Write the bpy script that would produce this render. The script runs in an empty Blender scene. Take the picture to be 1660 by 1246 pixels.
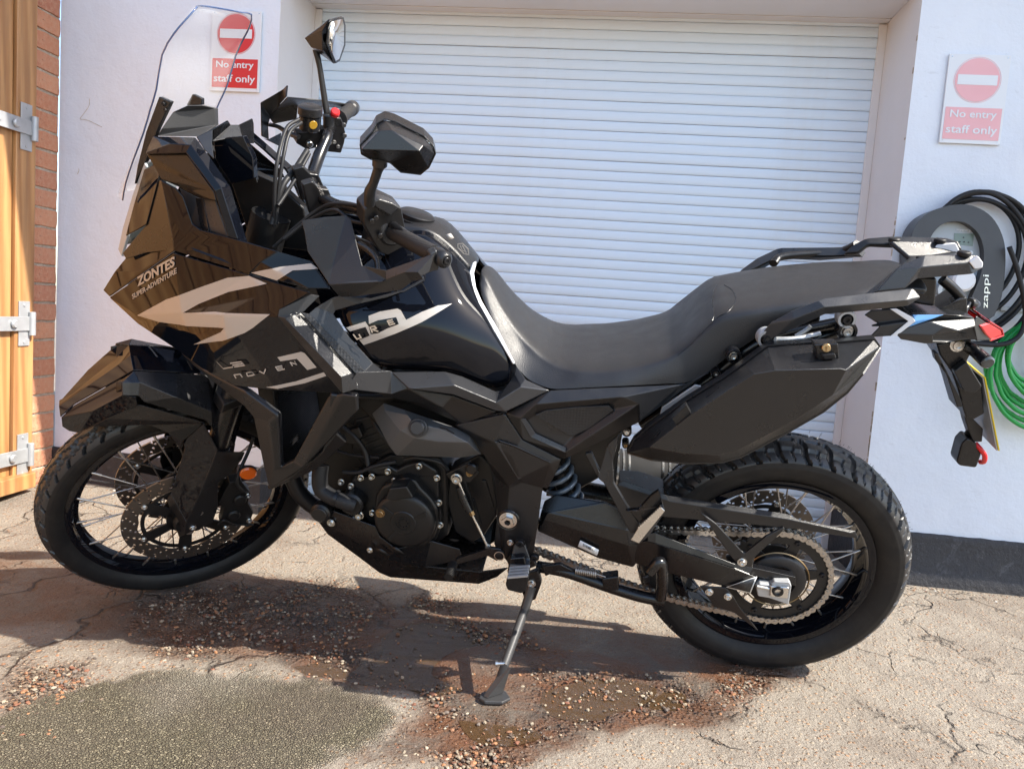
import bpy, bmesh, math, random
from mathutils import Vector, Matrix, noise
from mathutils.bvhtree import BVHTree
from mathutils.geometry import tessellate_polygon
random.seed(7)
PI = math.pi
sc = bpy.context.scene
col = sc.collection

# ---------------------------------------------------------------- camera
cam_d = bpy.data.cameras.new('camera')
cam = bpy.data.objects.new('camera', cam_d)
col.objects.link(cam)
cam_d.sensor_width = 36
cam_d.lens = 26.733
cam_d.clip_start = 0.05
cam_d.clip_end = 400
_R = Vector((0.990138, 0.120321, 0.071758))
_U = Vector((-0.082243, 0.084569, 0.993018))
_F = Vector((-0.113413, 0.989126, -0.093630))
cam.matrix_world = Matrix(((_R.x, _U.x, -_F.x, 0.0), (_R.y, _U.y, -_F.y, -2.88587), (_R.z, _U.z, -_F.z, 0.88972), (0, 0, 0, 1)))
sc.camera = cam

# ---------------------------------------------------------------- daylight
SUN = Vector((0.95, -0.20, 0.96)).normalized()          # direction towards the sun
elev = math.asin(SUN.z)
azim = math.atan2(SUN.x, SUN.y)
world = bpy.data.worlds.new('World')
sc.world = world
world.use_nodes = True
wn = world.node_tree
bg = wn.nodes['Background']
sky = wn.nodes.new('ShaderNodeTexSky')
sky.sky_type = 'NISHITA'
sky.sun_disc = False
sky.sun_elevation = elev
sky.sun_rotation = azim
sky.air_density = 1.0
sky.dust_density = 1.0
wn.links.new(sky.outputs[0], bg.inputs[0])
bg.inputs[1].default_value = 0.15
sun_d = bpy.data.lights.new('sun', 'SUN')
sun_d.energy = 4.5
sun_d.angle = math.radians(0.5)
sun_d.color = (1.0, 0.93, 0.82)
sun = bpy.data.objects.new('sun', sun_d)
sun.rotation_euler = SUN.to_track_quat('Z', 'Y').to_euler()
col.objects.link(sun)
sc.view_settings.view_transform = 'Standard'
sc.view_settings.look = 'None'
sc.view_settings.gamma = 1
sc.view_settings.use_curve_mapping = False
sc.view_settings.exposure = 1.32
sc.cycles.max_bounces = 8
sc.cycles.transparent_max_bounces = 16
sc.cycles.caustics_reflective = False
sc.cycles.caustics_refractive = False

# ---------------------------------------------------------------- materials
MATS = {}
class NT:
    def __init__(s, name, rough=0.5, color=(0.5, 0.5, 0.5), metal=0.0, spec=0.5, coat=0.0, coat_r=0.03):
        s.m = bpy.data.materials.new(name); s.m.use_nodes = True
        s.t = s.m.node_tree; s.b = s.t.nodes['Principled BSDF']
        s.b.inputs['Base Color'].default_value = (*color, 1)
        s.b.inputs['Roughness'].default_value = rough
        s.b.inputs['Metallic'].default_value = metal
        s.b.inputs['Specular IOR Level'].default_value = spec
        s.b.inputs['Coat Weight'].default_value = coat
        s.b.inputs['Coat Roughness'].default_value = coat_r
        s.tc = s.n('ShaderNodeTexCoord')
        MATS[name] = s.m
    def n(s, t, **k):
        x = s.t.nodes.new(t)
        for a, v in k.items(): setattr(x, a, v)
        return x
    def l(s, a, b): s.t.links.new(a, b)
    def co(s, sc_=(1, 1, 1)):
        mp = s.n('ShaderNodeMapping'); mp.inputs['Scale'].default_value = sc_
        s.l(s.tc.outputs['Object'], mp.inputs[0]); return mp.outputs[0]
    def noise(s, scale, detail=4, rough=0.55, co=None, dist=0.0):
        x = s.n('ShaderNodeTexNoise'); x.inputs['Scale'].default_value = scale
        x.inputs['Detail'].default_value = detail; x.inputs['Roughness'].default_value = rough
        x.inputs['Distortion'].default_value = dist
        s.l(co or s.co(), x.inputs['Vector']); return x.outputs[0]
    def voro(s, scale, co=None, feature='F1', out=0, rnd=1.0):
        x = s.n('ShaderNodeTexVoronoi'); x.feature = feature; x.inputs['Scale'].default_value = scale
        x.inputs['Randomness'].default_value = rnd
        s.l(co or s.co(), x.inputs['Vector']); return x.outputs[out]
    def ramp(s, fac, stops, mode='LINEAR'):
        x = s.n('ShaderNodeValToRGB'); x.color_ramp.interpolation = mode
        e = x.color_ramp.elements
        while len(e) < len(stops): e.new(0.5)
        for i, (p, c) in enumerate(stops):
            e[i].position = p; c = (c, c, c) if isinstance(c, (int, float)) else c
            e[i].color = (*c, 1)
        s.l(fac, x.inputs[0]); return x.outputs[0]
    def mix(s, fac, a, b, mode='MIX'):
        x = s.n('ShaderNodeMix'); x.data_type = 'RGBA'; x.blend_type = mode
        for v, i in ((fac, 0), (a, 6), (b, 7)):
            if isinstance(v, (int, float)): x.inputs[i].default_value = v if i == 0 else (v, v, v, 1)
            elif isinstance(v, tuple): x.inputs[i].default_value = (*v, 1)
            else: s.l(v, x.inputs[i])
        return x.outputs[2]
    def math(s, op, a, b=0.0, clamp=False):
        x = s.n('ShaderNodeMath'); x.operation = op; x.use_clamp = clamp
        for v, i in ((a, 0), (b, 1)):
            if isinstance(v, (int, float)): x.inputs[i].default_value = v
            else: s.l(v, x.inputs[i])
        return x.outputs[0]
    def bump(s, h, strength=0.3, dist=0.001, prev=None):
        x = s.n('ShaderNodeBump'); x.inputs['Strength'].default_value = strength
        x.inputs['Distance'].default_value = dist
        s.l(h, x.inputs['Height'])
        if prev: s.l(prev, x.inputs['Normal'])
        return x.outputs[0]
    def set(s, k, v): s.l(v, s.b.inputs[k])
    def attr(s, nm):
        x = s.n('ShaderNodeAttribute'); x.attribute_name = nm; return x
    def objrand(s):
        return s.n('ShaderNodeObjectInfo').outputs['Random']

def plain(name, color, rough, metal=0.0, coat=0.0, grain=0.0, gscale=900, vary=0.12, spec=0.5, gd=0.0004):
    s = NT(name, rough, color, metal, spec, coat)
    f = s.noise(9, 5)
    s.set('Base Color', s.mix(s.math('MULTIPLY', f, vary * 2), color, tuple(min(1, c * 1.9 + 0.004) for c in color)))
    s.set('Roughness', s.ramp(s.noise(22, 4), ((0.3, max(0.02, rough - vary * 0.5)), (0.75, min(1, rough + vary * 0.5)))))
    if grain:
        s.set('Normal', s.bump(s.voro(gscale), grain, gd))
    return s

plain('gloss_black', (0.0028, 0.0035, 0.006), 0.03, vary=0.02, spec=0.3)
plain('satin_black', (0.006, 0.006, 0.007), 0.27, vary=0.1)
plain('matte_black', (0.0085, 0.0085, 0.0095), 0.34, grain=0.5, gscale=700, gd=0.0005, vary=0.18)
plain('matte_grey', (0.02, 0.0205, 0.0225), 0.32, grain=0.5, gscale=700, gd=0.0005, vary=0.16)
plain('seat_vinyl', (0.014, 0.014, 0.0155), 0.42, grain=0.55, gscale=520, gd=0.0006)
plain('tread_rubber', (0.016, 0.016, 0.017), 0.38, grain=0.25, gscale=350, vary=0.3)
plain('dark_metal', (0.02, 0.02, 0.022), 0.36, metal=0.6, grain=0.2, gscale=700, vary=0.14)
plain('engine_black', (0.008, 0.008, 0.0085), 0.42, metal=0.2, grain=0.5, gscale=500, vary=0.2)
plain('engine_grey', (0.06, 0.06, 0.062), 0.45, metal=0.5, grain=0.4, gscale=500)
plain('steel', (0.55, 0.54, 0.52), 0.28, metal=1.0, vary=0.2)
plain('spoke_steel', (0.42, 0.4, 0.38), 0.33, metal=1.0)
plain('disc_steel', (0.16, 0.145, 0.13), 0.38, metal=0.9)
plain('chain_steel', (0.32, 0.3, 0.28), 0.35, metal=1.0, vary=0.3)
plain('bronze', (0.3, 0.2, 0.1), 0.38, metal=0.9)
plain('silver_paint', (0.40, 0.37, 0.335), 0.36, metal=0.15, coat=0.3, vary=0.05)
plain('white_paint', (0.75, 0.76, 0.78), 0.35, vary=0.04)
plain('cover_grey', (0.075, 0.077, 0.08), 0.4, grain=0.3)
plain('galvanised', (0.32, 0.33, 0.34), 0.5, metal=0.5, vary=0.4)
plain('yellow_plate', (0.75, 0.55, 0.01), 0.4, vary=0.05)
plain('green_hose', (0.008, 0.26, 0.045), 0.32, vary=0.2)
plain('cable_black', (0.012, 0.012, 0.013), 0.5, vary=0.2, spec=0.3)
plain('charger_graphite', (0.055, 0.056, 0.06), 0.42, metal=0.4, grain=0.2, vary=0.1)
plain('charger_grey', (0.36, 0.4, 0.43), 0.4, vary=0.05)
plain('display', (0.16, 0.22, 0.2), 0.25, vary=0.05)
plain('sign_white', (0.74, 0.76, 0.78), 0.35, vary=0.05)
plain('sign_red', (0.62, 0.022, 0.02), 0.4, vary=0.06)
plain('pale_red', (0.80, 0.40, 0.42), 0.5, vary=0.12)  # paler, pinker red for the right-hand signs
plain('exhaust_steel', (0.35, 0.34, 0.32), 0.35, metal=1.0, vary=0.2)
plain('spring_blue', (0.10, 0.13, 0.17), 0.35, metal=0.3)
plain('red_plastic', (0.55, 0.01, 0.012), 0.3)
plain('blue_decal', (0.12, 0.3, 0.6), 0.35)
plain('fluid', (0.35, 0.2, 0.02), 0.15)
plain('pearl_label', (0.6, 0.6, 0.58), 0.5)
s = plain('rubber', (0.010, 0.0095, 0.010), 0.55, vary=0.15, spec=0.3)
du = s.ramp(s.noise(16, 8, 0.75, dist=.6), ((0.45, 0.0), (0.75, 1.0)))
s.set('Base Color', s.mix(du, (0.0095, 0.009, 0.0095), (0.022, 0.02, 0.018)))
s.set('Normal', s.bump(s.noise(260, 5, 0.7), 0.35, 0.0008))
s = NT('orange_lens', 0.12, (0.75, 0.13, 0.01), coat=0.6); s.b.inputs['Subsurface Weight'].default_value = 0.2
s = NT('red_lens', 0.08, (0.5, 0.008, 0.012), coat=1.0)
s = NT('mirror_glass', 0.01, (0.9, 0.9, 0.88), metal=1.0)
s = NT('smoke_glass', 0.06, (0.05, 0.055, 0.055), coat=0.5)
s = NT('clear_screen', 0.01, (0.93, 0.96, 0.97), spec=0.5)
s.b.inputs['Transmission Weight'].default_value = 0.0
s.b.inputs['Alpha'].default_value = 0.12
s = NT('screen_edge', 0.1, (0.04, 0.07, 0.16), coat=1.0)
s = NT('grip_rubber', 0.55, (0.014, 0.013, 0.013))
s.set('Normal', s.bump(s.voro(330, rnd=0.0), 0.9, 0.0012))
s = NT('mesh_pad', 0.5, (0.012, 0.012, 0.013))
s.set('Normal', s.bump(s.voro(150, rnd=0.15), 0.8, 0.0016))

# painted render (stucco) on the walls
s = NT('stucco', 0.6, (0.7, 0.7, 0.7))
c1 = s.noise(1.7, 6, 0.6)
c2 = s.noise(14, 6, 0.65)
base = s.mix(s.ramp(c1, ((0.35, 0.0), (0.7, 1.0))), (0.76, 0.80, 0.86), (0.69, 0.73, 0.80))
dirt = s.ramp(s.noise(26, 7, 0.75, dist=1.0), ((0.64, 0.0), (0.74, 1.0)))
base = s.mix(s.math('MULTIPLY', dirt, 0.4), base, (0.33, 0.32, 0.32))
mps = s.n('ShaderNodeMapping'); mps.inputs['Scale'].default_value = (2.5, 2.5, 14); s.l(s.tc.outputs['Object'], mps.inputs[0])
scr = s.ramp(s.noise(2.4, 8, 0.8, co=mps.outputs[0]), ((0.60, 0.0), (0.66, 1.0)))
base = s.mix(s.math('MULTIPLY', scr, 0.28), base, (0.42, 0.42, 0.44))
s.set('Base Color', base)
s.set('Roughness', s.ramp(c2, ((0.3, 0.38), (0.7, 0.62))))
b1 = s.bump(s.noise(9, 5, 0.6), 0.45, 0.012)
s.set('Normal', s.bump(s.noise(90, 5, 0.6), 0.45, 0.0022, b1))
# smoother painted render in the opening
s = NT('jamb_paint', 0.55, (0.6, 0.56, 0.53))
base = s.mix(s.ramp(s.noise(2.5, 6), ((0.3, 0.0), (0.7, 1.0))), (0.76, 0.73, 0.725), (0.70, 0.67, 0.665))
dirt = s.ramp(s.noise(35, 7, 0.75), ((0.66, 0.0), (0.72, 1.0)))
s.set('Base Color', s.mix(s.math('MULTIPLY', dirt, 0.6), base, (0.25, 0.22, 0.2)))
s.set('Normal', s.bump(s.noise(60, 5), 0.3, 0.002))
# slats
s = NT('slat_white', 0.38, (0.7, 0.72, 0.75))
st = s.noise(3, 6, 0.65, co=s.co((1.0, 1, 40)))
sm_ = s.ramp(s.noise(1.4, 8, 0.75, co=s.co((1.6, 1, .5)), dist=.5), ((0.52, 0.0), (0.72, 1.0)))
gr_ = s.ramp(s.noise(5, 8, 0.8, co=s.co((6, 1, .7))), ((0.6, 0.0), (0.75, 1.0)))
sb = s.mix(st, (0.72, 0.82, 0.92), (0.66, 0.76, 0.86))
sb = s.mix(s.math('MULTIPLY', sm_, 0.22), sb, (0.60, 0.60, 0.60))
s.set('Base Color', s.mix(s.math('MULTIPLY', gr_, 0.22), sb, (0.42, 0.41, 0.40)))
s.set('Roughness', s.ramp(s.noise(14, 5), ((0.3, 0.3), (0.7, 0.5))))
s.set('Normal', s.bump(s.noise(40, 4, co=s.co((1, 1, 12))), 0.08, 0.001))
# black bitumen plinth
s = NT('plinth_black', 0.55, (0.03, 0.03, 0.032))
w1 = s.ramp(s.noise(9, 8, 0.72, dist=1.2), ((0.56, 0.0), (0.78, 0.8)))
w2 = s.ramp(s.noise(70, 6, 0.8), ((0.62, 0.0), (0.72, 1.0)))
cc = s.mix(w1, (0.022, 0.02, 0.022), (0.12, 0.118, 0.125))
s.set('Base Color', s.mix(w2, cc, (0.26, 0.26, 0.28)))
s.set('Normal', s.bump(s.noise(30, 7, 0.7), 0.8, 0.01))
# brick and mortar
s = NT('brick_red', 0.85, (0.4, 0.13, 0.06))
r = s.objrand()
cc = s.ramp(r, ((0.0, (0.50, 0.20, 0.11)), (0.5, (0.60, 0.28, 0.16)), (1.0, (0.44, 0.17, 0.10))))
sp = s.ramp(s.noise(60, 7, 0.75), ((0.45, 0.0), (0.68, 1.0)))
cc = s.mix(s.math('MULTIPLY', sp, 0.65), cc, (0.58, 0.36, 0.24))
dk = s.ramp(s.noise(45, 7, 0.8, dist=1), ((0.62, 0.0), (0.7, 1.0)))
s.set('Base Color', s.mix(s.math('MULTIPLY', dk, 0.7), cc, (0.09, 0.05, 0.04)))
s.set('Normal', s.bump(s.noise(80, 7, 0.7), 0.9, 0.006))
s = NT('mortar', 0.95, (0.5, 0.43, 0.34))
s.set('Base Color', s.ramp(s.noise(70, 7, 0.7), ((0.3, (0.34, 0.27, 0.2)), (0.7, (0.6, 0.52, 0.42)))))
s.set('Normal', s.bump(s.noise(120, 6, 0.7), 0.9, 0.006))
# timber
s = NT('timber', 0.42, (0.5, 0.22, 0.07), coat=0.15)
mp = s.n('ShaderNodeMapping'); mp.inputs['Scale'].default_value = (14, 14, 0.9)
s.l(s.tc.outputs['Object'], mp.inputs[0])
ad = s.n('ShaderNodeVectorMath'); ad.operation = 'ADD'
cmb = s.n('ShaderNodeCombineXYZ'); s.l(s.math('MULTIPLY', s.objrand(), 40.0), cmb.inputs[0]); s.l(s.math('MULTIPLY', s.objrand(), 17.0), cmb.inputs[2])
s.l(mp.outputs[0], ad.inputs[0]); s.l(cmb.outputs[0], ad.inputs[1])
wv = s.n('ShaderNodeTexWave'); wv.wave_type = 'BANDS'; wv.bands_direction = 'DIAGONAL'
wv.inputs['Scale'].default_value = 0.9; wv.inputs['Distortion'].default_value = 7; wv.inputs['Detail'].default_value = 3
wv.inputs['Detail Scale'].default_value = 0.8
s.l(ad.outputs[0], wv.inputs[0])
gr = s.noise(2.2, 7, 0.65, co=ad.outputs[0])
cc = s.mix(wv.outputs[1], (0.50, 0.265, 0.105), (0.36, 0.17, 0.06))
cc = s.mix(s.ramp(gr, ((0.45, 0.0), (0.75, 0.8))), cc, (0.22, 0.11, 0.05))
s.set('Base Color', cc)
s.set('Normal', s.bump(gr, 0.3, 0.002))

# ---------------------------------------------------------------- mesh helpers
def link(name, me, mat=None, parent=None, smooth=None):
    o = bpy.data.objects.new(name, me)
    col.objects.link(o)
    if mat:
        for m in (mat if isinstance(mat, (list, tuple)) else [mat]): me.materials.append(MATS[m])
    if parent: o.parent = parent
    if smooth is not None:
        me.polygons.foreach_set('use_smooth', [True] * len(me.polygons))
        if smooth < 179: me.set_sharp_from_angle(angle=math.radians(smooth))
    return o
def bmobj(name, bm, mat=None, parent=None, smooth=40, steer=False):
    if steer:
        for v in bm.verts: v.co = steered(v.co)
    bmesh.ops.recalc_face_normals(bm, faces=bm.faces)
    me = bpy.data.meshes.new(name); bm.to_mesh(me); bm.free()
    return link(name, me, mat, parent, smooth)
def bevel(o, w=0.002, seg=2, ang=30):
    m = o.modifiers.new('bevel', 'BEVEL'); m.width = w; m.segments = seg
    m.limit_method = 'ANGLE'; m.angle_limit = math.radians(ang); m.harden_normals = True
    return o
def tag(o, label=None, cat=None, group=None, kind=None):
    if label: o['label'] = label
    if cat: o['category'] = cat
    if group: o['group'] = group
    if kind: o['kind'] = kind
    return o
def empty(name, loc=(0, 0, 0)):
    o = bpy.data.objects.new(name, None); o.location = loc; o.empty_display_size = 0.1
    col.objects.link(o); return o
def box(bm, a, b, mat=0):
    vs = [bm.verts.new((x, y, z)) for x in (a[0], b[0]) for y in (a[1], b[1]) for z in (a[2], b[2])]
    for f in ((0, 1, 3, 2), (4, 6, 7, 5), (0, 4, 5, 1), (2, 3, 7, 6), (0, 2, 6, 4), (1, 5, 7, 3)):
        bm.faces.new([vs[i] for i in f]).material_index = mat
    return vs
def frame_of(ax):
    ax = Vector(ax).normalized()
    u = ax.orthogonal().normalized(); return u, ax.cross(u).normalized(), ax
def revolve(bm, prof, c=(0, 0, 0), ax=(0, 1, 0), n=48, closed=False, mat=0, arc=None):
    """prof: (radius, height along axis) pairs"""
    u, v, w = frame_of(ax); c = Vector(c); rings = []
    m = n if arc is None else n + 1
    for i in range(m):
        a = 2 * PI * i / n if arc is None else arc[0] + (arc[1] - arc[0]) * i / n
        d = u * math.cos(a) + v * math.sin(a)
        rings.append([bm.verts.new(c + d * r + w * h) for r, h in prof])
    k = len(prof); last = n
    for i in range(last):
        A = rings[i]; B = rings[(i + 1) % m]
        for j in range(k if closed else k - 1):
            q = [A[j], A[(j + 1) % k], B[(j + 1) % k], B[j]]
            try: bm.faces.new(q).material_index = mat
            except ValueError: pass
    return rings
def cyl(bm, c, ax, r, h0, h1, n=20, ch=0.0, mat=0, r2=None):
    r2 = r if r2 is None else r2
    if ch: prof = [(1e-5, h0), (r - ch, h0), (r, h0 + ch), (r2, h1 - ch), (r2 - ch, h1), (1e-5, h1)]
    else: prof = [(1e-5, h0), (r, h0), (r2, h1), (1e-5, h1)]
    revolve(bm, prof, c, ax, n, mat=mat)
def spline(pts, n=8):
    P = [Vector(p) for p in pts]
    if len(P) < 3: return P
    out = []
    Q_ = [P[0] * 2 - P[1]] + P + [P[-1] * 2 - P[-2]]
    for i in range(1, len(Q_) - 2):
        a, b, c, d = Q_[i - 1:i + 3]
        for k in range(n):
            t = k / n
            out.append(0.5 * ((2 * b) + (c - a) * t + (2 * a - 5 * b + 4 * c - d) * t * t + (3 * b - a - 3 * c + d) * t ** 3))
    out.append(P[-1]); return out
def tube(bm, pts, r, n=10, smooth=6, cap=True, mat=0, flat=None, closed=False):
    """tube through pts; r number or list per point"""
    P = spline(pts, smooth) if smooth and len(pts) > 2 else [Vector(p) for p in pts]
    m = len(P)
    if isinstance(r, (list, tuple)):
        rr = []
        for i in range(m):
            t = i / (m - 1) * (len(r) - 1); k = min(int(t), len(r) - 2); rr.append(r[k] + (r[k + 1] - r[k]) * (t - k))
    else: rr = [r] * m
    prev = None; rings = []
    for i, p in enumerate(P):
        if closed: t = (P[(i + 1) % m] - P[i - 1])
        else: t = (P[min(i + 1, m - 1)] - P[max(i - 1, 0)])
        t = t.normalized() if t.length > 1e-9 else Vector((0, 0, 1))
        if prev is None: u = t.orthogonal().normalized()
        else:
            u = prev - t * prev.dot(t)
            u = u.normalized() if u.length > 1e-6 else t.orthogonal().normalized()
        prev = u; w = t.cross(u)
        k = 1.0 if flat is None else flat
        rings.append([bm.verts.new(p + (u * math.cos(2 * PI * j / n) + w * math.sin(2 * PI * j / n) * k) * rr[i]) for j in range(n)])
    for i in range(m if closed else m - 1):
        A, B = rings[i], rings[(i + 1) % m]
        for j in range(n): bm.faces.new((A[j], A[(j + 1) % n], B[(j + 1) % n], B[j])).material_index = mat
    if cap and not closed:
        bm.faces.new(rings[0][::-1]).material_index = mat; bm.faces.new(rings[-1]).material_index = mat
def prism(bm, pts, off, mat=0):
    """solid from a (nearly) flat outline pushed by the vector off"""
    P = [Vector(p) for p in pts]; off = Vector(off)
    A = [bm.verts.new(p) for p in P]; B = [bm.verts.new(p + off) for p in P]
    tri = tessellate_polygon([P]); n = len(P)
    for t in tri:
        bm.faces.new([A[i] for i in t]).material_index = mat
        bm.faces.new([B[i] for i in t][::-1]).material_index = mat
    for i in range(n):
        bm.faces.new((A[i], A[(i + 1) % n], B[(i + 1) % n], B[i])).material_index = mat
    bmesh.ops.dissolve_limit(bm, angle_limit=0.01, verts=bm.verts, edges=bm.edges)
def text_mesh(body, o, ux, uy, depth=0.001, mat='silver_paint', name='lettering', parent=None, shear=0.0, bold=0.0, space=1.0, steer=False):
    """text whose first line fills the box spanned from o by the vectors ux (width) and uy (height)"""
    c = bpy.data.curves.new(name, 'FONT'); c.body = body; c.extrude = 0.02; c.shear = shear; c.offset = bold; c.space_character = space
    c.resolution_u = 4
    t = bpy.data.objects.new(name, c); col.objects.link(t)
    dg = bpy.context.evaluated_depsgraph_get(); me = bpy.data.meshes.new_from_object(t.evaluated_get(dg))
    bpy.data.objects.remove(t); bpy.data.curves.remove(c)
    xs = [v.co.x for v in me.vertices]; ys = [v.co.y for v in me.vertices]
    x0, x1, y0, y1 = min(xs), max(xs), min(ys), max(ys)
    o = Vector(o); ux = Vector(ux); uy = Vector(uy); nn = ux.cross(uy).normalized()
    for v in me.vertices:
        a = (v.co.x - x0) / (x1 - x0); b = (v.co.y - y0) / (y1 - y0)
        p = o + ux * a + uy * b + nn * (v.co.z / 0.02 * depth)
        v.co = steered(p) if steer else p
    return link(name, me, mat, parent)
def text3(body, pts, depth=0.0008, **k):
    """pts: bottom-left, bottom-right, top-left corners"""
    a, b, c = [Vector(p) for p in pts]
    return text_mesh(body, a, b - a, c - a, depth, **k)
RSm = Matrix(((0.82214936, -0.5626242, 0.0867436), (0.5626242, 0.77984170, -0.27441016), (0.0867436, 0.27441016, 0.95769234)))
SO = Vector((-0.11, 0, 0))
def steered(p): return SO + RSm @ (Vector(p) - SO)

# ================================================================= SETTING
G0 = 0.0105
def gz(x, y):
    """height of the yard: rises gently towards the left end of the wall"""
    a = min(1, max(0, (-x - 1.2) / 0.9)); b = min(1, max(0, (y + 0.95) / 0.9))
    a = a * a * (3 - 2 * a); b = b * b * (3 - 2 * b)
    return G0 + 0.05 * a * b + 0.0075 * math.exp(-((x + 1.2) ** 2 + (y + .85) ** 2) / .06)
# patches in plan (world metres): bare fine patch bottom-left, puddles, stones
def inside(p, poly):
    c = False; x, y = p
    for i in range(len(poly)):
        x1, y1 = poly[i][:2]; x2, y2 = poly[i - 1][:2]
        if (y1 > y) != (y2 > y) and x < (x2 - x1) * (y - y1) / (y2 - y1) + x1: c = not c
    return c
def dist_poly(p, poly):
    d = 9.0; p = Vector((p[0], p[1]))
    for i in range(len(poly)):
        a = Vector(poly[i][:2]); b = Vector(poly[i - 1][:2]); ab = b - a
        t = max(0, min(1, (p - a).dot(ab) / max(1e-9, ab.dot(ab)))); d = min(d, (a + ab * t - p).length)
    return -d if inside(p, poly) else d
PATCH = [(-1.114,-1.5816,0.0105),(-1.1136,-1.4833,0.0105),(-1.0702,-1.3687,0.0105),(-1.006,-1.2895,0.0105),(-0.9208,-1.2464,0.0105),(-0.8232,-1.2552,0.0105),(-0.7351,-1.1813,0.0105),(-0.6657,-1.2407,0.0105),(-0.5277,-1.2405,0.0105),(-0.4054,-1.2556,0.0105),(-0.3538,-1.2988,0.0105),(-0.3481,-1.3884,0.0105),(-0.3693,-1.453,0.0105),(-0.4313,-1.5168,0.0105),(-0.4819,-1.5783,0.0105),(-0.3199,-1.6408,0.0105),(-0.2929,-1.9131,0.0105),(-1.1254,-2.0852,0.0105),(-1.6424,-1.88,0.0105)]
PUDDLES = [
 [(-0.527,-0.9899,0.0105),(-0.5049,-0.9008,0.0105),(-0.4292,-0.852,0.0105),(-0.3423,-0.8437,0.0105),(-0.2456,-0.9,0.0105),(-0.2225,-0.9414,0.0105),(-0.3076,-1.0039,0.0105),(-0.3419,-1.0717,0.0105),(-0.3438,-1.1466,0.0105),(-0.2824,-1.1869,0.0105),(-0.2628,-1.212,0.0105),(-0.3237,-1.234,0.0105),(-0.4116,-1.2336,0.0105),(-0.4832,-1.2407,0.0105),(-0.5316,-1.2293,0.0105),(-0.5145,-1.1438,0.0105),(-0.4837,-1.0901,0.0105)],
 [(-0.683,-1.2003,0.0105),(-0.6175,-1.1622,0.0105),(-0.571,-1.1827,0.0105),(-0.4979,-1.195,0.0105),(-0.5336,-1.2236,0.0105),(-0.6176,-1.2401,0.0105)],
 [(-0.0651,-1.1595,0.0105),(-0.0161,-1.1156,0.0105),(0.0427,-1.0743,0.0105),(0.1185,-1.0538,0.0105),(0.1928,-1.0724,0.0105),(0.1708,-1.148,0.0105),(0.1149,-1.2051,0.0105),(0.0457,-1.2633,0.0105),(-0.0292,-1.2691,0.0105),(-0.0672,-1.2243,0.0105)],
 [(-0.2391,-1.3357,0.0105),(-0.1787,-1.3331,0.0105),(-0.0853,-1.3297,0.0105),(-0.0633,-1.3536,0.0105),(-0.0924,-1.3893,0.0105),(-0.1538,-1.4113,0.0105),(-0.209,-1.3899,0.0105)],
 [(0.1892,-1.1284,0.0105),(0.2291,-1.0815,0.0105),(0.2649,-1.0904,0.0105),(0.2622,-1.1444,0.0105),(0.2144,-1.1738,0.0105),(0.1726,-1.1677,0.0105)],
]
GRAVEL = [
 [(-1.2179,-0.9976,0.0105),(-1.1597,-0.8341,0.0105),(-0.9827,-0.7233,0.0105),(-0.8559,-0.7886,0.0105),(-0.8561,-0.954,0.0105),(-0.8408,-1.1114,0.0105),(-0.8367,-1.1995,0.0105),(-0.9375,-1.2175,0.0105),(-1.0212,-1.2611,0.0105),(-1.0674,-1.1766,0.0105)],
 [(-0.9105,-0.9704,0.0105),(-0.9373,-0.7359,0.0105),(-0.8175,-0.6411,0.0105),(-0.6559,-0.6448,0.0105),(-0.5366,-0.7877,0.0105),(-0.5596,-0.9508,0.0105),(-0.5005,-1.0877,0.0105),(-0.552,-1.1708,0.0105),(-0.697,-1.1604,0.0105),(-0.8178,-1.1416,0.0105)],
 [(-0.5493,-0.7426,0.0105),(-0.5269,-0.6844,0.0105),(-0.3977,-0.6593,0.0105),(-0.3637,-0.7345,0.0105),(-0.4284,-0.7783,0.0105),(-0.5136,-0.8044,0.0105)],
 [(-0.4352,-0.8268,0.0105),(-0.3126,-0.8125,0.0105),(-0.1849,-0.8403,0.0105),(-0.0582,-0.9255,0.0105),(-0.1034,-0.976,0.0105),(-0.2209,-0.9526,0.0105),(-0.3305,-0.9042,0.0105)],
 [(-0.5468,-1.1858,0.0105),(-0.4252,-1.1848,0.0105),(-0.2836,-1.2175,0.0105),(-0.2479,-1.325,0.0105),(-0.1749,-1.3572,0.0105),(-0.1522,-1.4223,0.0105),(-0.2836,-1.4085,0.0105),(-0.3513,-1.4486,0.0105),(-0.3186,-1.3168,0.0105),(-0.3783,-1.2485,0.0105)],
 [(-1.2529,-1.3482,0.0105),(-1.1225,-1.2959,0.0105),(-1.0542,-1.3703,0.0105),(-1.0264,-1.5238,0.0105),(-1.0534,-1.6221,0.0105),(-1.2503,-1.4232,0.0105)],
 [(-0.1124,-1.0498,0.0105),(0.1193,-1.0204,0.0105),(0.2403,-1.0373,0.0105),(0.3679,-1.0815,0.0105),(0.3416,-1.1607,0.0105),(0.2399,-1.2004,0.0105),(0.0998,-1.2755,0.0105),(-0.055,-1.3754,0.0105),(-0.1767,-1.4283,0.0105),(-0.2385,-1.3731,0.0105),(-0.0343,-1.2965,0.0105),(-0.0975,-1.2036,0.0105)],
 [(-0.2736,-1.4521,0.0105),(-0.129,-1.4052,0.0105),(-0.0825,-1.483,0.0105),(-0.1071,-1.5739,0.0105),(-0.2467,-1.5693,0.0105)],
 [(0.3359,-0.9951,0.0105),(0.4707,-0.9246,0.0105),(0.5285,-0.9432,0.0105),(0.3876,-1.1348,0.0105),(0.3378,-1.0895,0.0105)],
]
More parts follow.
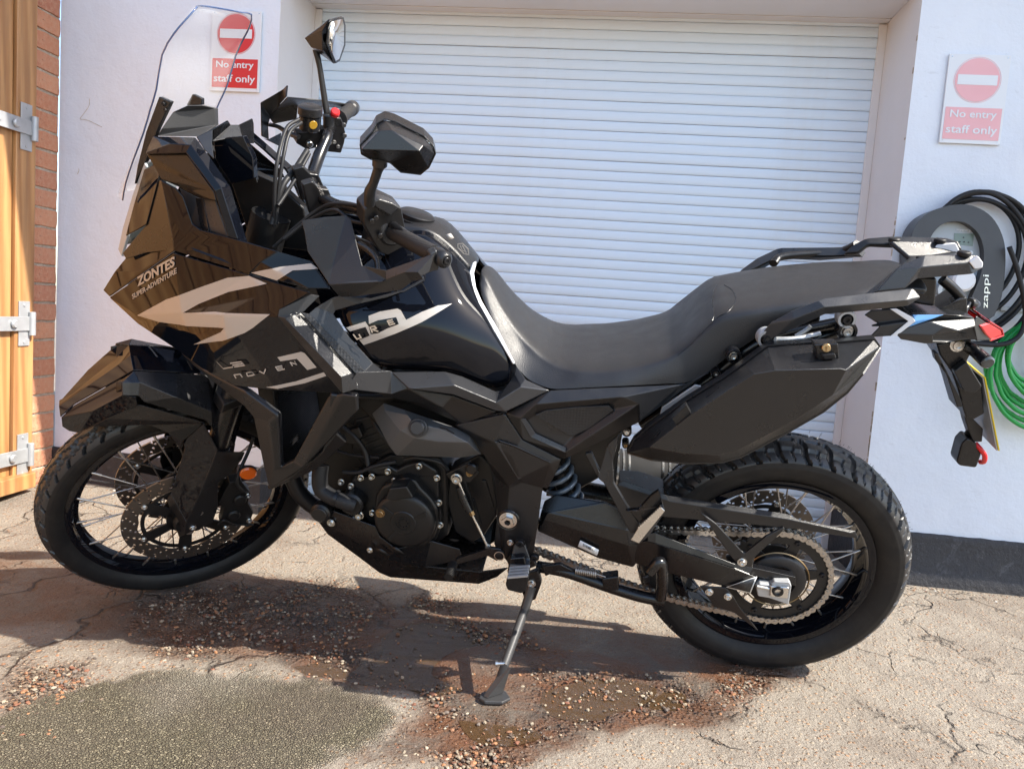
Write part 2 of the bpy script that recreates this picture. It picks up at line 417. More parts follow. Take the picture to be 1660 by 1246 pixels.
WET = [(-0.7754,-1.0926,0.0105),(-0.7139,-0.911,0.0105),(-0.5366,-0.7877,0.0105),(-0.2475,-0.7701,0.0105),(-0.0607,-0.8869,0.0105),(0.2056,-0.8699,0.0105),(0.4346,-0.8626,0.0105),(0.5746,-0.8786,0.0105),(0.4535,-1.0124,0.0105),(0.3635,-1.1958,0.0105),(0.2085,-1.2481,0.0105),(0.0469,-1.3383,0.0105),(-0.0497,-1.4415,0.0105),(-0.1178,-1.4914,0.0105),(-0.3254,-1.541,0.0105),(-0.4153,-1.5624,0.0105),(-0.3636,-1.4046,0.0105),(-0.3712,-1.2754,0.0105),(-0.5219,-1.2571,0.0105),(-0.719,-1.2168,0.0105)]
SHADE_BAND = [(-1.9997,-0.705,0.0105),(-1.6707,-0.6873,0.0105),(-1.3601,-0.7346,0.0105),(-1.1039,-0.678,0.0105),(-0.9592,-0.6877,0.0105),(-0.719,-0.6925,0.0105),(-0.5319,-0.7372,0.0105),(-0.2217,-0.6907,0.0105),(0.2822,-0.7549,0.0105),(0.5497,-0.8491,0.0105),(0.5611,-0.9343,0.0105),(0.4095,-1.0081,0.0105),(0.103,-1.0742,0.0105),(-0.1108,-1.0664,0.0105),(-0.6715,-1.22,0.0105),(-1.014,-1.2723,0.0105),(-1.1494,-1.2359,0.0105),(-1.2984,-1.1684,0.0105),(-1.5432,-1.2018,0.0105)]  # outline of the bike's ground shadow, painted darker into the surface
LIGHTP = [(-0.9106,-1.237,0.0105),(-0.7936,-1.1909,0.0105),(-0.6715,-1.22,0.0105),(-0.6894,-1.345,0.0105),(-0.7965,-1.387,0.0105),(-0.843,-1.4519,0.0105),(-0.9501,-1.3715,0.0105)]

def sm(e0, e1, x):
    t = min(1, max(0, (x - e0) / (e1 - e0))); return t * t * (3 - 2 * t)
def ground_mesh():
    # fine grid where the camera looks closely, coarse rings to the horizon
    xs = [-60, -25, -10, -5, -3.4]; x = -2.9
    while x < 2.3: xs.append(x); x += 0.0125
    xs += [2.6, 3.2, 4.5, 8, 20, 60]
    ys = [-60, -25, -12, -7, -4.5, -3.2, -2.6]; y = -2.2
    while y < 0.02: ys.append(y); y += 0.0125
    ys += [0.1, 0.6, 2, 6, 20, 60]
    V = []; att = []
    def bb(P, m=0.2): return (min(p[0] for p in P) - m, max(p[0] for p in P) + m, min(p[1] for p in P) - m, max(p[1] for p in P) + m)
    pb = [bb(P) for P in PUDDLES]; gb = [bb(P) for P in GRAVEL]; wb = bb(WET); db = bb(SHADE_BAND); lb = bb(LIGHTP)
    for y in ys:
        for x in xs:
            z = gz(x, y); a = g = w = lp = 0.0
            if -3 < x < 2.35 and -2.25 < y < 0.05:
                nx = noise.noise(Vector((x * 5, y * 5, 0))) * 0.035 + noise.noise(Vector((x * 17, y * 17, 3))) * 0.02 + noise.noise(Vector((x * 50, y * 50, 3))) * 0.008
                p = (x, y)
                if x < -0.1 and y < -0.8: a = 1 - sm(-0.05, 0.02, dist_poly(p, PATCH) + nx * 2.4)
                for P, b in zip(GRAVEL, gb):
                    if b[0] < x < b[1] and b[2] < y < b[3]: g = max(g, 1 - sm(-0.05, 0.05, dist_poly(p, P) + nx * 1.4))
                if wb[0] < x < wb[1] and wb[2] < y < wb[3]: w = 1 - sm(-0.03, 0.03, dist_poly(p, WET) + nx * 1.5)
                if db[0] < x < db[1] and db[2] < y < db[3]: w = max(w, .62 * (1 - sm(-0.05, 0.05, dist_poly(p, SHADE_BAND) + nx * 1.5)))
                if lb[0] < x < lb[1] and lb[2] < y < lb[3]: lp = 1 - sm(-0.08, 0.06, dist_poly(p, LIGHTP) + nx)
                pd = 0.0
                for P, b in zip(PUDDLES, pb):
                    if b[0] < x < b[1] and b[2] < y < b[3]: pd = max(pd, 1 - sm(-0.03, 0.012, dist_poly(p, P) + nx * 0.35))
                z += noise.noise(Vector((x * 2.2, y * 2.2, 9))) * 0.003 + noise.noise(Vector((x * 11, y * 11, 1))) * 0.0016
                g *= (1 - a)
                z -= g * 0.004 + pd * 0.009
                z += a * 0.002
                w = max(w * (1 - 0.85 * a), pd)
            V.append((x, y, z)); att.append((a, g, w, lp, (1 - sm(-0.7, -0.2, x)) * (1 - sm(-.75, -.5, y)) if y > -1.4 else 0.0))
    nx_ = len(xs); F = []
    for j in range(len(ys) - 1):
        for i in range(nx_ - 1):
            k = j * nx_ + i; F.append((k, k + 1, k + nx_ + 1, k + nx_))
    me = bpy.data.meshes.new('ground'); me.from_pydata(V, [], F)
    for q, nm in enumerate(('patch', 'gravel', 'wet_shade', 'pale', 'worn')):
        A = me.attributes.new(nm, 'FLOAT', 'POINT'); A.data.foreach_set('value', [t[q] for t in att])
    return me
# ground material: exposed-aggregate concrete with cracks, a fine tarmac patch, wet areas and a painted shadow band
s = NT('yard_surface', 0.85, (0.4, 0.36, 0.3))
patch, grav, wet_shade, pale = [s.attr(k).outputs['Fac'] for k in ('patch', 'gravel', 'wet_shade', 'pale')]
wob = s.n('ShaderNodeVectorMath'); wob.operation = 'ADD'
wn_ = s.n('ShaderNodeTexNoise'); wn_.inputs['Scale'].default_value = 60; s.l(s.co(), wn_.inputs['Vector'])
wsc = s.n('ShaderNodeVectorMath'); wsc.operation = 'SCALE'; wsc.inputs['Scale'].default_value = 0.006
s.l(wn_.outputs['Color'], wsc.inputs[0]); s.l(s.co(), wob.inputs[0]); s.l(wsc.outputs[0], wob.inputs[1])
W = wob.outputs[0]
cem = s.mix(s.ramp(s.noise(3.5, 7, 0.65), ((0.3, 0.0), (0.7, 1.0))), (0.27, 0.235, 0.19), (0.215, 0.185, 0.15))
cem = s.mix(s.ramp(s.noise(160, 6, 0.7), ((0.35, 0.0), (0.7, 1.0))), cem, (0.34, 0.30, 0.25))
cem = s.mix(s.ramp(s.noise(420, 3, 0.6), ((0.58, 0.0), (0.66, 0.8))), cem, (0.11, 0.085, 0.065))
v1 = s.n('ShaderNodeTexVoronoi'); v1.inputs['Scale'].default_value = 88; s.l(W, v1.inputs['Vector'])
v2 = s.n('ShaderNodeTexVoronoi'); v2.inputs['Scale'].default_value = 210; s.l(W, v2.inputs['Vector'])
stone_c = s.ramp(v1.outputs['Color'], ((0.0, (0.07, 0.05, 0.04)), (0.25, (0.12, 0.08, 0.06)), (0.4, (0.26, 0.13, 0.07)), (0.6, (0.36, 0.3, 0.22)), (0.8, (0.34, 0.19, 0.10)), (1.0, (0.5, 0.45, 0.36))))
stone_c2 = s.ramp(v2.outputs['Color'], ((0.0, (0.06, 0.045, 0.035)), (0.4, (0.16, 0.11, 0.08)), (0.7, (0.32, 0.27, 0.21)), (1.0, (0.46, 0.42, 0.35))))
sep = s.n('ShaderNodeSeparateColor'); s.l(v1.outputs['Color'], sep.inputs[0])
sep2 = s.n('ShaderNodeSeparateColor'); s.l(v2.outputs['Color'], sep2.inputs[0])
pick = s.math('MULTIPLY', s.ramp(sep.outputs[1], ((0.45, 0.0), (0.5, 1.0))), s.ramp(v1.outputs['Distance'], ((0.28, 1.0), (0.42, 0.0))))
pick2 = s.math('MULTIPLY', s.ramp(sep2.outputs[1], ((0.35, 0.0), (0.4, 1.0))), s.ramp(v2.outputs['Distance'], ((0.3, 1.0), (0.45, 0.0))))
basec = s.mix(pick2, cem, stone_c2)
basec = s.mix(pick, basec, stone_c)
# cracks
lefty = s.attr('worn').outputs['Fac']
def crack(scale, w, seed):
    mp = s.n('ShaderNodeMapping'); mp.inputs['Location'].default_value = (seed, seed * 1.3, 0); s.l(W, mp.inputs[0])
    n1 = s.n('ShaderNodeTexNoise'); n1.inputs['Scale'].default_value = 7; n1.inputs['Detail'].default_value = 6; s.l(mp.outputs[0], n1.inputs['Vector'])
    sc1 = s.n('ShaderNodeVectorMath'); sc1.operation = 'SCALE'; sc1.inputs['Scale'].default_value = 0.22; s.l(n1.outputs['Color'], sc1.inputs[0])
    ad1 = s.n('ShaderNodeVectorMath'); ad1.operation = 'ADD'; s.l(mp.outputs[0], ad1.inputs[0]); s.l(sc1.outputs[0], ad1.inputs[1])
    vv = s.n('ShaderNodeTexVoronoi'); vv.feature = 'DISTANCE_TO_EDGE'; vv.inputs['Scale'].default_value = scale
    s.l(ad1.outputs[0], vv.inputs['Vector'])
    return s.ramp(vv.outputs[0], ((0.0, 1.0), (w, 0.0)))
ck = crack(2.3, 0.022, 0.0)
ckm = s.math('MULTIPLY', ck, s.math('MAXIMUM', s.ramp(s.noise(2.3, 5, 0.6), ((0.5, 0.0), (0.66, 0.9))), s.math('MULTIPLY', lefty, 0.95)))
ck2 = s.math('MULTIPLY', crack(6.5, 0.035, 4.0), s.ramp(s.noise(2.6, 5, 0.6, co=s.co((1, 1.3, 1))), ((0.56, 0.0), (0.66, 1.0))))
ck3 = s.math('MULTIPLY', crack(9.0, 0.05, 9.0), s.math('MULTIPLY', lefty, s.ramp(s.noise(3.1, 6, 0.7), ((0.5, 0.0), (0.6, 1.0)))))
cr = s.math('MAXIMUM', s.math('MAXIMUM', ckm, ck2), ck3)
# crumbled, gravelly parts: coarse stones with dark gaps
ve = s.n('ShaderNodeTexVoronoi'); ve.feature = 'DISTANCE_TO_EDGE'; ve.inputs['Scale'].default_value = 95; s.l(W, ve.inputs['Vector'])
gapm = s.ramp(ve.outputs[0], ((0.04, 0.0), (0.16, 1.0)))
gcol = s.mix(gapm, (0.035, 0.026, 0.02), s.mix(0.35, stone_c, (0.3, 0.17, 0.09)))
gsp = s.math('MULTIPLY', grav, s.ramp(s.noise(14, 6, 0.65), ((0.36, 0.15), (0.55, 1.0))))
basec = s.mix(gsp, basec, gcol)
basec = s.mix(s.math('MULTIPLY', cr, 0.85), basec, (0.05, 0.038, 0.028))
# fine tarmac patch
vp = s.n('ShaderNodeTexVoronoi'); vp.inputs['Scale'].default_value = 190; s.l(W, vp.inputs['Vector'])
vpe = s.n('ShaderNodeTexVoronoi'); vpe.feature = 'DISTANCE_TO_EDGE'; vpe.inputs['Scale'].default_value = 190; s.l(W, vpe.inputs['Vector'])
pc = s.ramp(vp.outputs['Color'], ((0.0, (0.035, 0.031, 0.02)), (0.3, (0.10, 0.09, 0.055)), (0.6, (0.19, 0.17, 0.11)), (1.0, (0.42, 0.37, 0.26))))
pc = s.mix(s.ramp(vpe.outputs[0], ((0.02, 1.0), (0.14, 0.0))), pc, (0.02, 0.017, 0.01))
pc = s.mix(0.35, pc, (0.21, 0.175, 0.105))
pc = s.mix(s.math('MULTIPLY', s.ramp(s.noise(4, 6, 0.7), ((0.4, 0.0), (0.7, 1.0))), 0.45), pc, (0.18, 0.152, 0.115))
pc = s.mix(s.math('MULTIPLY', pale, 0.5), pc, (0.36, 0.33, 0.27))
basec = s.mix(patch, basec, pc)
# stains, wet ground, and the bike's shadow deepened in the colour
st = s.ramp(s.noise(2.0, 7, 0.7, dist=0.6), ((0.48, 0.0), (0.62, 1.0)))
basec = s.mix(s.math('MULTIPLY', st, 0.42), basec, (0.14, 0.105, 0.08))
wet_shade_n = s.math('MULTIPLY', wet_shade, s.ramp(s.noise(9, 6, 0.7), ((0.25, 0.55), (0.6, 1.0))))
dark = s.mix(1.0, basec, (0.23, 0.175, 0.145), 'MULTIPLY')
basec = s.mix(s.math('MULTIPLY', wet_shade_n, 0.9), basec, dark)
rust = s.math('MULTIPLY', wet_shade, s.ramp(s.noise(6, 7, 0.7, dist=.5), ((0.42, 0.0), (0.58, 0.8))))
basec = s.mix(rust, basec, (0.13, 0.047, 0.014))
s.set('Base Color', basec)
s.set('Roughness', s.mix(wet_shade_n, 0.86, 0.42))
h = s.math('ADD', s.math('MULTIPLY', s.ramp(v1.outputs['Distance'], ((0.0, 1.0), (0.6, 0.0))), s.math('ADD', s.math('MULTIPLY', pick, 0.4), s.math('MULTIPLY', gsp, 1.2))), s.math('MULTIPLY', s.noise(180, 7, 0.7), 0.5))
h = s.math('SUBTRACT', h, s.math('MULTIPLY', cr, 1.6))
h = s.math('ADD', h, s.math('MULTIPLY', s.noise(30, 6, 0.7), 1.2))
hp = s.math('MULTIPLY', s.ramp(vpe.outputs[0], ((0.0, 0.0), (0.3, 1.0))), 0.9)
h = s.mix(patch, h, hp)
s.set('Normal', s.bump(h, 1.0, 0.011))
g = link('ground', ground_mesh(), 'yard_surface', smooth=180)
tag(g, kind='structure')

# water in the hollows
s = NT('puddle_water', 0.02, (0.10, 0.06, 0.03), spec=0.5)
s.b.inputs['Alpha'].default_value = 0.42
s.set('Normal', s.bump(s.noise(25, 3), 0.05, 0.002))
for P in PUDDLES:
    bm = bmesh.new()
    cx = sum(p[0] for p in P) / len(P); cy = sum(p[1] for p in P) / len(P)
    pts = []
    PP = [Vector((p[0], p[1], 0)) for p in P]; PP = spline(PP + [PP[0]], 6)[:-1]
    for p in PP:
        d = (p - Vector((cx, cy, 0))); pts.append((cx + d.x * 1.03 + noise.noise(p * 40) * 0.006, cy + d.y * 1.03 + noise.noise(p * 40 + Vector((5, 5, 5))) * 0.006, G0 - 0.0035))
    prism(bm, pts, (0, 0, 0.0006))
    o = bmobj('puddle', bm, 'puddle_water', smooth=None); tag(o, kind='structure')

# loose stones and grit as real geometry
s = NT('grit', 0.8, (0.4, 0.25, 0.14))
s.set('Base Color', s.mix(0.25, s.attr('tint').outputs['Color'], s.noise(300, 3), 'MULTIPLY'))
def stones(name, n, pick_xy, rmin, rmax, pal, sink=0.3, wet_shade=False):
    V = []; F = []; Cc = []
    ico = bmesh.new(); bmesh.ops.create_icosphere(ico, subdivisions=1, radius=1)
    iv = [v.co.copy() for v in ico.verts]; jf = [[v.index for v in f.verts] for f in ico.faces]; ico.free()
    k = 0
    while k < n:
        p = pick_xy()
        if p is None: continue
        r = rmin + (rmax - rmin) * random.random() ** 2.5
        m = Matrix.Rotation(random.random() * 6.3, 3, 'Z') @ Matrix.Rotation(random.uniform(-.5, .5), 3, 'X')
        sx, sy, sz = r * random.uniform(.8, 1.35), r * random.uniform(.6, 1), r * random.uniform(.4, .75)
        c = random.choice(pal); j = random.uniform(.7, 1.2); c = tuple(min(1, q * j) for q in c)
        b = len(V); z = gz(*p) - 0.002 + sz * (1 - 2 * sink)
        sd = random.random() * 99
        for q in iv:
            w = 1 + 0.28 * noise.noise(q * 1.7 + Vector((sd, 0, 0)))
            t = m @ Vector((q.x * sx * w, q.y * sy * w, q.z * sz * w)); V.append((p[0] + t.x, p[1] + t.y, z + t.z))
        F += [[b + i for i in f] for f in jf]; Cc += [(*c, 1)] * len(iv); k += 1
    me = bpy.data.meshes.new(name); me.from_pydata(V, [], F)
    A = me.color_attributes.new('tint', 'FLOAT_COLOR', 'POINT')
    A.data.foreach_set('color', [x for c in Cc for x in c])
    o = link(name, me, 'grit'); tag(o, kind='stuff'); return o
PAL = [(0.26, 0.13, 0.07), (0.33, 0.16, 0.075), (0.3, 0.24, 0.17), (0.10, 0.07, 0.05), (0.36, 0.3, 0.22), (0.2, 0.085, 0.05), (0.15, 0.12, 0.1), (0.18, 0.13, 0.09), (0.12, 0.09, 0.07)]
def in_gravel():
    P = random.choice(GRAVEL); xs = [p[0] for p in P]; ys = [p[1] for p in P]
    p = (random.uniform(min(xs) - .12, max(xs) + .12), random.uniform(min(ys) - .1, max(ys) + .1))
    d = dist_poly(p, P)
    if random.random() < (0.25 + .75 * (noise.noise(Vector((p[0] * 9, p[1] * 9, 5))) > -.02)) * (1 if d < -.03 else .5 * math.exp(-max(0, d + .03) * 25)): 
        return p
    return None
def anywhere():
    return (random.uniform(-2.1, 2.0), random.uniform(-2.0, -0.02))
def fine_patch():
    p = (random.uniform(-1.7, -0.2), random.uniform(-2.1, -1.1)); return p if inside(p, PATCH) else None
def wall_foot():
    x = random.uniform(-2.1, 2.0)
    if -1.32 < x < 0.996 and random.random() < .5: return None
    return (x, -0.045 - abs(random.gauss(0, 0.035)))
t = stones('loose_gravel', 6500, in_gravel, 0.0012, 0.0062, PAL); t['label'] = 'loose brown and orange gravel in the crumbled parts of the concrete'
t = stones('scattered_grit', 5000, anywhere, 0.0009, 0.0034, PAL, 0.35); t['label'] = 'fine grit scattered over the sunlit concrete yard'
t = stones('tarmac_chippings', 9000, fine_patch, 0.0012, 0.003, [(0.2, 0.18, 0.12), (0.3, 0.27, 0.2), (0.14, 0.12, 0.085), (0.4, 0.36, 0.28), (0.1, 0.09, 0.06)], 0.4); t['label'] = 'olive grey chippings in the fine tarmac patch'
def patch_rim():
    p = (random.uniform(-1.8, -0.1), random.uniform(-2.0, -1.0)); d = dist_poly(p, PATCH)
    return p if abs(d + .01) < .03 * random.random() + .004 else None
t = stones('patch_edge_grit', 1300, patch_rim, 0.0012, 0.005, PAL); t['label'] = 'loose grit broken off along the edge of the tarmac patch'
t = stones('wall_debris', 1500, wall_foot, 0.0015, 0.006, PAL + [(0.6, 0.58, 0.55)], 0.3); t['label'] = 'pale grit gathered along the foot of the wall'

# ---------------------------------------------------------------- building
SH = 0.35                                        # shutter sits this far behind the wall face
XL, XR = -1.322, 0.998
ZTOP = 2.112
bm = bmesh.new()
def wall_block(name, x0, x1, z0, z1, mat='stucco'):
    bm = bmesh.new(); box(bm, (x0, 0.0, z0), (x1, SH + 0.25, z1))
    o = bmobj(name, bm, mat, smooth=None); tag(o, kind='structure'); return o
def wall_face(name, x0, x1, label):
    """wall pier with its plinth as separate part"""
    bm = bmesh.new(); nx = int((x1 - x0) / 0.03); nz = 80
    grid = [[bm.verts.new((x0 + (x1 - x0) * i / nx, noise.noise(Vector((i * .35 + x0 * 40, j * .35, 2))) * 0.0016 * (0 if i in (0, nx) else 1), 0.16 + (3.1 - 0.16) * j / nz)) for j in range(nz + 1)] for i in range(nx + 1)]
    for i in range(nx):
        for j in range(nz): bm.faces.new((grid[i][j], grid[i + 1][j], grid[i + 1][j + 1], grid[i][j + 1]))
    for i, xx in ((0, x0), (nx, x1)):              # returns into the opening
        col_ = [grid[i][j] for j in range(nz + 1)]
        back = [bm.verts.new((xx, SH + 0.25, v.co.z)) for v in col_]
        for j in range(nz):
            f = bm.faces.new((col_[j], col_[j + 1], back[j + 1], back[j])); f.material_index = 1
    o = bmobj(name, bm, ['stucco', 'jamb_paint'], smooth=60)
    tag(o, label, 'wall')
    bm = bmesh.new(); nx = int((x1 - x0) / 0.02)
    prof = [(-0.002, 0.199), (-0.010, 0.194), (-0.013, 0.18), (-0.014, 0.06), (-0.022, 0.05), (-0.03, 0.03), (-0.034, -0.02)]
    rows = []
    for i in range(nx + 1):
        x = x0 - 0.004 + (x1 - x0 + 0.008) * i / nx
        k = noise.noise(Vector((x * 6, 0, 0))); k2 = noise.noise(Vector((x * 25, 4, 0)))
        rows.append([bm.verts.new((x, y + k2 * 0.002 - (0.006 * k if z < 0.07 else 0), z + (k * 0.006 + k2 * 0.003 if z > 0.1 else k * 0.012))) for y, z in prof])
    for i in range(nx):
        for j in range(len(prof) - 1): bm.faces.new((rows[i][j], rows[i + 1][j], rows[i + 1][j + 1], rows[i][j + 1]))
    for i in (0, nx):
        b = [bm.verts.new((v.co.x, SH, v.co.z)) for v in rows[i]]
        for j in range(len(prof) - 1): bm.faces.new((rows[i][j], rows[i][j + 1], b[j + 1], b[j]))
    p = bmobj('plinth', bm, 'plinth_black', o, smooth=50)
    return o
wl = wall_face('rendered_wall', -2.229, XL, 'white rendered wall pier left of the roller shutter, with black plinth')
wr = wall_face('rendered_wall', XR, 5.0, 'white rendered wall right of the roller shutter, carrying the charger and hose')
# lintel: soffit, fascia above
bm = bmesh.new()
box(bm, (XL, 0.0, ZTOP + 0.002), (XR, SH - 0.055, ZTOP + 0.95))
box(bm, (XL, SH - 0.052, ZTOP), (XR, SH + 0.2, ZTOP + 0.9))
o = bmobj('lintel', bm, 'jamb_paint', smooth=None); bevel(o, 0.003); tag(o, 'cream painted lintel over the roller shutter opening', 'lintel')
# unseen overhang, added to keep direct sun off the wall
bm = bmesh.new(); box(bm, (-2.2, -0.66, 3.05), (9.0, 1.2, 3.2)); box(bm, (-2.2, -0.64, 3.2), (9.0, 1.2, 5.5))
o = bmobj('shade_overhang', bm, 'stucco', smooth=None); tag(o, kind='structure')
# roller shutter: one mesh per slat
sh = empty('roller_shutter', (0, SH, 0)); tag(sh, 'white roller shutter with narrow horizontal slats, closed behind the motorcycle', 'shutter')
PITCH = 0.0401
bm = bmesh.new(); prof = []
for i in range(9):
    a = i / 8; prof.append((-0.0042 * math.sin(PI * a) ** 0.45 - 0.001, 0.0383 * a))
L0, L1 = XL + 0.028, XR - 0.028
NXS = 40
rows = [[bm.verts.new((L0 + (L1 - L0) * i / NXS, y + 0.0006 * math.sin(i * 1.1), z)) for y, z in [(0.004, -0.0)] + prof + [(0.004, 0.0383)]] for i in range(NXS + 1)]
for i in range(NXS):
    for j in range(len(rows[0]) - 1): bm.faces.new((rows[i][j], rows[i + 1][j], rows[i + 1][j + 1], rows[i][j + 1]))
slat0 = bmobj('slat', bm, 'slat_white', sh, smooth=50)
z = 2.0997 + PITCH + 0.002; k = 0
slat0.location = (0, 0, z - PITCH)
while z - PITCH * (k + 2) > G0 - 0.03:
    k += 1; c = slat0.copy(); col.objects.link(c); c.parent = sh
    c.location = (random.uniform(-.002, .002), random.uniform(-.002, .002), z - PITCH * (k + 1) + random.uniform(-.0005, .0005))
bm = bmesh.new(); box(bm, (XL, 0.008, 0), (XR, 0.02, 2.3)); bmobj('backing', bm, 'jamb_paint', sh, smooth=None)
for xx in (XL, XR):
    bm = bmesh.new(); sgn = 1 if xx == XL else -1
    box(bm, (min(xx, xx + sgn * 0.03), -0.014, 0), (max(xx, xx + sgn * 0.03), -0.004, ZTOP - 0.004)); bevel(bmobj('guide_rail', bm, 'jamb_paint', sh, smooth=None), 0.002)
# chips where the paint has come off the right-hand corner of the opening
bm = bmesh.new()
for i in range(26):
    z0 = random.choice([random.uniform(1.15, 1.32), random.uniform(.38, .62), random.uniform(.4, 2.1)]); hgt = random.uniform(.006, .028)
    box(bm, (XR - 0.0012, 0.0006 + random.uniform(0, .003), z0), (XR + 0.0004, random.uniform(.006, .016), z0 + hgt))
o = bmobj('paint_chip', bm, 'mortar', wr, smooth=None); tag(o, kind='stuff')
# hairline crack in the left wall render
bm = bmesh.new()
for pts in ([(-2.1004,-0.001,1.6136),(-2.1015,-0.001,1.5854),(-2.1215,-0.001,1.5564),(-2.139,-0.001,1.5338),(-2.1255,-0.001,1.532),(-2.0985,-0.001,1.5274),(-2.0715,-0.001,1.5165),(-2.0445,-0.001,1.5055)], [(-2.1463,-0.001,1.3168),(-2.1394,-0.001,1.3319),(-2.1431,-0.001,1.3382)], [(-2.288,-0.001,1.5537),(-2.291,-0.001,1.5129),(-2.2849,-0.001,1.4723)]):
    tube(bm, pts, 0.0009, 4, 3)
bmobj('crack', bm, 'mortar', wl)

# ---------------------------------------------------------------- brick pier and timber gate (run towards the camera)
bp = empty('brick_pier', (-2.229, 0, 0)); tag(bp, 'red brick pier with pale mortar between the timber gate and the white wall', 'brick pier')
bm = bmesh.new(); box(bm, (-0.22, -0.166, 0.0), (-0.006, 0.0, 3.0)); bmobj('mortar', bm, 'mortar', bp, smooth=None)
meshes = []
for q in range(5):
    bm = bmesh.new(); n = 6
    vs = box(bm, (-0.1, -0.0, 0.0), (0.0, 0.157, 0.064))
    bmesh.ops.subdivide_edges(bm, edges=bm.edges[:], cuts=3, use_grid_fill=True)
    for v in bm.verts:
        d = noise.noise_vector(v.co * 30 + Vector((q * 7, 0, 0))) * 0.0035
        v.co += d
    me = bpy.data.meshes.new('brick'); bmesh.ops.recalc_face_normals(bm, faces=bm.faces); bm.to_mesh(me); bm.free(); me.materials.append(MATS['brick_red'])
    me.polygons.foreach_set('use_smooth', [True] * len(me.polygons)); me.set_sharp_from_angle(angle=0.7); meshes.append(me)
k = 0; z = 0.055
while z < 2.9:
    b = bpy.data.objects.new('brick', meshes[k % 5]); col.objects.link(b); b.parent = bp
    b.location = (random.uniform(-.002, .003), -0.161 + random.uniform(-.002, .002), z); z += 0.0745; k += 1
    bevel(b, 0.003)
# gate: vertical boards, frame, strap hinges
gt = empty('timber_gate', (-2.205, -0.166, 0)); tag(gt, 'orange stained timber gate with galvanised strap hinges at the left edge', 'gate')
y = -0.006; k = 0
bm0 = bmesh.new(); box(bm0, (-0.03, -0.098, 0.12), (0, 0.0, 2.15))
bd = bmobj('board', bm0, 'timber', gt, smooth=None); bevel(bd, 0.004)
for i in range(34):
    o = bd if i == 0 else bd.copy()
    if i: col.objects.link(o); o.parent = gt
    o.location = (random.uniform(-.001, .001) + (0.012 if i == 0 else 0), -0.002 - i * 0.1015, 0)
bm = bmesh.new(); box(bm, (0.0, -3.3, 0.075), (0.045, -0.02, 0.135)); bevel(bmobj('bottom_rail', bm, 'timber', gt, smooth=None), 0.004)
bm = bmesh.new(); box(bm, (-0.05, -3.3, 0.05), (-0.034, 0.0, 2.13)); bevel(bmobj('backing_board', bm, 'timber', gt, smooth=None), 0.004)
for zc in (1.445, 0.715, 0.205):
    bm = bmesh.new()
    box(bm, (0.013, -0.085, zc - 0.085), (0.018, -0.03, zc + 0.085))
    cyl(bm, (0.026, -0.028, 0), (0, 0, 1), 0.0125, zc - 0.045, zc + 0.045, 14)
    h_ = bmobj('hinge', bm, 'galvanised', gt); bevel(h_, 0.0015)
    bm = bmesh.new(); box(bm, (0.019, -0.42, zc - 0.027), (0.0245, -0.03, zc + 0.027)); bevel(bmobj('strap', bm, 'galvanised', h_, smooth=None), 0.0015)
    for c_, r_, h2 in (((0.0245, -0.12, zc), .016, .012), ((0.0245, -0.2, zc), .01, .008), ((.018, -.058, zc - .07), .006, .002), ((.018, -.058, zc + .07), .006, .002)):
        bm = bmesh.new(); cyl(bm, c_, (1, 0, 0), r_, 0, h2, 16, h2 * .3); bmobj('bolt', bm, 'galvanised', h_)

# ---------------------------------------------------------------- signs
def entry_sign(x, z, red, label, w=0.2, h=0.3, full=True):
    e = empty('no_entry_sign', (x, 0, z)); tag(e, label, 'sign', 'no entry staff only signs on the wall')
    bm = bmesh.new(); box(bm, (0, -0.010, 0), (w, -0.003, h)); o = bmobj('board', bm, 'sign_white', e, smooth=None); bevel(o, 0.001)
    cx, cz = w / 2, h * 0.715; r = w * 0.385
    bm = bmesh.new(); revolve(bm, [(r, -0.0101), (r, -0.0108), (r - 0.0012, -0.0108), (r - 0.0012, -0.0101)], (cx, 0, cz), (0, 1, 0), 64); bmobj('ring', bm, red, e)
    bm = bmesh.new(); cyl(bm, (cx, 0, cz), (0, 1, 0), r - 0.004, -0.0112, -0.0101, 64); bmobj('red_disc', bm, red, e)
    bm = bmesh.new(); box(bm, (cx - r * 0.84, -0.0122, cz - r * 0.22), (cx + r * 0.84, -0.0113, cz + r * 0.22)); bmobj('white_bar', bm, 'sign_white', e, smooth=None)
    bm = bmesh.new(); box(bm, (w * 0.04, -0.0112, h * 0.045), (w * 0.96, -0.0101, h * 0.405)); bmobj('red_panel', bm, red, e, smooth=None)
    y = -0.0118
    text3('No entry', [(w * .12, y, h * .265), (w * .88, y, h * .265), (w * .12, y, h * .375)], 0.0005, mat='sign_white', parent=e, bold=0.012)
    text3('staff only', [(w * .08, y, h * .085), (w * .92, y, h * .085), (w * .08, y, h * .205)], 0.0005, mat='sign_white', parent=e, bold=0.012)
    bm = bmesh.new()
    for px_, pz in ((.05, .03), (.95, .03), (.05, .97), (.95, .97)): cyl(bm, (w * px_, -0.010, h * pz), (0, 1, 0), 0.002, -0.0012, 0, 8)
    bmobj('screw', bm, 'steel', e); return e
entry_sign(-1.5914, 1.6618, 'sign_red', 'bright red and white no entry staff only sign on the left wall, behind the windscreen')
entry_sign(1.1055, 1.5862, 'pale_red', 'pale pink and white no entry staff only sign on the right wall, above the charger')
e = entry_sign(1.405, 1.575, 'pale_red', 'white sign cut off by the right edge of the photo, beside the pale pink one')

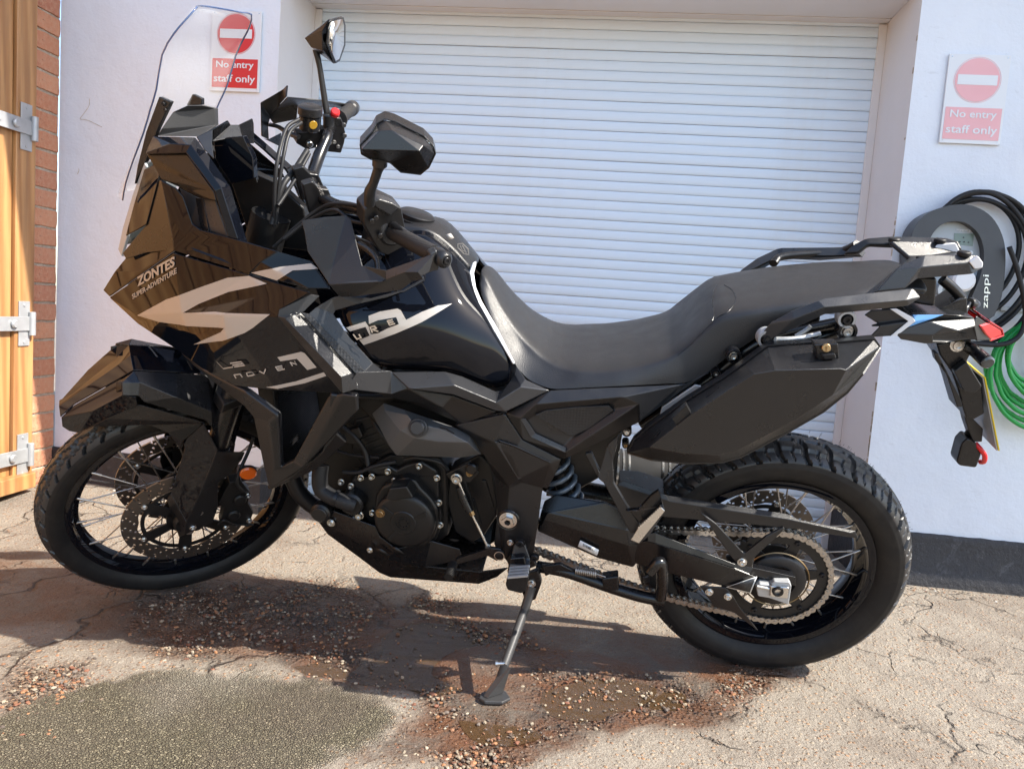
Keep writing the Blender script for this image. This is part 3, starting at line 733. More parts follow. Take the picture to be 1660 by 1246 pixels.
# ---------------------------------------------------------------- wall charger
ch = empty('wall_charger', (1.2, 0, 1.2)); tag(ch, 'dark grey horseshoe shaped car charger with coiled black cable on the right wall', 'charger')
def rel(P, o): return [tuple(Vector(p) - Vector(o.location)) for p in P]
YC = -0.10
ao = rel([(1.0403,-0.1,1.0662),(1.0202,-0.1,1.1704),(1.0186,-0.1,1.2542),(1.0513,-0.1,1.3186),(1.1208,-0.1,1.3556),(1.1992,-0.1,1.3619),(1.2685,-0.1,1.3267),(1.3147,-0.1,1.2552),(1.3313,-0.1,1.1693),(1.3324,-0.1,1.0652),(1.3171,-0.1,0.997)], ch)
ai = rel([(1.2319,-0.1,1.0098),(1.238,-0.1,1.0587),(1.2567,-0.1,1.1332),(1.2572,-0.1,1.2103),(1.2323,-0.1,1.2689),(1.1888,-0.1,1.3015),(1.1466,-0.1,1.3053),(1.1068,-0.1,1.2885),(1.0801,-0.1,1.2432),(1.0742,-0.1,1.1738),(1.0884,-0.1,1.0695)], ch)
arch = [tuple(p) for p in spline(ao, 5)] + rel([(1.2955,-0.1,0.9786),(1.2662,-0.1,0.9743),(1.2429,-0.1,0.9853)], ch) + [tuple(p) for p in spline(ai, 5)]
bm = bmesh.new(); prism(bm, arch, (0, 0.09, 0)); o = bmobj('casing', bm, 'charger_graphite', ch, smooth=60); bevel(o, 0.018, 5, 50)
pan = rel([(1.0791,-0.07,1.0058),(1.0595,-0.07,1.1752),(1.0687,-0.07,1.2709),(1.1268,-0.07,1.3268),(1.2065,-0.07,1.3313),(1.2735,-0.07,1.2725),(1.2956,-0.07,1.1901),(1.2767,-0.07,1.0834),(1.257,-0.07,0.9971),(1.1679,-0.07,0.98)], ch)
bm = bmesh.new(); prism(bm, pan, (0, 0.065, 0)); o = bmobj('front_panel', bm, 'charger_grey', ch, smooth=60); bevel(o, 0.004, 3)
q = rel([(1.1697,-0.0712,1.2326),(1.2322,-0.0712,1.2301),(1.2311,-0.0712,1.272),(1.1672,-0.0712,1.2703)], ch)
bm = bmesh.new(); prism(bm, q, (0, 0.002, 0)); o = bmobj('display', bm, 'display', ch, smooth=None)
bm = bmesh.new()
for p in rel([(1.1985,-0.072,1.2574),(1.1883,-0.072,1.2421),(1.2023,-0.072,1.2429),(1.2164,-0.072,1.2417)], ch): cyl(bm, p, (0, 1, 0), 0.0028, 0, 0.0008, 10)
bmobj('icon', bm, 'satin_black', ch)
bm = bmesh.new()
for p in rel([(1.2061,-0.073,1.2074),(1.2282,-0.073,1.2066)], ch): cyl(bm, p, (0, 1, 0), 0.0075, -0.001, 0.003, 18, 0.001)
bmobj('button', bm, 'sign_white', ch)
text3('myenergi', rel([(1.1744,-0.0715,1.2759),(1.2204,-0.0715,1.2765),(1.1731,-0.0715,1.2874)], ch), 0.0004, mat='sign_white', parent=ch)
text3('zappi', rel([(1.298,-0.1006,1.0208),(1.2881,-0.1006,1.1332),(1.2741,-0.1006,1.0212)], ch), 0.0006, mat='steel', parent=ch)
# socket boss and grey plug holder behind the rack
c = rel([(1.2044,-0.09,1.1093)], ch)[0]
bm = bmesh.new(); cyl(bm, c, (0, 1, 0), 0.038, -0.02, 0.03, 32, 0.008); bmobj('plug_holder', bm, 'white_paint', ch)
c = rel([(1.1625,-0.08,1.0753)], ch)[0]
bm = bmesh.new(); revolve(bm, [(0.02, 0.02), (0.02, -0.012), (0.034, -0.012), (0.036, 0.02)], c, (0, 1, 0), 32); bmobj('socket', bm, 'galvanised', ch)
bm = bmesh.new()
for k in range(5):
    rx, rz = 0.155 + 0.012 * k, 0.19 + 0.02 * k; cx, cz = 0.045 + 0.006 * k, -0.03 - .012 * k
    P = []
    for i in range(36):
        a = 2 * PI * i / 36
        P.append((cx + math.cos(a) * rx * (1 + .03 * math.sin(3 * a + k)), -0.03 - 0.012 * (k % 3) - .006 * math.sin(2 * a + k), cz + math.sin(a) * rz * (1 + .04 * math.sin(2 * a + k * 2)) + 0.035))
    tube(bm, P, 0.0085, 8, 2, closed=True, cap=False)
P = rel([(1.3257,-0.12,1.2292),(1.3629,-0.12,1.1493),(1.4016,-0.12,1.0279),(1.3985,-0.12,0.9444),(1.3448,-0.12,0.9027),(1.2364,-0.12,0.8986)], ch)
tube(bm, P, 0.0085, 8, 8)
bmobj('charging_cable', bm, 'cable_black', ch, smooth=180)
# green hose
hs = empty('garden_hose', (1.5, -0.05, 0.84)); tag(hs, 'coiled bright green garden hose hanging on the wall below the charger', 'hose')
bm = bmesh.new()
for k in range(8):
    rx = 0.135 + 0.006 * k + random.uniform(-.008, .008); rz = 0.125 + 0.009 * k
    P = []
    for i in range(30):
        a = 2 * PI * i / 30
        P.append((0.02 + random.uniform(-.002, .002) + math.cos(a) * rx, -0.012 - 0.014 * (k % 3) + .01 * math.sin(a + k), 0.05 - 0.012 * k + math.sin(a) * rz + random.uniform(-.002, .002)))
    tube(bm, P, 0.0075, 8, 3, closed=True, cap=False)
tube(bm, rel([(1.3264,-0.05,0.8514),(1.3424,-0.05,0.7877),(1.3745,-0.05,0.725),(1.4283,-0.05,0.6686),(1.4817,-0.05,0.6471),(1.5642,-0.05,0.6326)], hs), 0.0075, 8, 6)
bmobj('coil', bm, 'green_hose', hs, smooth=180)
bm = bmesh.new(); tube(bm, rel([(1.4714,-0.03,0.9375),(1.4863,-0.03,0.8196),(1.5331,-0.03,0.8017)], hs), 0.012, 8, 4); bmobj('hook', bm, 'galvanised', hs)
# slim grey trunking on the wall behind
bm = bmesh.new(); p = [(1.3774,0.0,1.0279),(1.5405,0.0,1.0265)]
box(bm, (p[0][0], -0.012, p[0][2] - 0.008), (2.6, -0.001, p[0][2] + 0.008)); o = bmobj('cable_trunking', bm, 'galvanised', smooth=None); bevel(o, 0.002)
tag(o, 'slim grey cable trunking running right across the wall from the charger', 'trunking')

# ================================================================= MOTORCYCLE
MK = empty('motorcycle')
MK.matrix_world = Matrix(((0.9999978, 0.0019829, -0.0006458, -1.11674652), (-0.0020855, 0.9508412, -0.3096719, -0.82223565), (0, 0.3096726, 0.9508433, 0.01048509), (0, 0, 0, 1)))
tag(MK, 'black adventure motorcycle leaning on its side stand in front of the white shutter', 'motorcycle')

def mir(p): return (p[0], -p[1], p[2])
def shell(name, V, F, mat, th=0.004, mirror=False, bev=0.0015, steer=False, sub=0, parent=None, smooth=30, seg=2):
    """faceted panel: V points, F faces; thickened inwards, edges rounded"""
    P = parent or MK
    V = [Vector(v) for v in V]
    nrm = Vector((0, 0, 0))
    for f in F:
        a = V[f[0]]
        for i in range(1, len(f) - 1): nrm += (V[f[i]] - a).cross(V[f[i + 1]] - a)
    side = sum(v.y for v in V)
    want = -1 if side <= 0 else 1
    if nrm.y * want < 0: F = [tuple(reversed(f)) for f in F]
    V2 = list(V); F2 = list(F)
    used = sorted({i for f in F2 for i in f}); mp_ = {i: k for k, i in enumerate(used)}; V2 = [V2[i] for i in used]; F2 = [tuple(mp_[i] for i in f) for f in F2]
    if mirror:
        shell(name, [mir(v) for v in V], F, mat, th, False, bev, steer, sub, parent, smooth, seg)
    if steer: V2 = [steered(v) for v in V2]
    me = bpy.data.meshes.new(name); me.from_pydata([tuple(v) for v in V2], [], F2); me.update()
    o = link(name, me, mat, P, None)
    if sub:
        m = o.modifiers.new('sub', 'SUBSURF'); m.levels = sub; m.render_levels = sub; m.boundary_smooth = 'PRESERVE_CORNERS'
    m = o.modifiers.new('solid', 'SOLIDIFY'); m.thickness = th; m.offset = -1; m.use_even_offset = False
    if bev and not sub: bevel(o, bev * (1.7 if mat in ('matte_black', 'matte_grey') else 1.0), 3, 9)
    me.polygons.foreach_set('use_smooth', [True] * len(me.polygons))
    if not sub: me.set_sharp_from_angle(angle=math.radians(smooth))
    return o
def ngon(name, pts, mat, th=0.004, **k):
    """flat-ish outline panel (triangulated) """
    P = [Vector(p) for p in pts]
    tri = tessellate_polygon([[Vector((p.x, p.z, 0)) for p in P]])
    bm = bmesh.new(); vs = [bm.verts.new(p) for p in P]
    for t in tri:
        try: bm.faces.new([vs[i] for i in t])
        except ValueError: pass
    bmesh.ops.dissolve_limit(bm, angle_limit=0.03, verts=bm.verts, edges=bm.edges)
    bm.verts.index_update()
    V = [v.co.copy() for v in bm.verts]; F = [[v.index for v in f.verts] for f in bm.faces]; bm.free()
    return shell(name, V, F, mat, th, **k)
def slab(name, pts, th, mat, bev=0.003, seg=3, steer=False, mirror=False, parent=None):
    """solid plate: outline pushed th metres towards +y (the bike's far side)"""
    bm = bmesh.new(); prism(bm, pts, (0, th, 0))
    if mirror: slab(name, [mir(p) for p in pts], -th, mat, bev, seg, steer, False, parent)
    o = bmobj(name, bm, mat, parent or MK, 45, steer)
    if bev: bevel(o, bev, seg, 25)
    return o
def tubes(name, pts, r, mat, steer=False, mirror=False, n=10, smooth=6, parent=None, flat=None):
    if mirror: tubes(name, [mir(p) for p in pts], r, mat, steer, False, n, smooth, parent, flat)
    bm = bmesh.new(); tube(bm, pts, r, n, smooth, flat=flat)
    return bmobj(name, bm, mat, parent or MK, 50, steer)
def bolt(c, r=0.006, h=0.004, mat='steel', ax=(0, -1, 0), parent=None, steer=False, name='bolt'):
    bm = bmesh.new()
    revolve(bm, [(1e-5, h * .45), (r * .45, h * .45), (r * .5, h), (r * .9, h), (r, h * .8), (r, 0), (r * 1.3, 0), (r * 1.3, -h * .4)], c, ax, 12)
    return bmobj(name, bm, mat, parent or MK, 35, steer)
def hexnut(c, r, h, mat='steel', ax=(0, -1, 0), steer=False, name='nut'):
    bm = bmesh.new(); revolve(bm, [(r * .5, -0.002), (r * .5, h), (r * .95, h), (r, h * .85), (r, 0)], c, ax, 6)
    revolve(bm, [(r * .5, 0.0), (r * 1.35, 0.0), (r * 1.35, -0.003)], c, ax, 24)
    return bmobj(name, bm, mat, MK, 25, steer)

# ---------------------------------------------------------------- wheels
WB, RF, RR_ = 1.579, 0.345, 0.334
def tyre_mesh(name, R, hw, rim_r, groove, mat, cx, steer, parent, nth=720):
    # profile: s from -1 (near bead) to 1 (far bead)
    sec = R - rim_r; rc = R - sec * 0.52
    prof = []
    m = 56
    for i in range(m + 1):
        s_ = -1 + 2 * i / m; a = s_ * 2.45
        yy = hw * math.sin(a) * (1.0 if abs(a) < PI / 2 else (0.985)); zz = math.cos(a)
        r = rc + (sec * 0.52 if zz > 0 else sec * 0.60) * zz
        if abs(s_) > 0.93: r = max(r, rim_r - 0.004)
        prof.append((yy, r, s_))
    V = []; F = []; mi = []
    for k in range(nth):
        th = 2 * PI * k / nth; c, sn = math.cos(th), math.sin(th)
        for (yy, r, s_) in prof:
            g = groove(th, s_); rr = r - g
            y2 = yy * (1 - g * 1.2 / hw * (1 if abs(s_) > .35 else 0))
            V.append((cx + rr * c, y2, R + rr * sn))
    P = len(prof)
    for k in range(nth):
        for j in range(P - 1):
            a = k * P + j; b = ((k + 1) % nth) * P + j
            F.append((a, a + 1, b + 1, b)); mi.append(1 if abs(prof[j][2] + 1 / m) < 0.50 else 0)
    if steer: V = [tuple(steered(v)) for v in V]
    me = bpy.data.meshes.new(name); me.from_pydata(V, [], F)
    o = link(name, me, ['rubber', 'tread_rubber'], parent, None)
    me.polygons.foreach_set('material_index', mi); me.polygons.foreach_set('use_smooth', [True] * len(F)); me.set_sharp_from_angle(angle=math.radians(38))
    return o
def line(x, w, soft=0.25):
    x = abs(x); return 1 - sm(w * (1 - soft), w * (1 + soft), x)
def rear_groove(th, s):
    N = 34; g = 0.0
    u = th / (2 * PI) * N
    a = abs(s)
    sgn = 1 if s > 0 else -1
    # curved transverse grooves running to the shoulder
    off = u + (0.0 if sgn > 0 else 0.5) + 0.55 * math.sin(min(1, a / 0.45) * 1.5) + 0.12 * math.sin(a * 14)
    f = (off % 1.0); f = min(f, 1 - f)
    if a > 0.07 and a < 0.50: g = max(g, line(f, 0.085 + .03 * a))
    # longitudinal zigzags
    zz = 0.015 * math.sin(2 * PI * u)
    for c in (0.085, 0.27):
        if abs(a - c - zz) < .05: g = max(g, line(a - c - zz, 0.016))
    # sipes
    f2 = ((off + .5) % 1.0); f2 = min(f2, 1 - f2)
    if 0.28 < a < 0.46: g = max(g, .45 * line(f2, 0.03))
    e = 1.0 if a < 0.47 else max(0, 1 - (a - 0.47) / 0.04)
    return 0.0075 * g * e + (0.0012 * sm(.5, .52, a) if a < .8 else 0.0012)
def front_groove(th, s):
    N = 40; g = 0.0; u = th / (2 * PI) * N; a = abs(s)
    off = u + (0.0 if s > 0 else 0.5) - a * 2.2 + 0.15 * math.sin(a * 12)
    f = (off % 1.0); f = min(f, 1 - f)
    if 0.05 < a < 0.50: g = max(g, line(f, 0.075))
    zz = 0.03 * (abs(((u * 1.0) % 1.0) - 0.5) * 4 - 1)
    for c in (0.10, 0.28):
        g = max(g, line(a - c - zz, 0.02))
    e = 1.0 if a < 0.5 else max(0, 1 - (a - 0.5) / 0.04)
    return 0.0075 * g * e
def wheel(name, cx, R, hw, rim_r, rim_hw, groove, nsp, hub_r, hub_hw, steer, flip=False):
    T = (lambda p: steered(p)) if steer else (lambda p: Vector(p))
    c = Vector((cx, 0, R))
    bm = bmesh.new()
    prof = [(0.012, -hub_hw), (hub_r * .55, -hub_hw), (hub_r * .6, -hub_hw + .006), (hub_r, -hub_hw + .008), (hub_r, -hub_hw + .016), (hub_r * .62, -hub_hw + .024), (hub_r * .55, 0), (hub_r * .62, hub_hw - .024), (hub_r, hub_hw - .016), (hub_r, hub_hw - .008), (hub_r * .6, hub_hw - .006), (hub_r * .5, hub_hw), (0.012, hub_hw)]
    revolve(bm, prof, c, (0, 1, 0), 40)
    wh = bmobj(name, bm, 'engine_black', MK, 40, steer)
    bm = bmesh.new()
    w = rim_hw
    prof = [(rim_r + .0, -w), (rim_r + .004, -w + .001), (rim_r + .004, -w + .003), (rim_r - .010, -w + .005), (rim_r - .013, -w + .012), (rim_r - .016, -w * .55), (rim_r - .026, -w * .35), (rim_r - .028, 0), (rim_r - .026, w * .35), (rim_r - .016, w * .55), (rim_r - .013, w - .012), (rim_r - .010, w - .005), (rim_r + .004, w - .003), (rim_r + .004, w - .001), (rim_r, w),
            (rim_r - .014, w - .001), (rim_r - .018, w * .6), (rim_r - .030, w * .38), (rim_r - .032, 0), (rim_r - .030, -w * .38), (rim_r - .018, -w * .6), (rim_r - .014, -w + .001)]
    revolve(bm, prof, c, (0, 1, 0), 128, closed=True)
    bmobj('rim', bm, 'gloss_black', wh, 40, steer)
    tyre_mesh('tyre', R, hw, rim_r, groove, 'rubber', cx, steer, wh)
    # spokes: each its own mesh
    me = None
    for i in range(nsp):
        side = -1 if i % 2 else 1; pr = 1 if (i // 2) % 2 else -1
        a = 2 * PI * (i + .5) / nsp; ah = a + pr * 0.62
        h = Vector((cx + hub_r * .93 * math.cos(ah), side * (hub_hw - .012), R + hub_r * .93 * math.sin(ah)))
        e = Vector((cx + (rim_r - .020) * math.cos(a), -side * w * .18 + side * w * .5 if False else side * w * .42, R + (rim_r - .020) * math.sin(a)))
        h, e = T(h), T(e); d = (e - h)
        if me is None:
            bm = bmesh.new(); cyl(bm, (0, 0, 0), (0, 0, 1), 0.0019, 0, 0.88, 7); cyl(bm, (0, 0, 0), (0, 0, 1), 0.0034, 0.88, 1.0, 7)
            s0 = bmobj('spoke', bm, 'spoke_steel', wh, 60); me = s0.data; o = s0
        else:
            o = bpy.data.objects.new('spoke', me); col.objects.link(o); o.parent = wh
        q = d.to_track_quat('Z', 'Y').to_matrix().to_4x4()
        o.matrix_local = Matrix.Translation(h) @ q @ Matrix.Diagonal((1, 1, d.length, 1))
    # nipple dots on the rim edge
    return wh
fw = wheel('front_wheel', 0.0, RF, 0.047, 0.278, 0.030, front_groove, 36, 0.055, 0.055, True)
rw = wheel('rear_wheel', WB, RR_, 0.078, 0.238, 0.058, rear_groove, 36, 0.062, 0.062, False)
def brake_disc(cx, cz, y, ro, ri, parent, steer, nh, carrier=True):
    """rotor with real drilled holes, on a spider"""
    bm = bmesh.new(); n = 620; rows = 3
    t = 0.005
    # ring built by boolean-free hole punching: polar grid with holes left out
    nr = 20; grid = {}
    def ok(i, j):
        a = 2 * PI * (i + .5) / n; r = (j + .5) / nr
        k = a / (2 * PI) * nh; 
        for q, (ph, rr) in enumerate(((0.0, .2), (.33, .45), (.66, .72), (.5, .9))):
            f = (k + ph) % 1.0; f = min(f, 1 - f) / nh * 2 * PI * (ri + (ro - ri) * rr)
            if math.hypot(f, (r - rr) * (ro - ri)) < 0.0037: return False
        return True
    for s_ in (0, 1):
        for i in range(n):
            for j in range(nr + 1):
                a = 2 * PI * i / n; r = ri + (ro - ri) * j / nr
                if j == 0: r += 0.0025 * math.cos(a * 12)
                grid[s_, i, j] = bm.verts.new((cx + r * math.cos(a), y + (t if s_ else 0), cz + r * math.sin(a)))
    def keep(i, j): return 0 <= j < nr and ok(i % n, j)
    for i in range(n):
        for j in range(nr):
            if not keep(i, j): continue
            i2 = (i + 1) % n
            bm.faces.new((grid[0, i, j], grid[0, i2, j], grid[0, i2, j + 1], grid[0, i, j + 1]))
            bm.faces.new((grid[1, i, j], grid[1, i, j + 1], grid[1, i2, j + 1], grid[1, i2, j]))
            for (ii, jj, a, b) in ((i, j - 1, (i, j), (i2, j)), (i, j + 1, (i, j + 1), (i2, j + 1)), (i - 1, j, (i, j), (i, j + 1)), (i + 1, j, (i2, j), (i2, j + 1))):
                if not keep(ii, jj):
                    bm.faces.new((grid[0, a[0], a[1]], grid[0, b[0], b[1]], grid[1, b[0], b[1]], grid[1, a[0], a[1]]))
    for v in [v for v in bm.verts if not v.link_faces]: bm.verts.remove(v)
    o = bmobj('brake_disc', bm, 'disc_steel', parent, 30, steer)
    bm = bmesh.new()
    for i in range(6):
        a = 2 * PI * i / 6 + .3
        p = [(cx + r * math.cos(a + d), y, cz + r * math.sin(a + d)) for r, d in ((.035, -.35), (ri - .012, -.16), (ri + .004, -.10), (ri + .004, .10), (ri - .012, .16), (.035, .35))]
        prism(bm, p, (0, t, 0))
    revolve(bm, [(.05, 0), (.05, t), (.032, t), (.032, 0)], (cx, y, cz), (0, 1, 0), 36, closed=True)
    revolve(bm, [(ri - .006, 0), (ri - .006, t * .8), (ri - .016, t * .8), (ri - .016, 0)], (cx, y + .0005, cz), (0, 1, 0), 60, closed=True)
    bmobj('disc_carrier', bm, 'engine_black', parent, 30, steer)
    for i in range(6):
        a = 2 * PI * i / 6 + .3
        bolt((cx + (ri + .001) * math.cos(a), y - .001, cz + (ri + .001) * math.sin(a)), .006, .003, 'steel', parent=parent, steer=steer, name='rivet')
brake_disc(0, RF, -0.080, 0.158, 0.118, fw, True, 26)
brake_disc(0, RF, 0.076, 0.158, 0.118, fw, True, 26)
brake_disc(WB, RR_, 0.088, 0.132, 0.095, rw, False, 22)
# hub centre details
bm = bmesh.new(); revolve(bm, [(.001, -.02), (.03, -.02), (.036, -.012), (.036, 0)], (0, -.085, RF), (0, 1, 0), 32); bmobj('hub_cap', bm, 'engine_black', fw, 40, True)
text3('DOT  J21 x 1.85 MT 2.15  TL', [(-.072, -.0305, RF - .268), (.030, -.0305, RF - .2735), (-.0735, -.0305, RF - .2625)], 0.0003, mat='pearl_label', parent=fw, steer=True) if False else None
# moulding hairs on the tyres
def hairs(name, cx, R, hw, parent, steer, n):
    bm = bmesh.new()
    for i in range(n):
        th = random.uniform(0, 2 * PI); y = random.uniform(-.8, .8) * hw
        r = R - 0.012 * (abs(y) / hw) ** 2 - .002
        a = Vector((cx + r * math.cos(th), y, R + r * math.sin(th))); L = random.uniform(.003, .008)
        d = Vector((math.cos(th), y / hw * .5 + random.uniform(-.4, .4), math.sin(th) + random.uniform(-.3, .3)))
        tube(bm, [a, a + d * L], 0.00045, 3, 0)
    tag(bmobj(name, bm, 'rubber', parent, 60, steer), kind='stuff')
hairs('rubber_hair', 0, RF, .047, fw, True, 420)
hairs('rubber_hair', WB, RR_, .078, rw, False, 420)

# ---------------------------------------------------------------- drive: sprocket, chain
SY = -0.098
fs = [(0.9975,-0.098,0.3743)][0]; FSX, FSZ = fs[0], fs[2]; fr_ = 0.040; rr_ = 0.126
bm = bmesh.new()
nt = 43; P = []
for i in range(nt * 4):
    a = 2 * PI * i / (nt * 4); r = rr_ + (0.004 if i % 4 in (0, 1) else -0.003); P.append((r, a))
ri = 0.098
o_ = [bm.verts.new((WB + r * math.cos(a), SY, RR_ + r * math.sin(a))) for r, a in P]; o2 = [bm.verts.new((v.co.x, SY + .006, v.co.z)) for v in o_]
i_ = [bm.verts.new((WB + ri * math.cos(a), SY, RR_ + ri * math.sin(a))) for r, a in P]; i2 = [bm.verts.new((v.co.x, SY + .006, v.co.z)) for v in i_]
n = len(P)
for k in range(n):
    q = (k + 1) % n
    bm.faces.new((o_[k], o_[q], i_[q], i_[k])); bm.faces.new((o2[k], i2[k], i2[q], o2[q])); bm.faces.new((o_[k], o2[k], o2[q], o_[q])); bm.faces.new((i_[k], i_[q], i2[q], i2[k]))
for i in range(6):
    a = 2 * PI * i / 6 + .2
    prism(bm, [(WB + r * math.cos(a + d), SY + .0005, RR_ + r * math.sin(a + d)) for r, d in ((.058, -.3), (.099, -.12), (.099, .12), (.058, .3))], (0, .005, 0))
revolve(bm, [(.062, 0), (.062, .006), (.04, .006), (.04, 0)], (WB, SY, RR_), (0, 1, 0), 48, closed=True)
spk = bmobj('sprocket', bm, 'engine_black', rw, 30)
bm = bmesh.new(); revolve(bm, [(.070, .001), (.070, -.012), (.066, -.016), (.045, -.018), (.04, -.01)], (WB, SY, RR_), (0, 1, 0), 48); bmobj('sprocket_carrier', bm, 'dark_metal', rw)
bm = bmesh.new(); revolve(bm, [(.0745, -.0135), (.0765, -.0155), (.0785, -.0135)], (WB, SY + .006, RR_), (0, 1, 0), 72); bmobj('bright_ring', bm, 'bronze', rw)
for i in range(6):
    a = 2 * PI * i / 6 + .2
    bolt((WB + .108 * math.cos(a), SY - .001, RR_ + .108 * math.sin(a)), .006, .004, 'dark_metal', parent=rw, name='sprocket_bolt')
# chain path
path = []
d = math.atan2(FSZ - RR_, FSX - WB)      # from rear to front
def arc(cx, cz, r, a0, a1, m): return [(cx + r * math.cos(a0 + (a1 - a0) * i / m), cz + r * math.sin(a0 + (a1 - a0) * i / m)) for i in range(m + 1)]
rc = rr_ + .002
path += arc(WB, RR_, rc, PI / 2 + .28, -PI / 2 - .05, 60)
lo0 = Vector((path[-1][0], path[-1][1])); lo1 = Vector((FSX + .004, FSZ - fr_))
for i in range(1, 30):
    t = i / 30; p = lo0.lerp(lo1, t); path.append((p.x, p.y - 0.022 * math.sin(PI * t)))
path += arc(FSX, FSZ, fr_, -PI / 2, -3 * PI / 2 + .1, 20)
up0 = Vector((path[-1][0], path[-1][1])); up1 = Vector((path[0][0], path[0][1]))
for i in range(1, 30):
    t = i / 30; p = up0.lerp(up1, t); path.append((p.x, p.y - 0.004 * math.sin(PI * t)))
L = [0]
for i in range(len(path)): L.append(L[-1] + (Vector(path[(i + 1) % len(path)]) - Vector(path[i])).length)
tot = L[-1]; NL = int(tot / 0.0159 / 2) * 2; step = tot / NL
def atl(s):
    s %= tot; lo = 0
    for i in range(len(path)):
        if L[i + 1] >= s: lo = i; break
    t = (s - L[lo]) / max(1e-9, L[lo + 1] - L[lo]); a = Vector(path[lo]); b = Vector(path[(lo + 1) % len(path)]); return a.lerp(b, t)
def plate(bm, y0, y1, w):
    P = []; h = step / 2
    for i in range(10): a = PI / 2 + PI * i / 9; P.append((-h + w * math.cos(a), y0, w * math.sin(a)))
    P.append((0, y0, -w * .62))
    for i in range(10): a = -PI / 2 + PI * i / 9; P.append((h + w * math.cos(a), y0, w * math.sin(a)))
    P.append((0, y0, w * .62)); prism(bm, P, (0, y1 - y0, 0))
lk = []
for kind in (0, 1):
    bm = bmesh.new()
    if kind == 0: plate(bm, -.0095, -.0075, .0078); plate(bm, .0075, .0095, .0078); 
    else: plate(bm, -.0068, -.0048, .0078); plate(bm, .0048, .0068, .0078)
    for sx in (-step / 2, step / 2): cyl(bm, (sx, 0, 0), (0, 1, 0), .0026 if kind == 0 else .005, -.0115 if kind == 0 else -.0048, .0115 if kind == 0 else .0048, 10)
    me = bpy.data.meshes.new('link'); bmesh.ops.recalc_face_normals(bm, faces=bm.faces); bm.to_mesh(me); bm.free(); me.materials.append(MATS['chain_steel']); lk.append(me)
chn = empty('chain'); chn.parent = MK
for i in range(NL):
    a = atl(i * step); b = atl((i + 1) * step); m_ = (a + b) / 2; an = math.atan2(b.y - a.y, b.x - a.x)
    o = bpy.data.objects.new('link', lk[i % 2]); col.objects.link(o); o.parent = chn
    o.location = (m_.x, SY + .003, m_.y); o.rotation_euler = (0, -an, 0)

# ---------------------------------------------------------------- front end (turned with the steering)
# fork legs
for sy in (-1, 1):
    top = (0.262, 0.098 * sy, 0.90); mid = (0.150, 0.098 * sy, 0.60); bot = (0.006, 0.098 * sy, 0.325)
    A = Vector((0.29, 0.098 * sy, 1.02)); B = Vector((0.012, 0.098 * sy, 0.335))
    lp = lambda t: A.lerp(B, t)
    bm = bmesh.new(); tube(bm, [lp(0), lp(.36), lp(.62)], [.027, .027, .027], 24, 0); tube(bm, [lp(.62), lp(.635)], .031, 24, 0)
    fk = bmobj('fork_leg', bm, 'bronze' if False else 'satin_black', MK, 50, True)
    bm = bmesh.new(); tube(bm, [lp(.6), lp(.66), lp(.9), lp(1.0)], [.022, .026, .029, .026], 20, 0)
    tube(bm, [lp(.64), lp(.70)], .034, 20, 0)
    bmobj('fork_lower', bm, 'engine_black', fk, 50, True)
    bm = bmesh.new(); tube(bm, [lp(.635), lp(.645)], .0285, 24, 0); bmobj('dust_seal', bm, 'steel', fk, 50, True)
bm = bmesh.new(); cyl(bm, (0, 0, RF), (0, 1, 0), .011, -.13, .13, 16); bmobj('front_axle', bm, 'steel', MK, 40, True)
# yokes
def yoke(name, t):
    A = Vector((0.29, 0, 1.02)); B = Vector((0.012, 0, 0.335)); c = A.lerp(B, t); up = (A - B).normalized()
    bm = bmesh.new()
    P = [c + Vector((.035, -.06, 0)), c + Vector((.04, .06, 0)), c + Vector((.03, .12, 0)), c + Vector((-.03, .135, 0)), c + Vector((-.04, .08, 0)), c + Vector((-.012, 0, 0)), c + Vector((-.04, -.08, 0)), c + Vector((-.03, -.135, 0)), c + Vector((.03, -.12, 0))]
    prism(bm, [p - up * .014 for p in P], up * .028); o = bmobj(name, bm, 'engine_black', MK, 40, True); bevel(o, .004)
yoke('lower_yoke', .42); yoke('upper_yoke', .02)
# gloss beak and mudguard
V = [(-0.1931,-0.03,0.731),(-0.1658,-0.062,0.6992),(-0.1873,-0.035,0.6894),(-0.1598,-0.02,0.7503),(-0.051,-0.04,0.8114),(-0.0187,-0.05,0.8329),(-0.0472,-0.075,0.8264),(-0.052,-0.095,0.8057),(-0.0272,-0.1,0.7977),(-0.0282,-0.1,0.7735),(-0.1203,-0.08,0.7684),(-0.1993,-0.025,0.6994)]
F = [(0,10,1,2,11),(0,3,4,6,7,10),(4,5,6),(10,7,8,9,1)]
mg = shell('mudguard', V, F, 'gloss_black', .003, mirror=True, steer=True, bev=.002)
# closing strip along the crown between the two halves
a = [(-0.1598,-0.02,0.7503),(-0.051,-0.04,0.8114),(-0.0187,-0.05,0.8329),(-0.1931,-0.03,0.731)]
sV = []
for p in (a[3], a[0], a[1], a[2]): sV += [Vector(p), Vector(mir(p))]
for v in sV[2:]: pass
cr = []
for i in range(4):
    l, r = sV[2 * i], sV[2 * i + 1]; m_ = (l + r) / 2 + Vector((0, 0, .006)); cr.append((l, m_, r))
b2 = [(0.0667,-0.05,0.8022),(0.1325,-0.04,0.769),(0.1825,-0.04,0.6814)]
for p in b2:
    l, r = Vector(p), Vector(mir(p)); cr.append((l, (l + r) / 2 + Vector((0, 0, .004)), r))
V = [q for t in cr for q in t]; F = []
for i in range(len(cr) - 1):
    for j in (0, 1): F.append((3 * i + j, 3 * i + j + 1, 3 * i + j + 4, 3 * i + j + 3))
shell('mudguard_crown', V, F, 'gloss_black', .003, steer=True)
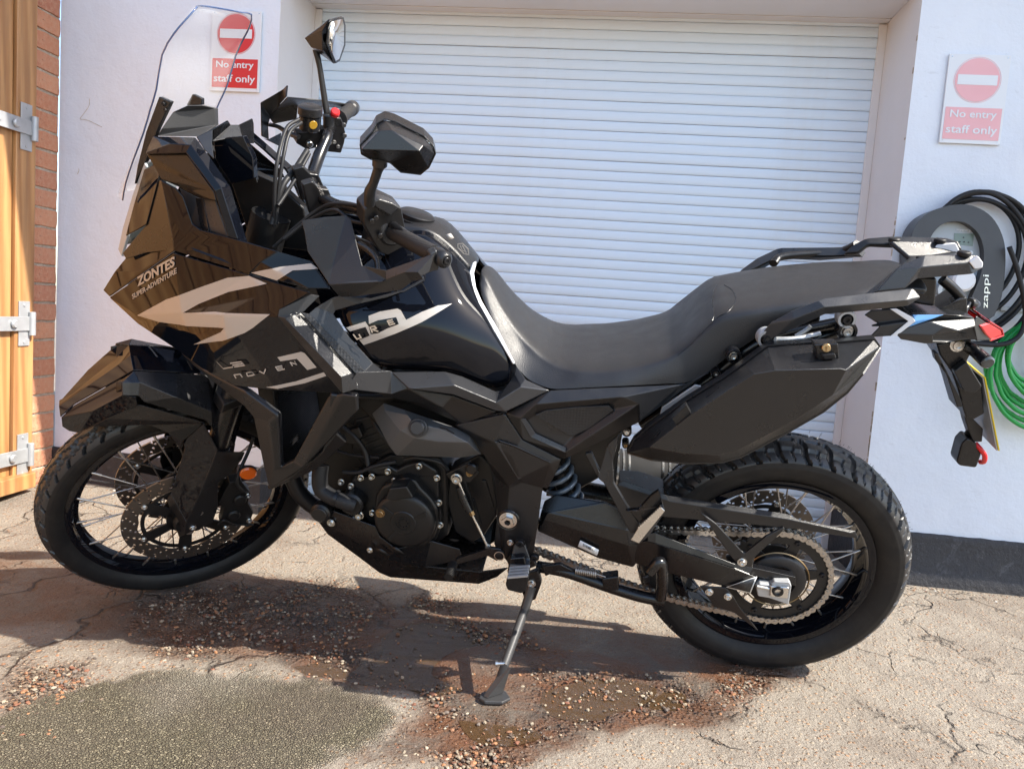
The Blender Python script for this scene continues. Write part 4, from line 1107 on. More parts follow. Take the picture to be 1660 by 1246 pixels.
V = [(-0.0186,-0.052,0.8344),(-0.047,-0.078,0.8287),(-0.0518,-0.098,0.8081),(-0.0213,-0.1,0.799),(-0.0137,-0.105,0.7819),(0.1027,-0.115,0.6946),(0.1129,-0.118,0.6732),(0.1209,-0.12,0.6052),(0.1554,-0.1,0.5779),(0.2014,-0.06,0.6639),(0.1822,-0.045,0.6856),(0.1324,-0.045,0.7729),(0.0667,-0.055,0.8059),(-0.0111,-0.088,0.8258),(0.0538,-0.105,0.7745),(0.1206,-0.112,0.7131)]
F = [(0,1,13),(1,2,3,13),(0,13,14,12),(13,3,4,14),(14,4,5),(12,14,15,11),(14,5,6,15),(15,6,7,8),(15,8,9,10,11)]
shell('mudguard_side', V, F, 'satin_black', .003, mirror=True, steer=True)
V = [(-0.1655,-0.064,0.7008),(-0.1327,-0.07,0.7158),(-0.0742,-0.078,0.706),(-0.0188,-0.085,0.6951),(0.0153,-0.09,0.6618),(0.0319,-0.095,0.604),(0.0417,-0.105,0.638),(0.0992,-0.11,0.6833),(-0.0223,-0.1,0.7704),(-0.0283,-0.098,0.7719),(-0.097,-0.085,0.7426)]
ngon('tyre_shield', V, 'satin_black', .003, mirror=True, steer=True)
ngon('mudguard_web', [(-0.0584,-0.07,0.8277),(-0.0087,-0.078,0.8222),(0.0099,-0.082,0.7438),(-0.039,-0.08,0.745),(-0.0694,-0.075,0.7825)], 'satin_black', .002, mirror=True, steer=True, bev=0)
# fork guard, glossy front facet and darker sides
V = [(0.0413,-0.088,0.6228),(0.0964,-0.118,0.6884),(0.1129,-0.142,0.6162),(0.0407,-0.1,0.6083),(-0.0185,-0.09,0.4611),(-0.0322,-0.075,0.4275),(-0.0315,-0.085,0.2849),(-0.0132,-0.13,0.3382),(0.0001,-0.146,0.4003),(0.0601,-0.13,0.3549),(0.0813,-0.128,0.4016),(0.0959,-0.138,0.5015),(0.1272,-0.122,0.5038),(0.1649,-0.105,0.5264),(0.1762,-0.1,0.5441),(0.0536,-0.15,0.5003),(0.1107,-0.14,0.6094)]
F = [(0,1,2,3),(3,2,16,15,8,4),(4,8,7,6,5),(8,15,11,10,9,7),(15,16,14,13,12,11)]
fg = shell('fork_guard', V, [F[0], F[1]], 'gloss_black', .004, mirror=True, steer=True, bev=.0025)
shell('guard_side', V, F[2:], 'matte_black', .004, mirror=True, steer=True, bev=.0025, parent=fg)
for p in [(0.0362,-0.134,0.41),(0.0103,-0.136,0.3644)]: bolt(p, .008, .005, 'steel', parent=fg, steer=True)
bm = bmesh.new(); p = [(0.1716,-0.135,0.5066)][0]; cyl(bm, p, (-.15, -1, 0), .021, 0, .008, 28, .003); bmobj('orange_reflector', bm, 'orange_lens', MK, 40, True)
bm = bmesh.new(); cyl(bm, p, (-.15, -1, 0), .0215, -.006, .002, 28, .001)
box(bm, (p[0] - .02, p[1] + .003, p[2] - .03), (p[0] + .0, p[1] + .012, p[2] + .01)); bmobj('reflector_bracket', bm, 'dark_metal', MK, 40, True)
# calipers
for sy in (-1, 1):
    P = [(0.1228,-0.115,0.4673),(0.1511,-0.115,0.4637),(0.1673,-0.115,0.4085),(0.1567,-0.115,0.3714),(0.1646,-0.115,0.3295),(0.1478,-0.115,0.289),(0.1007,-0.115,0.3065),(0.076,-0.115,0.3222),(0.0962,-0.115,0.3811),(0.0838,-0.115,0.4031)]
    P = [(x, y * -sy, z) for x, y, z in P]
    bm = bmesh.new(); prism(bm, P, (0, -sy * .03, 0)); q = [(x, y - sy * -.012, z) for x, y, z in P]
    cx = sum(a[0] for a in P) / 10; cz = sum(a[2] for a in P) / 10
    for dx, dz in ((-.012, -.028), (.012, .024)): cyl(bm, (cx + dx, P[0][1], cz + dz), (0, sy, 0), .017, 0, .010, 20, .003)
    cp = bmobj('brake_caliper', bm, 'engine_black', MK, 40, True); bevel(cp, .004)
    for p in [(0.1607,-0.118,0.4045),(0.1498,-0.118,0.3072)]: bolt((p[0], p[1] * -sy, p[2]), .006, .006, 'steel', ax=(0, sy, 0), parent=cp, steer=True)
tubes('brake_hose', [(0.1504,-0.12,0.4289),(0.1395,-0.13,0.4756),(0.1574,-0.12,0.5131),(0.1883,-0.09,0.5416),(0.205,-0.08,0.5715)], .0045, 'cable_black', steer=True)
tubes('sensor_wire', [(0.0711,-0.12,0.3301),(0.0886,-0.13,0.3503),(0.1114,-0.12,0.3114),(0.1586,-0.11,0.2784)], .003, 'cable_black', steer=True)

# handlebar
hb = tubes('handlebar', [(0.4418,0.0,1.1793),(0.4449,0.05,1.1814),(0.4812,0.12,1.2026),(0.5196,0.17,1.2319),(0.538,0.205,1.2369),(0.5778,0.27,1.2371),(0.6508,0.41,1.202)], [.014, .0145, .0145, .0135, .012, .011, .011], 'satin_black', True)
tubes('handlebar_left', [(0.4418,0.0,1.1793),(0.4673,-0.06,1.1762),(0.4942,-0.13,1.1962),(0.5272,-0.2,1.2085),(0.5497,-0.29,1.2078),(0.5674,-0.41,1.2239)], [.0145, .0145, .013, .011, .011, .011], 'satin_black', True, parent=hb)
def grip(name, pts, end, rr=.0172):
    P = [Vector(p) for p in pts]; bm = bmesh.new(); tube(bm, [P[0], P[0].lerp(P[1], .06), P[0].lerp(P[1], .065), P[1]], [rr + .006, rr + .006, rr, rr], 20, 0)
    o = bmobj(name, bm, 'grip_rubber', MK, 60, True); return o
gl = [(0.5374,-0.235,1.1908),(0.5693,-0.4,1.2207)]; gr_ = [(0.5739,0.26,1.2386),(0.6463,0.4,1.206)]
g = grip('handgrip', gl, 0); d = (Vector(gl[1]) - Vector(gl[0])).normalized()
bm = bmesh.new(); cyl(bm, gl[1], d, .017, .0, .045, 24, .006); bmobj('bar_end', bm, 'matte_black', g, 45, True)
bm = bmesh.new(); cyl(bm, gl[0], d, .030, -.006, .012, 24, .004); bmobj('grip_flange', bm, 'matte_grey', g, 45, True)
bolt(tuple(Vector(gl[1]) + d * .045), .007, .003, 'dark_metal', ax=tuple(d), parent=g, steer=True)
g = grip('handgrip', gr_, 0); d = (Vector(gr_[1]) - Vector(gr_[0])).normalized()
bm = bmesh.new(); cyl(bm, gr_[1], d, .02, 0, .04, 24, .006); bmobj('bar_end', bm, 'matte_grey', g, 45, True)
# switch clusters
def blk(name, pts, th, mat, bev=.004, steer=True, parent=None): return slab(name, pts, th, mat, bev, 3, steer, parent=parent)
sw = blk('switch_cluster', [(0.4809,-0.245,1.2522),(0.5055,-0.245,1.2712),(0.5228,-0.245,1.2687),(0.5599,-0.245,1.2446),(0.567,-0.245,1.2031),(0.5639,-0.245,1.1518),(0.5279,-0.245,1.1383),(0.5098,-0.245,1.1492),(0.4932,-0.245,1.1843),(0.4793,-0.245,1.2177)], .055, 'matte_black')
blk('clutch_bracket', [(0.4936,-0.255,1.271),(0.511,-0.255,1.2761),(0.5367,-0.255,1.2645),(0.5541,-0.255,1.2504),(0.5316,-0.255,1.2353),(0.5017,-0.255,1.2585)], .03, 'matte_grey', parent=sw)
for p in [(0.5024,-0.25,1.2352),(0.5097,-0.25,1.1937),(0.4935,-0.25,1.2296)]:
    bm = bmesh.new(); cyl(bm, p, (0, -1, 0), .006, 0, .006, 12, .001); bmobj('switch', bm, 'satin_black', sw, 40, True)
sw = blk('switch_cluster', [(0.5469,0.21,1.2675),(0.5696,0.21,1.2602),(0.5753,0.21,1.2442),(0.5788,0.21,1.2176),(0.5733,0.21,1.1968),(0.5636,0.21,1.172),(0.5205,0.21,1.1814),(0.5266,0.21,1.2179),(0.5395,0.21,1.2374)], .05, 'matte_black')
bm = bmesh.new(); p = [(0.5532,0.205,1.2749)][0]; cyl(bm, p, (0, -.6, .8), .011, -.004, .012, 18, .003); bmobj('kill_switch', bm, 'red_plastic', sw, 40, True)
for p in [(0.5724,0.205,1.2464),(0.5722,0.205,1.2202)]:
    bm = bmesh.new(); cyl(bm, p, (0, -1, 0), .006, 0, .006, 12, .001); bmobj('switch', bm, 'engine_grey', sw, 40, True)
for p in [(0.5373,0.208,1.2027),(0.5478,0.208,1.2037),(0.5564,0.208,1.191)]: bolt(p, .004, .003, 'steel', parent=sw, steer=True)
# brake fluid reservoir
p = Vector([(0.489,0.19,1.273)][0])
up = Vector((.12, .06, 1)).normalized()
bm = bmesh.new(); cyl(bm, p, up, .0255, -.026, .012, 32, .004); rs = bmobj('fluid_reservoir', bm, 'satin_black', MK, 40, True)
bm = bmesh.new(); revolve(bm, [(1e-4, .032), (.024, .032), (.0285, .029), (.0285, .012), (.026, .010)] , p, up, 32); cpo = bmobj('reservoir_cap', bm, 'matte_black', rs, 40, True)
bm = bmesh.new(); 
u_, v_, w_ = frame_of(up)
q = p + Vector((.0, -.0235, -.004)); cyl(bm, q, (0.1, -1, 0), .010, 0, .0035, 20, .001); bmobj('level_window', bm, 'fluid', rs, 40, True)
bm = bmesh.new(); cyl(bm, [(0.4811,0.19,1.2152)][0], (0, -1, 0), .008, -.004, .01, 14, .002); bmobj('banjo_bolt', bm, 'steel', rs, 40, True)
blk('master_cylinder', [(0.456,0.2,1.2397),(0.4857,0.2,1.2366),(0.5228,0.2,1.243),(0.5362,0.2,1.2312),(0.5235,0.2,1.2011),(0.4768,0.2,1.1959),(0.4534,0.2,1.2143)], .03, 'matte_black', .004)
tubes('brake_lever', [(0.4557,0.18,1.2374),(0.4424,0.23,1.2295),(0.4326,0.3,1.2192),(0.4236,0.36,1.2026)], [.007, .006, .005, .006], 'dark_metal', True, flat=.6)
tubes('clutch_lever', [(0.4722,-0.22,1.1629),(0.4819,-0.26,1.1682),(0.4842,-0.3,1.1682),(0.4737,-0.34,1.1642)], [.008, .007, .006, .006], 'satin_black', True, flat=.6)
# bar clamps on the top yoke
for sy in (-.03, .05):
    P = [(x, sy, z) for x, y, z in [(0.4083,0.0,1.219),(0.4318,0.0,1.2232),(0.4464,0.0,1.2039),(0.4648,0.0,1.1988),(0.4842,0.0,1.1368),(0.4621,0.0,1.1349),(0.4194,0.0,1.1416),(0.4135,0.0,1.1784)]]
    slab('bar_clamp', P, .022, 'matte_black', .004, 3, True)
text3('ZONTES', [(0.4366,-0.032,1.2173),(0.4478,-0.032,1.1859),(0.4437,-0.032,1.2198)], .0003, mat='silver_paint', parent=hb, steer=True)
# mirrors
def mirror_head(name, hull, y0, y1, glass, parent=None):
    pass
st = tubes('mirror_stem', [(0.5377,0.21,1.2272),(0.5385,0.215,1.2588),(0.5369,0.225,1.2934),(0.5357,0.245,1.3699),(0.5321,0.255,1.4104)], [.011, .011, .0095, .008, .0095], 'matte_black', True, flat=.75)
bm = bmesh.new(); cyl(bm, [(0.5384,0.213,1.2519)][0], (.05, 0, 1), .0135, -.025, .022, 18, .003); bmobj('stem_base', bm, 'matte_grey', st, 40, True)
V = [(0.5037,0.235,1.4419),(0.5362,0.19,1.4814),(0.5485,0.18,1.4955),(0.6104,0.3,1.4679),(0.6207,0.32,1.4427),(0.6171,0.32,1.3952),(0.593,0.29,1.369),(0.5733,0.26,1.3732),(0.5316,0.19,1.4264),(0.5325,0.185,1.4699),(0.5138,0.225,1.4248),(0.5533,0.29,1.4308),(0.5209,0.26,1.4431)]
F = [(0,1,9),(0,9,8,10),(1,2,9),(0,12,1),(12,3,2,1),(10,8,7),(0,10,7,11,12),(12,11,4,3),(11,7,6,5,4)]
mr = shell('mirror_housing', V, F, 'satin_black', .003, steer=True, bev=.002)
V = [(0.5587,0.219,1.4836),(0.6089,0.295,1.4675),(0.6163,0.308,1.4452),(0.6128,0.308,1.3998),(0.5877,0.274,1.3757),(0.5705,0.249,1.3787),(0.5392,0.195,1.4379),(0.5468,0.203,1.4686)]
ngon('mirror_frame', V, 'satin_black', .006, steer=True, parent=mr, bev=.002)
V = [(0.5593,0.217,1.4801),(0.6015,0.282,1.4675),(0.6072,0.292,1.449),(0.6044,0.292,1.4068),(0.5822,0.262,1.3836),(0.5686,0.242,1.3867),(0.5444,0.2,1.4367),(0.5517,0.208,1.4648)]
V = [(x + .0035, y - .0015, z) for x, y, z in V]
ngon('mirror_glass', V, 'mirror_glass', .002, steer=True, parent=mr, bev=0)
st = tubes('mirror_stem', [(0.4907,-0.25,1.2646),(0.4912,-0.255,1.2937),(0.4974,-0.262,1.3157),(0.5048,-0.268,1.3431),(0.5088,-0.27,1.3582)], [.011, .0115, .009, .0095, .0135], 'matte_black', True)
bm = bmesh.new(); cyl(bm, [(0.5088,-0.27,1.3582)][0], (.05, 0, 1), .0145, -.008, .012, 18, .003); bmobj('stem_joint', bm, 'matte_black', st, 40, True)
V = [(0.4651,-0.3,1.4102),(0.4891,-0.295,1.4289),(0.5008,-0.285,1.4401),(0.5184,-0.28,1.4446),(0.5346,-0.285,1.4398),(0.5801,-0.315,1.4192),(0.592,-0.33,1.4059),(0.5948,-0.335,1.3936),(0.5817,-0.335,1.3686),(0.5708,-0.32,1.3497),(0.5405,-0.3,1.3499),(0.5229,-0.29,1.367),(0.4866,-0.29,1.3776),(0.4681,-0.295,1.3912),(0.4567,-0.33,1.4156),(0.5528,-0.365,1.4161),(0.4933,-0.325,1.4447),(0.5148,-0.33,1.4444),(0.5646,-0.355,1.4212)]
F = [(0,1,16,14),(1,2,3,17,16),(3,4,5,18,17),(5,6,18),(6,7,18),(7,8,15,18),(14,16,17,15),(17,18,15),(0,14,13),(14,15,12,13),(15,11,12),(15,8,9,10,11)]
ml = shell('mirror_housing', V, F, 'satin_black', .003, steer=True, bev=.004)
Vb = [V[i] for i in range(14)]
Vb = [(x + .012, y + .035, z) for x, y, z in Vb]
W_ = [V[i] for i in range(14)] + Vb
shell('mirror_rim', W_, [(i, (i + 1) % 14, 14 + (i + 1) % 14, 14 + i) for i in range(14)], 'satin_black', .003, steer=True, parent=ml)
ngon('mirror_glass', Vb, 'mirror_glass', .002, steer=True, parent=ml, bev=0)
# hand guards
V = [(0.3605,-0.215,1.2333),(0.4042,-0.225,1.239),(0.4458,-0.235,1.2405),(0.3796,-0.315,1.1436),(0.3621,-0.235,1.1742),(0.3626,-0.222,1.2097),(0.4446,-0.335,1.1824),(0.4788,-0.375,1.1874),(0.4774,-0.38,1.1702),(0.3807,-0.318,1.1413),(0.4039,-0.3,1.0954),(0.4282,-0.33,1.1097),(0.4977,-0.41,1.1597),(0.5321,-0.44,1.1946),(0.5177,-0.42,1.181),(0.5476,-0.43,1.2393),(0.5561,-0.435,1.2432),(0.5419,-0.445,1.2117),(0.5251,-0.445,1.206),(0.4685,-0.385,1.1703),(0.4527,-0.242,1.2337),(0.5011,-0.42,1.2054),(0.5208,-0.44,1.2131)]
F = [(0,5,4,3,2,1),(2,3,6,20),(3,9,19,8,6),(6,8,7),(3,10,9),(9,10,11,19),(19,11,12,8),(7,8,21,15),(8,12,14,21),(21,14,13,22),(15,21,22,16),(22,18,17,16)]
hgd = shell('hand_guard', V, [F[0], F[1], F[2], F[3]], 'matte_black', .004, steer=True, bev=.003)
shell('guard_arm', V, F[4:], 'matte_grey', .006, steer=True, bev=.003, parent=hgd)
blk('guard_mount', [(0.5497,-0.43,1.2403),(0.5643,-0.43,1.2465),(0.5693,-0.43,1.2021),(0.5586,-0.43,1.2015),(0.5309,-0.43,1.1936),(0.5246,-0.43,1.2042),(0.5478,-0.43,1.2134)], .02, 'matte_grey', .004, parent=hgd)
V = [(0.4029,0.33,1.2721),(0.4581,0.3,1.309),(0.465,0.28,1.3241),(0.4556,0.26,1.3056),(0.4441,0.33,1.2582),(0.4251,0.36,1.2228),(0.4169,0.36,1.2033),(0.4112,0.34,1.1726),(0.3933,0.33,1.1877),(0.5419,0.3,1.2777),(0.6518,0.41,1.2176),(0.6528,0.42,1.2027),(0.4933,0.33,1.26),(0.487,0.33,1.2237),(0.4362,0.37,1.2019),(0.4458,0.34,1.1863),(0.4372,0.33,1.155),(0.3995,0.33,1.18),(0.4728,0.3,1.1598)]
F = [(0,1,4,5),(0,5,6,8),(6,7,8),(1,2,3,4)]
hg2 = shell('hand_guard', V, F, 'matte_black', .004, steer=True, bev=.002)
shell('guard_inner', V, [(3,9,12,4),(4,12,13,14,5),(9,10,11,12),(7,15,16,17)], 'matte_grey', .004, steer=True, bev=.002, parent=hg2)
# cables between bars and frame
for pts in ([(250,575,.15),(190,620,.12),(150,760,.05),(135,900,.02),(130,1090,0)], [(262,590,.15),(205,640,.11),(175,760,.06),(155,900,.03),(140,1080,0)], [(290,725,.14),(230,820,.08),(170,900,.04),(120,1080,.0)], [(300,740,.12),(240,850,.06),(190,930,.03),(150,990,.0)], [(560,1000,-.18),(480,985,-.12),(380,1000,-.06),(250,1080,-.04),(130,1190,-.03)], [(590,1080,-.22),(500,1060,-.15),(420,1010,-.1),(300,1060,-.06),(180,1150,-.05)], [(600,1240,-.2),(560,1160,-.15),(480,1120,-.12)]):
    tubes('control_cable', [(0.3483,0.0,1.5846)] and pts, .004, 'cable_black', True) if False else None
CB = [[(0.4536,0.15,1.2914),(0.4171,0.12,1.2846),(0.3781,0.05,1.2498),(0.3581,0.02,1.1971),(0.3409,0.0,1.1124)], [(0.4586,0.15,1.2836),(0.421,0.11,1.2785),(0.3912,0.06,1.244),(0.3688,0.03,1.191),(0.3461,0.0,1.1168)], [(0.4634,0.14,1.2195),(0.4173,0.08,1.2023),(0.3774,0.04,1.1852),(0.337,-0.0,1.1183)], [(0.4631,0.12,1.2202),(0.4164,0.06,1.1961),(0.3831,0.03,1.1738),(0.3561,0.0,1.1616)], [(0.4966,-0.2,1.2324),(0.4857,-0.13,1.2073),(0.4486,-0.06,1.1766),(0.3891,-0.04,1.1301),(0.3298,-0.03,1.0772)], [(0.5038,-0.2,1.193),(0.478,-0.15,1.1816),(0.4564,-0.1,1.1849),(0.4089,-0.06,1.1473),(0.3516,-0.05,1.1053)], [(0.5047,-0.26,1.1461),(0.5062,-0.2,1.1428),(0.4938,-0.15,1.1335),(0.4751,-0.12,1.1363)]]
for i, P in enumerate(CB): tubes('control_cable', P, .0045 if i not in (2,) else .007, 'cable_black', True)
slab('cockpit_liner', [(0.1775,0.02,1.2661),(0.2281,0.02,1.1845),(0.2595,0.02,1.0546),(0.3259,0.02,1.0386),(0.4137,0.02,1.0341),(0.4013,0.02,1.1364),(0.3405,0.02,1.1902),(0.2968,0.02,1.2068)], .03, 'engine_black', .004)
slab('cockpit_liner', [(0.1758,0.14,1.293),(0.2296,0.14,1.2273),(0.2955,0.14,1.1607),(0.3267,0.14,1.0855),(0.3567,0.14,1.0506),(0.3226,0.14,1.1621),(0.2547,0.14,1.2867)], .01, 'engine_black', .003) if False else None
# steering head area seen behind the cowl
bm = bmesh.new(); tube(bm, [(.33, 0, 1.12), (.20, 0, .78)], .045, 20, 0); bmobj('steering_head', bm, 'engine_black', MK, 40)

# ---------------------------------------------------------------- windscreen and cowl
L_ = [(0.0295,-0.1,1.1539),(0.0542,-0.115,1.1951),(0.0933,-0.13,1.2514),(0.1301,-0.14,1.3046),(0.1559,-0.145,1.351),(0.1794,-0.15,1.392),(0.2055,-0.155,1.4566),(0.2327,-0.15,1.495),(0.2547,-0.14,1.52),(0.271,-0.12,1.5442)]
rows = []
for k, p in enumerate(L_):
    row = []
    for j in range(13):
        t = -1 + 2 * j / 12; y = p[1] * -t * -1 if False else -abs(p[1]) * -t
        row.append(Vector((p[0] - .050 * (1 - t * t) * (1.15 - .04 * k), abs(p[1]) * t, p[2] + (.008 * (1 - t * t) if k == len(L_) - 1 else 0))))
    rows.append(row)
V = [v for r in rows for v in r]; F = []
for i in range(len(rows) - 1):
    for j in range(12): a = i * 13 + j; F.append((a, a + 1, a + 14, a + 13))
ws = shell('windscreen', V, F, 'clear_screen', .003, sub=1, bev=0)
edge = [r[0] for r in rows] + rows[-1][1:] + [r[-1] for r in rows[::-1]][1:]
bm = bmesh.new(); tube(bm, edge, .0019, 6, 2); bmobj('screen_edge', bm, 'screen_edge', ws, 60)
rl = empty('screen_mount'); rl.parent = MK
slab('slide_rail', [(0.1373,-0.075,1.3736),(0.1628,-0.075,1.3641),(0.1241,-0.075,1.3076),(0.086,-0.075,1.2404),(0.0466,-0.075,1.1853),(0.0613,-0.075,1.2258),(0.0934,-0.075,1.2977)], .014, 'satin_black', .002, parent=rl)
slab('slide_rail', [(0.1295,0.075,1.3731),(0.1512,0.075,1.3636),(0.1492,0.075,1.3494),(0.1103,0.075,1.3471)], .014, 'satin_black', .002, parent=rl)
for p in [(0.1457,-0.077,1.3594),(0.1484,-0.077,1.347)]: bolt(p, .004, .003, 'dark_metal', parent=rl)
V = [(0.0927,-0.03,1.2873),(0.1037,-0.03,1.3033),(0.1247,-0.01,1.3379),(0.1558,0.0,1.3526),(0.1819,0.02,1.3525),(0.195,0.05,1.3452),(0.1917,0.05,1.3089),(0.1873,-0.02,1.2891),(0.1532,0.0,1.3349)]
V2 = [V[i] for i in (0,1,2,3,4,5,6,7)]
slab('inner_screen', V2, .015, 'engine_grey', .003)
# instrument display and hood
V = [(0.225,-0.1,1.2977),(0.2515,-0.08,1.3112),(0.2812,-0.06,1.3287),(0.2645,-0.02,1.3179),(0.2739,0.0,1.3168),(0.2832,0.05,1.3271),(0.2854,0.05,1.3159),(0.2817,0.05,1.2724),(0.2783,0.03,1.2741),(0.2889,0.02,1.2459),(0.3084,0.0,1.2008),(0.3141,-0.02,1.1946),(0.2859,-0.09,1.1979),(0.2591,-0.1,1.2535),(0.2537,-0.09,1.2887),(0.2458,-0.11,1.2733),(0.2885,-0.02,1.2948)]
hd = shell('display_hood', V, [(0,1,14,13,15),(1,2,3,14),(3,4,16,14),(4,5,6,7,8,16),(16,8,9),(16,9,10,11)], 'satin_black', .004, bev=.002)
slab('display', [(0.2404,-0.06,1.2854),(0.2722,-0.06,1.2945),(0.3099,-0.06,1.2992),(0.3277,-0.06,1.2544),(0.3258,-0.06,1.2108),(0.2706,-0.06,1.1954),(0.2398,-0.06,1.2481)], .02, 'gloss_black', .002, parent=hd)
# side cowl: blue-black gloss arm framing an opening
for m_ in (0,):
    V = [(0.1247,-0.135,1.264),(0.1219,-0.095,1.2942),(0.2254,-0.105,1.2973),(0.2697,-0.125,1.2526),(0.3133,-0.145,1.2039),(0.3534,-0.175,1.0952),(0.3227,-0.2,1.1111),(0.2968,-0.185,1.2014),(0.2285,-0.155,1.2709),(0.1299,-0.14,1.2627),(0.1876,-0.14,1.2863),(0.2368,-0.147,1.2862),(0.3119,-0.182,1.2072),(0.3467,-0.203,1.1079)]
    ca = shell('cowl_arm', V, [(0,1,10),(1,2,11,10),(2,3,4,12,11),(4,5,13,12),(0,10,11,8,9),(11,12,7,8),(12,13,6,7)], 'gloss_black', .006, mirror=True, bev=.002)
    ngon('cowl_recess', [(0.1234,-0.13,1.2604),(0.2196,-0.14,1.268),(0.2875,-0.17,1.1978),(0.2933,-0.175,1.1796),(0.2453,-0.155,1.1781),(0.1999,-0.145,1.1959),(0.1545,-0.14,1.2115),(0.1359,-0.13,1.2361)], 'satin_black', .004, mirror=True, parent=ca)
    V = [(0.1685,-0.165,1.2144),(0.2032,-0.17,1.1998),(0.2182,-0.172,1.1837),(0.2357,-0.18,1.1295),(0.2556,-0.185,1.1184),(0.324,-0.2,1.1103),(0.3686,-0.205,1.1027),(0.4367,-0.215,1.0904),(0.5114,-0.225,1.0776),(0.5587,-0.25,1.0289),(0.5129,-0.25,1.0261),(0.3699,-0.215,1.0388),(0.1875,-0.185,1.0696),(0.1854,-0.18,1.0932),(0.1799,-0.175,1.1583),(0.399,-0.222,1.0665),(0.2143,-0.186,1.1051)]
    UPV = V; UPF = [(0,1,2,3,16,14),(14,16,13),(3,4,16),(16,4,5,6,12,13),(6,7,15,11,12),(7,8,15),(8,9,10,15),(15,10,11)]
    up = shell('upper_side_panel', V, UPF, 'gloss_black', .005, mirror=True, bev=.002)
    ngon('inner_vent', [(0.1901,-0.135,1.1939),(0.2322,-0.14,1.1771),(0.2802,-0.155,1.1769),(0.3131,-0.18,1.1045),(0.241,-0.16,1.1112),(0.2186,-0.155,1.1236)], 'matte_grey', .004, mirror=True, parent=up)
    ngon('vent_bar', [(0.2278,-0.142,1.1781),(0.2496,-0.148,1.1759),(0.2664,-0.172,1.112),(0.2442,-0.165,1.1151)], 'satin_black', .01, mirror=True, parent=up)
# headlight side, lens and recess
hl = shell('headlight_housing', [(0.0923,-0.1,1.2238),(0.1529,-0.125,1.248),(0.1452,-0.14,1.2067),(0.0994,-0.135,1.1106),(0.061,-0.12,1.0914),(0.0212,-0.1,1.0731),(0.0495,-0.09,1.1478),(0.1211,-0.12,1.2124)], [(0,1,7),(1,2,3,7),(0,7,3,4,6),(4,5,6)], 'gloss_black', .004, mirror=True, bev=.002)
ngon('headlight_lens', [(-0.0382,-0.05,1.0268),(-0.019,-0.07,1.0168),(0.0157,-0.085,1.0711),(0.0453,-0.08,1.1459),(0.0919,-0.09,1.2291),(0.086,-0.085,1.2358),(0.0306,-0.06,1.1628),(-0.0172,-0.05,1.0774)], 'charger_grey', .006, mirror=True, parent=hl)
lens = [(-0.0382,-0.05,1.0268),(-0.0172,-0.05,1.0774),(0.0306,-0.06,1.1628),(0.086,-0.085,1.2358)]
V = [];
for p in lens: V += [p, (p[0] - .018, 0, p[2]), mir(p)]
shell('lamp_glass', V, [(3 * i + j, 3 * i + j + 1, 3 * i + j + 4, 3 * i + j + 3) for i in range(3) for j in (0, 1)], 'smoke_glass', .004, parent=hl)
ngon('headlight_recess', [(-0.001,-0.09,1.0295),(0.0978,-0.13,1.1104),(0.142,-0.135,1.2059),(0.1574,-0.145,1.2111),(0.1737,-0.165,1.1562),(0.1832,-0.175,1.092),(0.1816,-0.175,1.0692),(0.0842,-0.13,1.0457),(0.0124,-0.1,1.0196)], 'satin_black', .004, mirror=True)
# nose brow and large glossy side panel
V = [(-0.1087,-0.035,0.9179),(-0.0512,-0.06,0.9743),(-0.0047,-0.075,1.0152),(0.0134,-0.085,1.0222),(0.1741,-0.165,1.0868),(0.1836,-0.18,1.0671),(-0.084,-0.05,0.9082),(0.0568,-0.12,0.997),(0.1824,-0.172,1.1014),(0.2406,-0.195,1.0741),(0.3769,-0.215,1.0408),(0.3327,-0.205,1.06)]
shell('nose_brow', V, [(0,1,7,6),(1,2,3,7),(3,4,5,7),(6,7,5),(4,8,9,5),(8,11,10,9)], 'gloss_black', .004, mirror=True, bev=.002)
V = [(-0.0809,-0.055,0.9072),(0.1847,-0.183,1.0633),(0.3732,-0.218,1.036),(0.5158,-0.25,1.0186),(0.4479,-0.255,0.9777),(0.4442,-0.258,0.9634),(0.4978,-0.265,0.9034),(0.5791,-0.272,0.808),(0.428,-0.26,0.7949),(0.3169,-0.235,0.7851),(0.2184,-0.19,0.7974),(0.1285,-0.14,0.8213),(-0.0031,-0.075,0.8522),(0.0177,-0.1,0.884),(0.1883,-0.19,0.9333),(0.311,-0.235,0.9506),(0.389,-0.232,0.9945)]
F = [(0,1,14,13),(1,2,16,14),(2,3,4,16),(14,16,15),(16,4,5,15),(0,13,12),(13,14,11,12),(14,15,10,11),(15,8,9,10),(15,5,6,8),(6,7,8)]
side = shell('side_fairing', V, F, 'gloss_black', .004, mirror=True, bev=.0025, smooth=14)
sbm = bmesh.new(); vs = [sbm.verts.new(v) for v in V]
for f in F: sbm.faces.new([vs[i] for i in f])
bmesh.ops.triangulate(sbm, faces=sbm.faces[:]); sbm.verts.index_update()
sideT = BVHTree.FromPolygons([v.co.copy() for v in sbm.verts], [[v.index for v in f.verts] for f in sbm.faces])
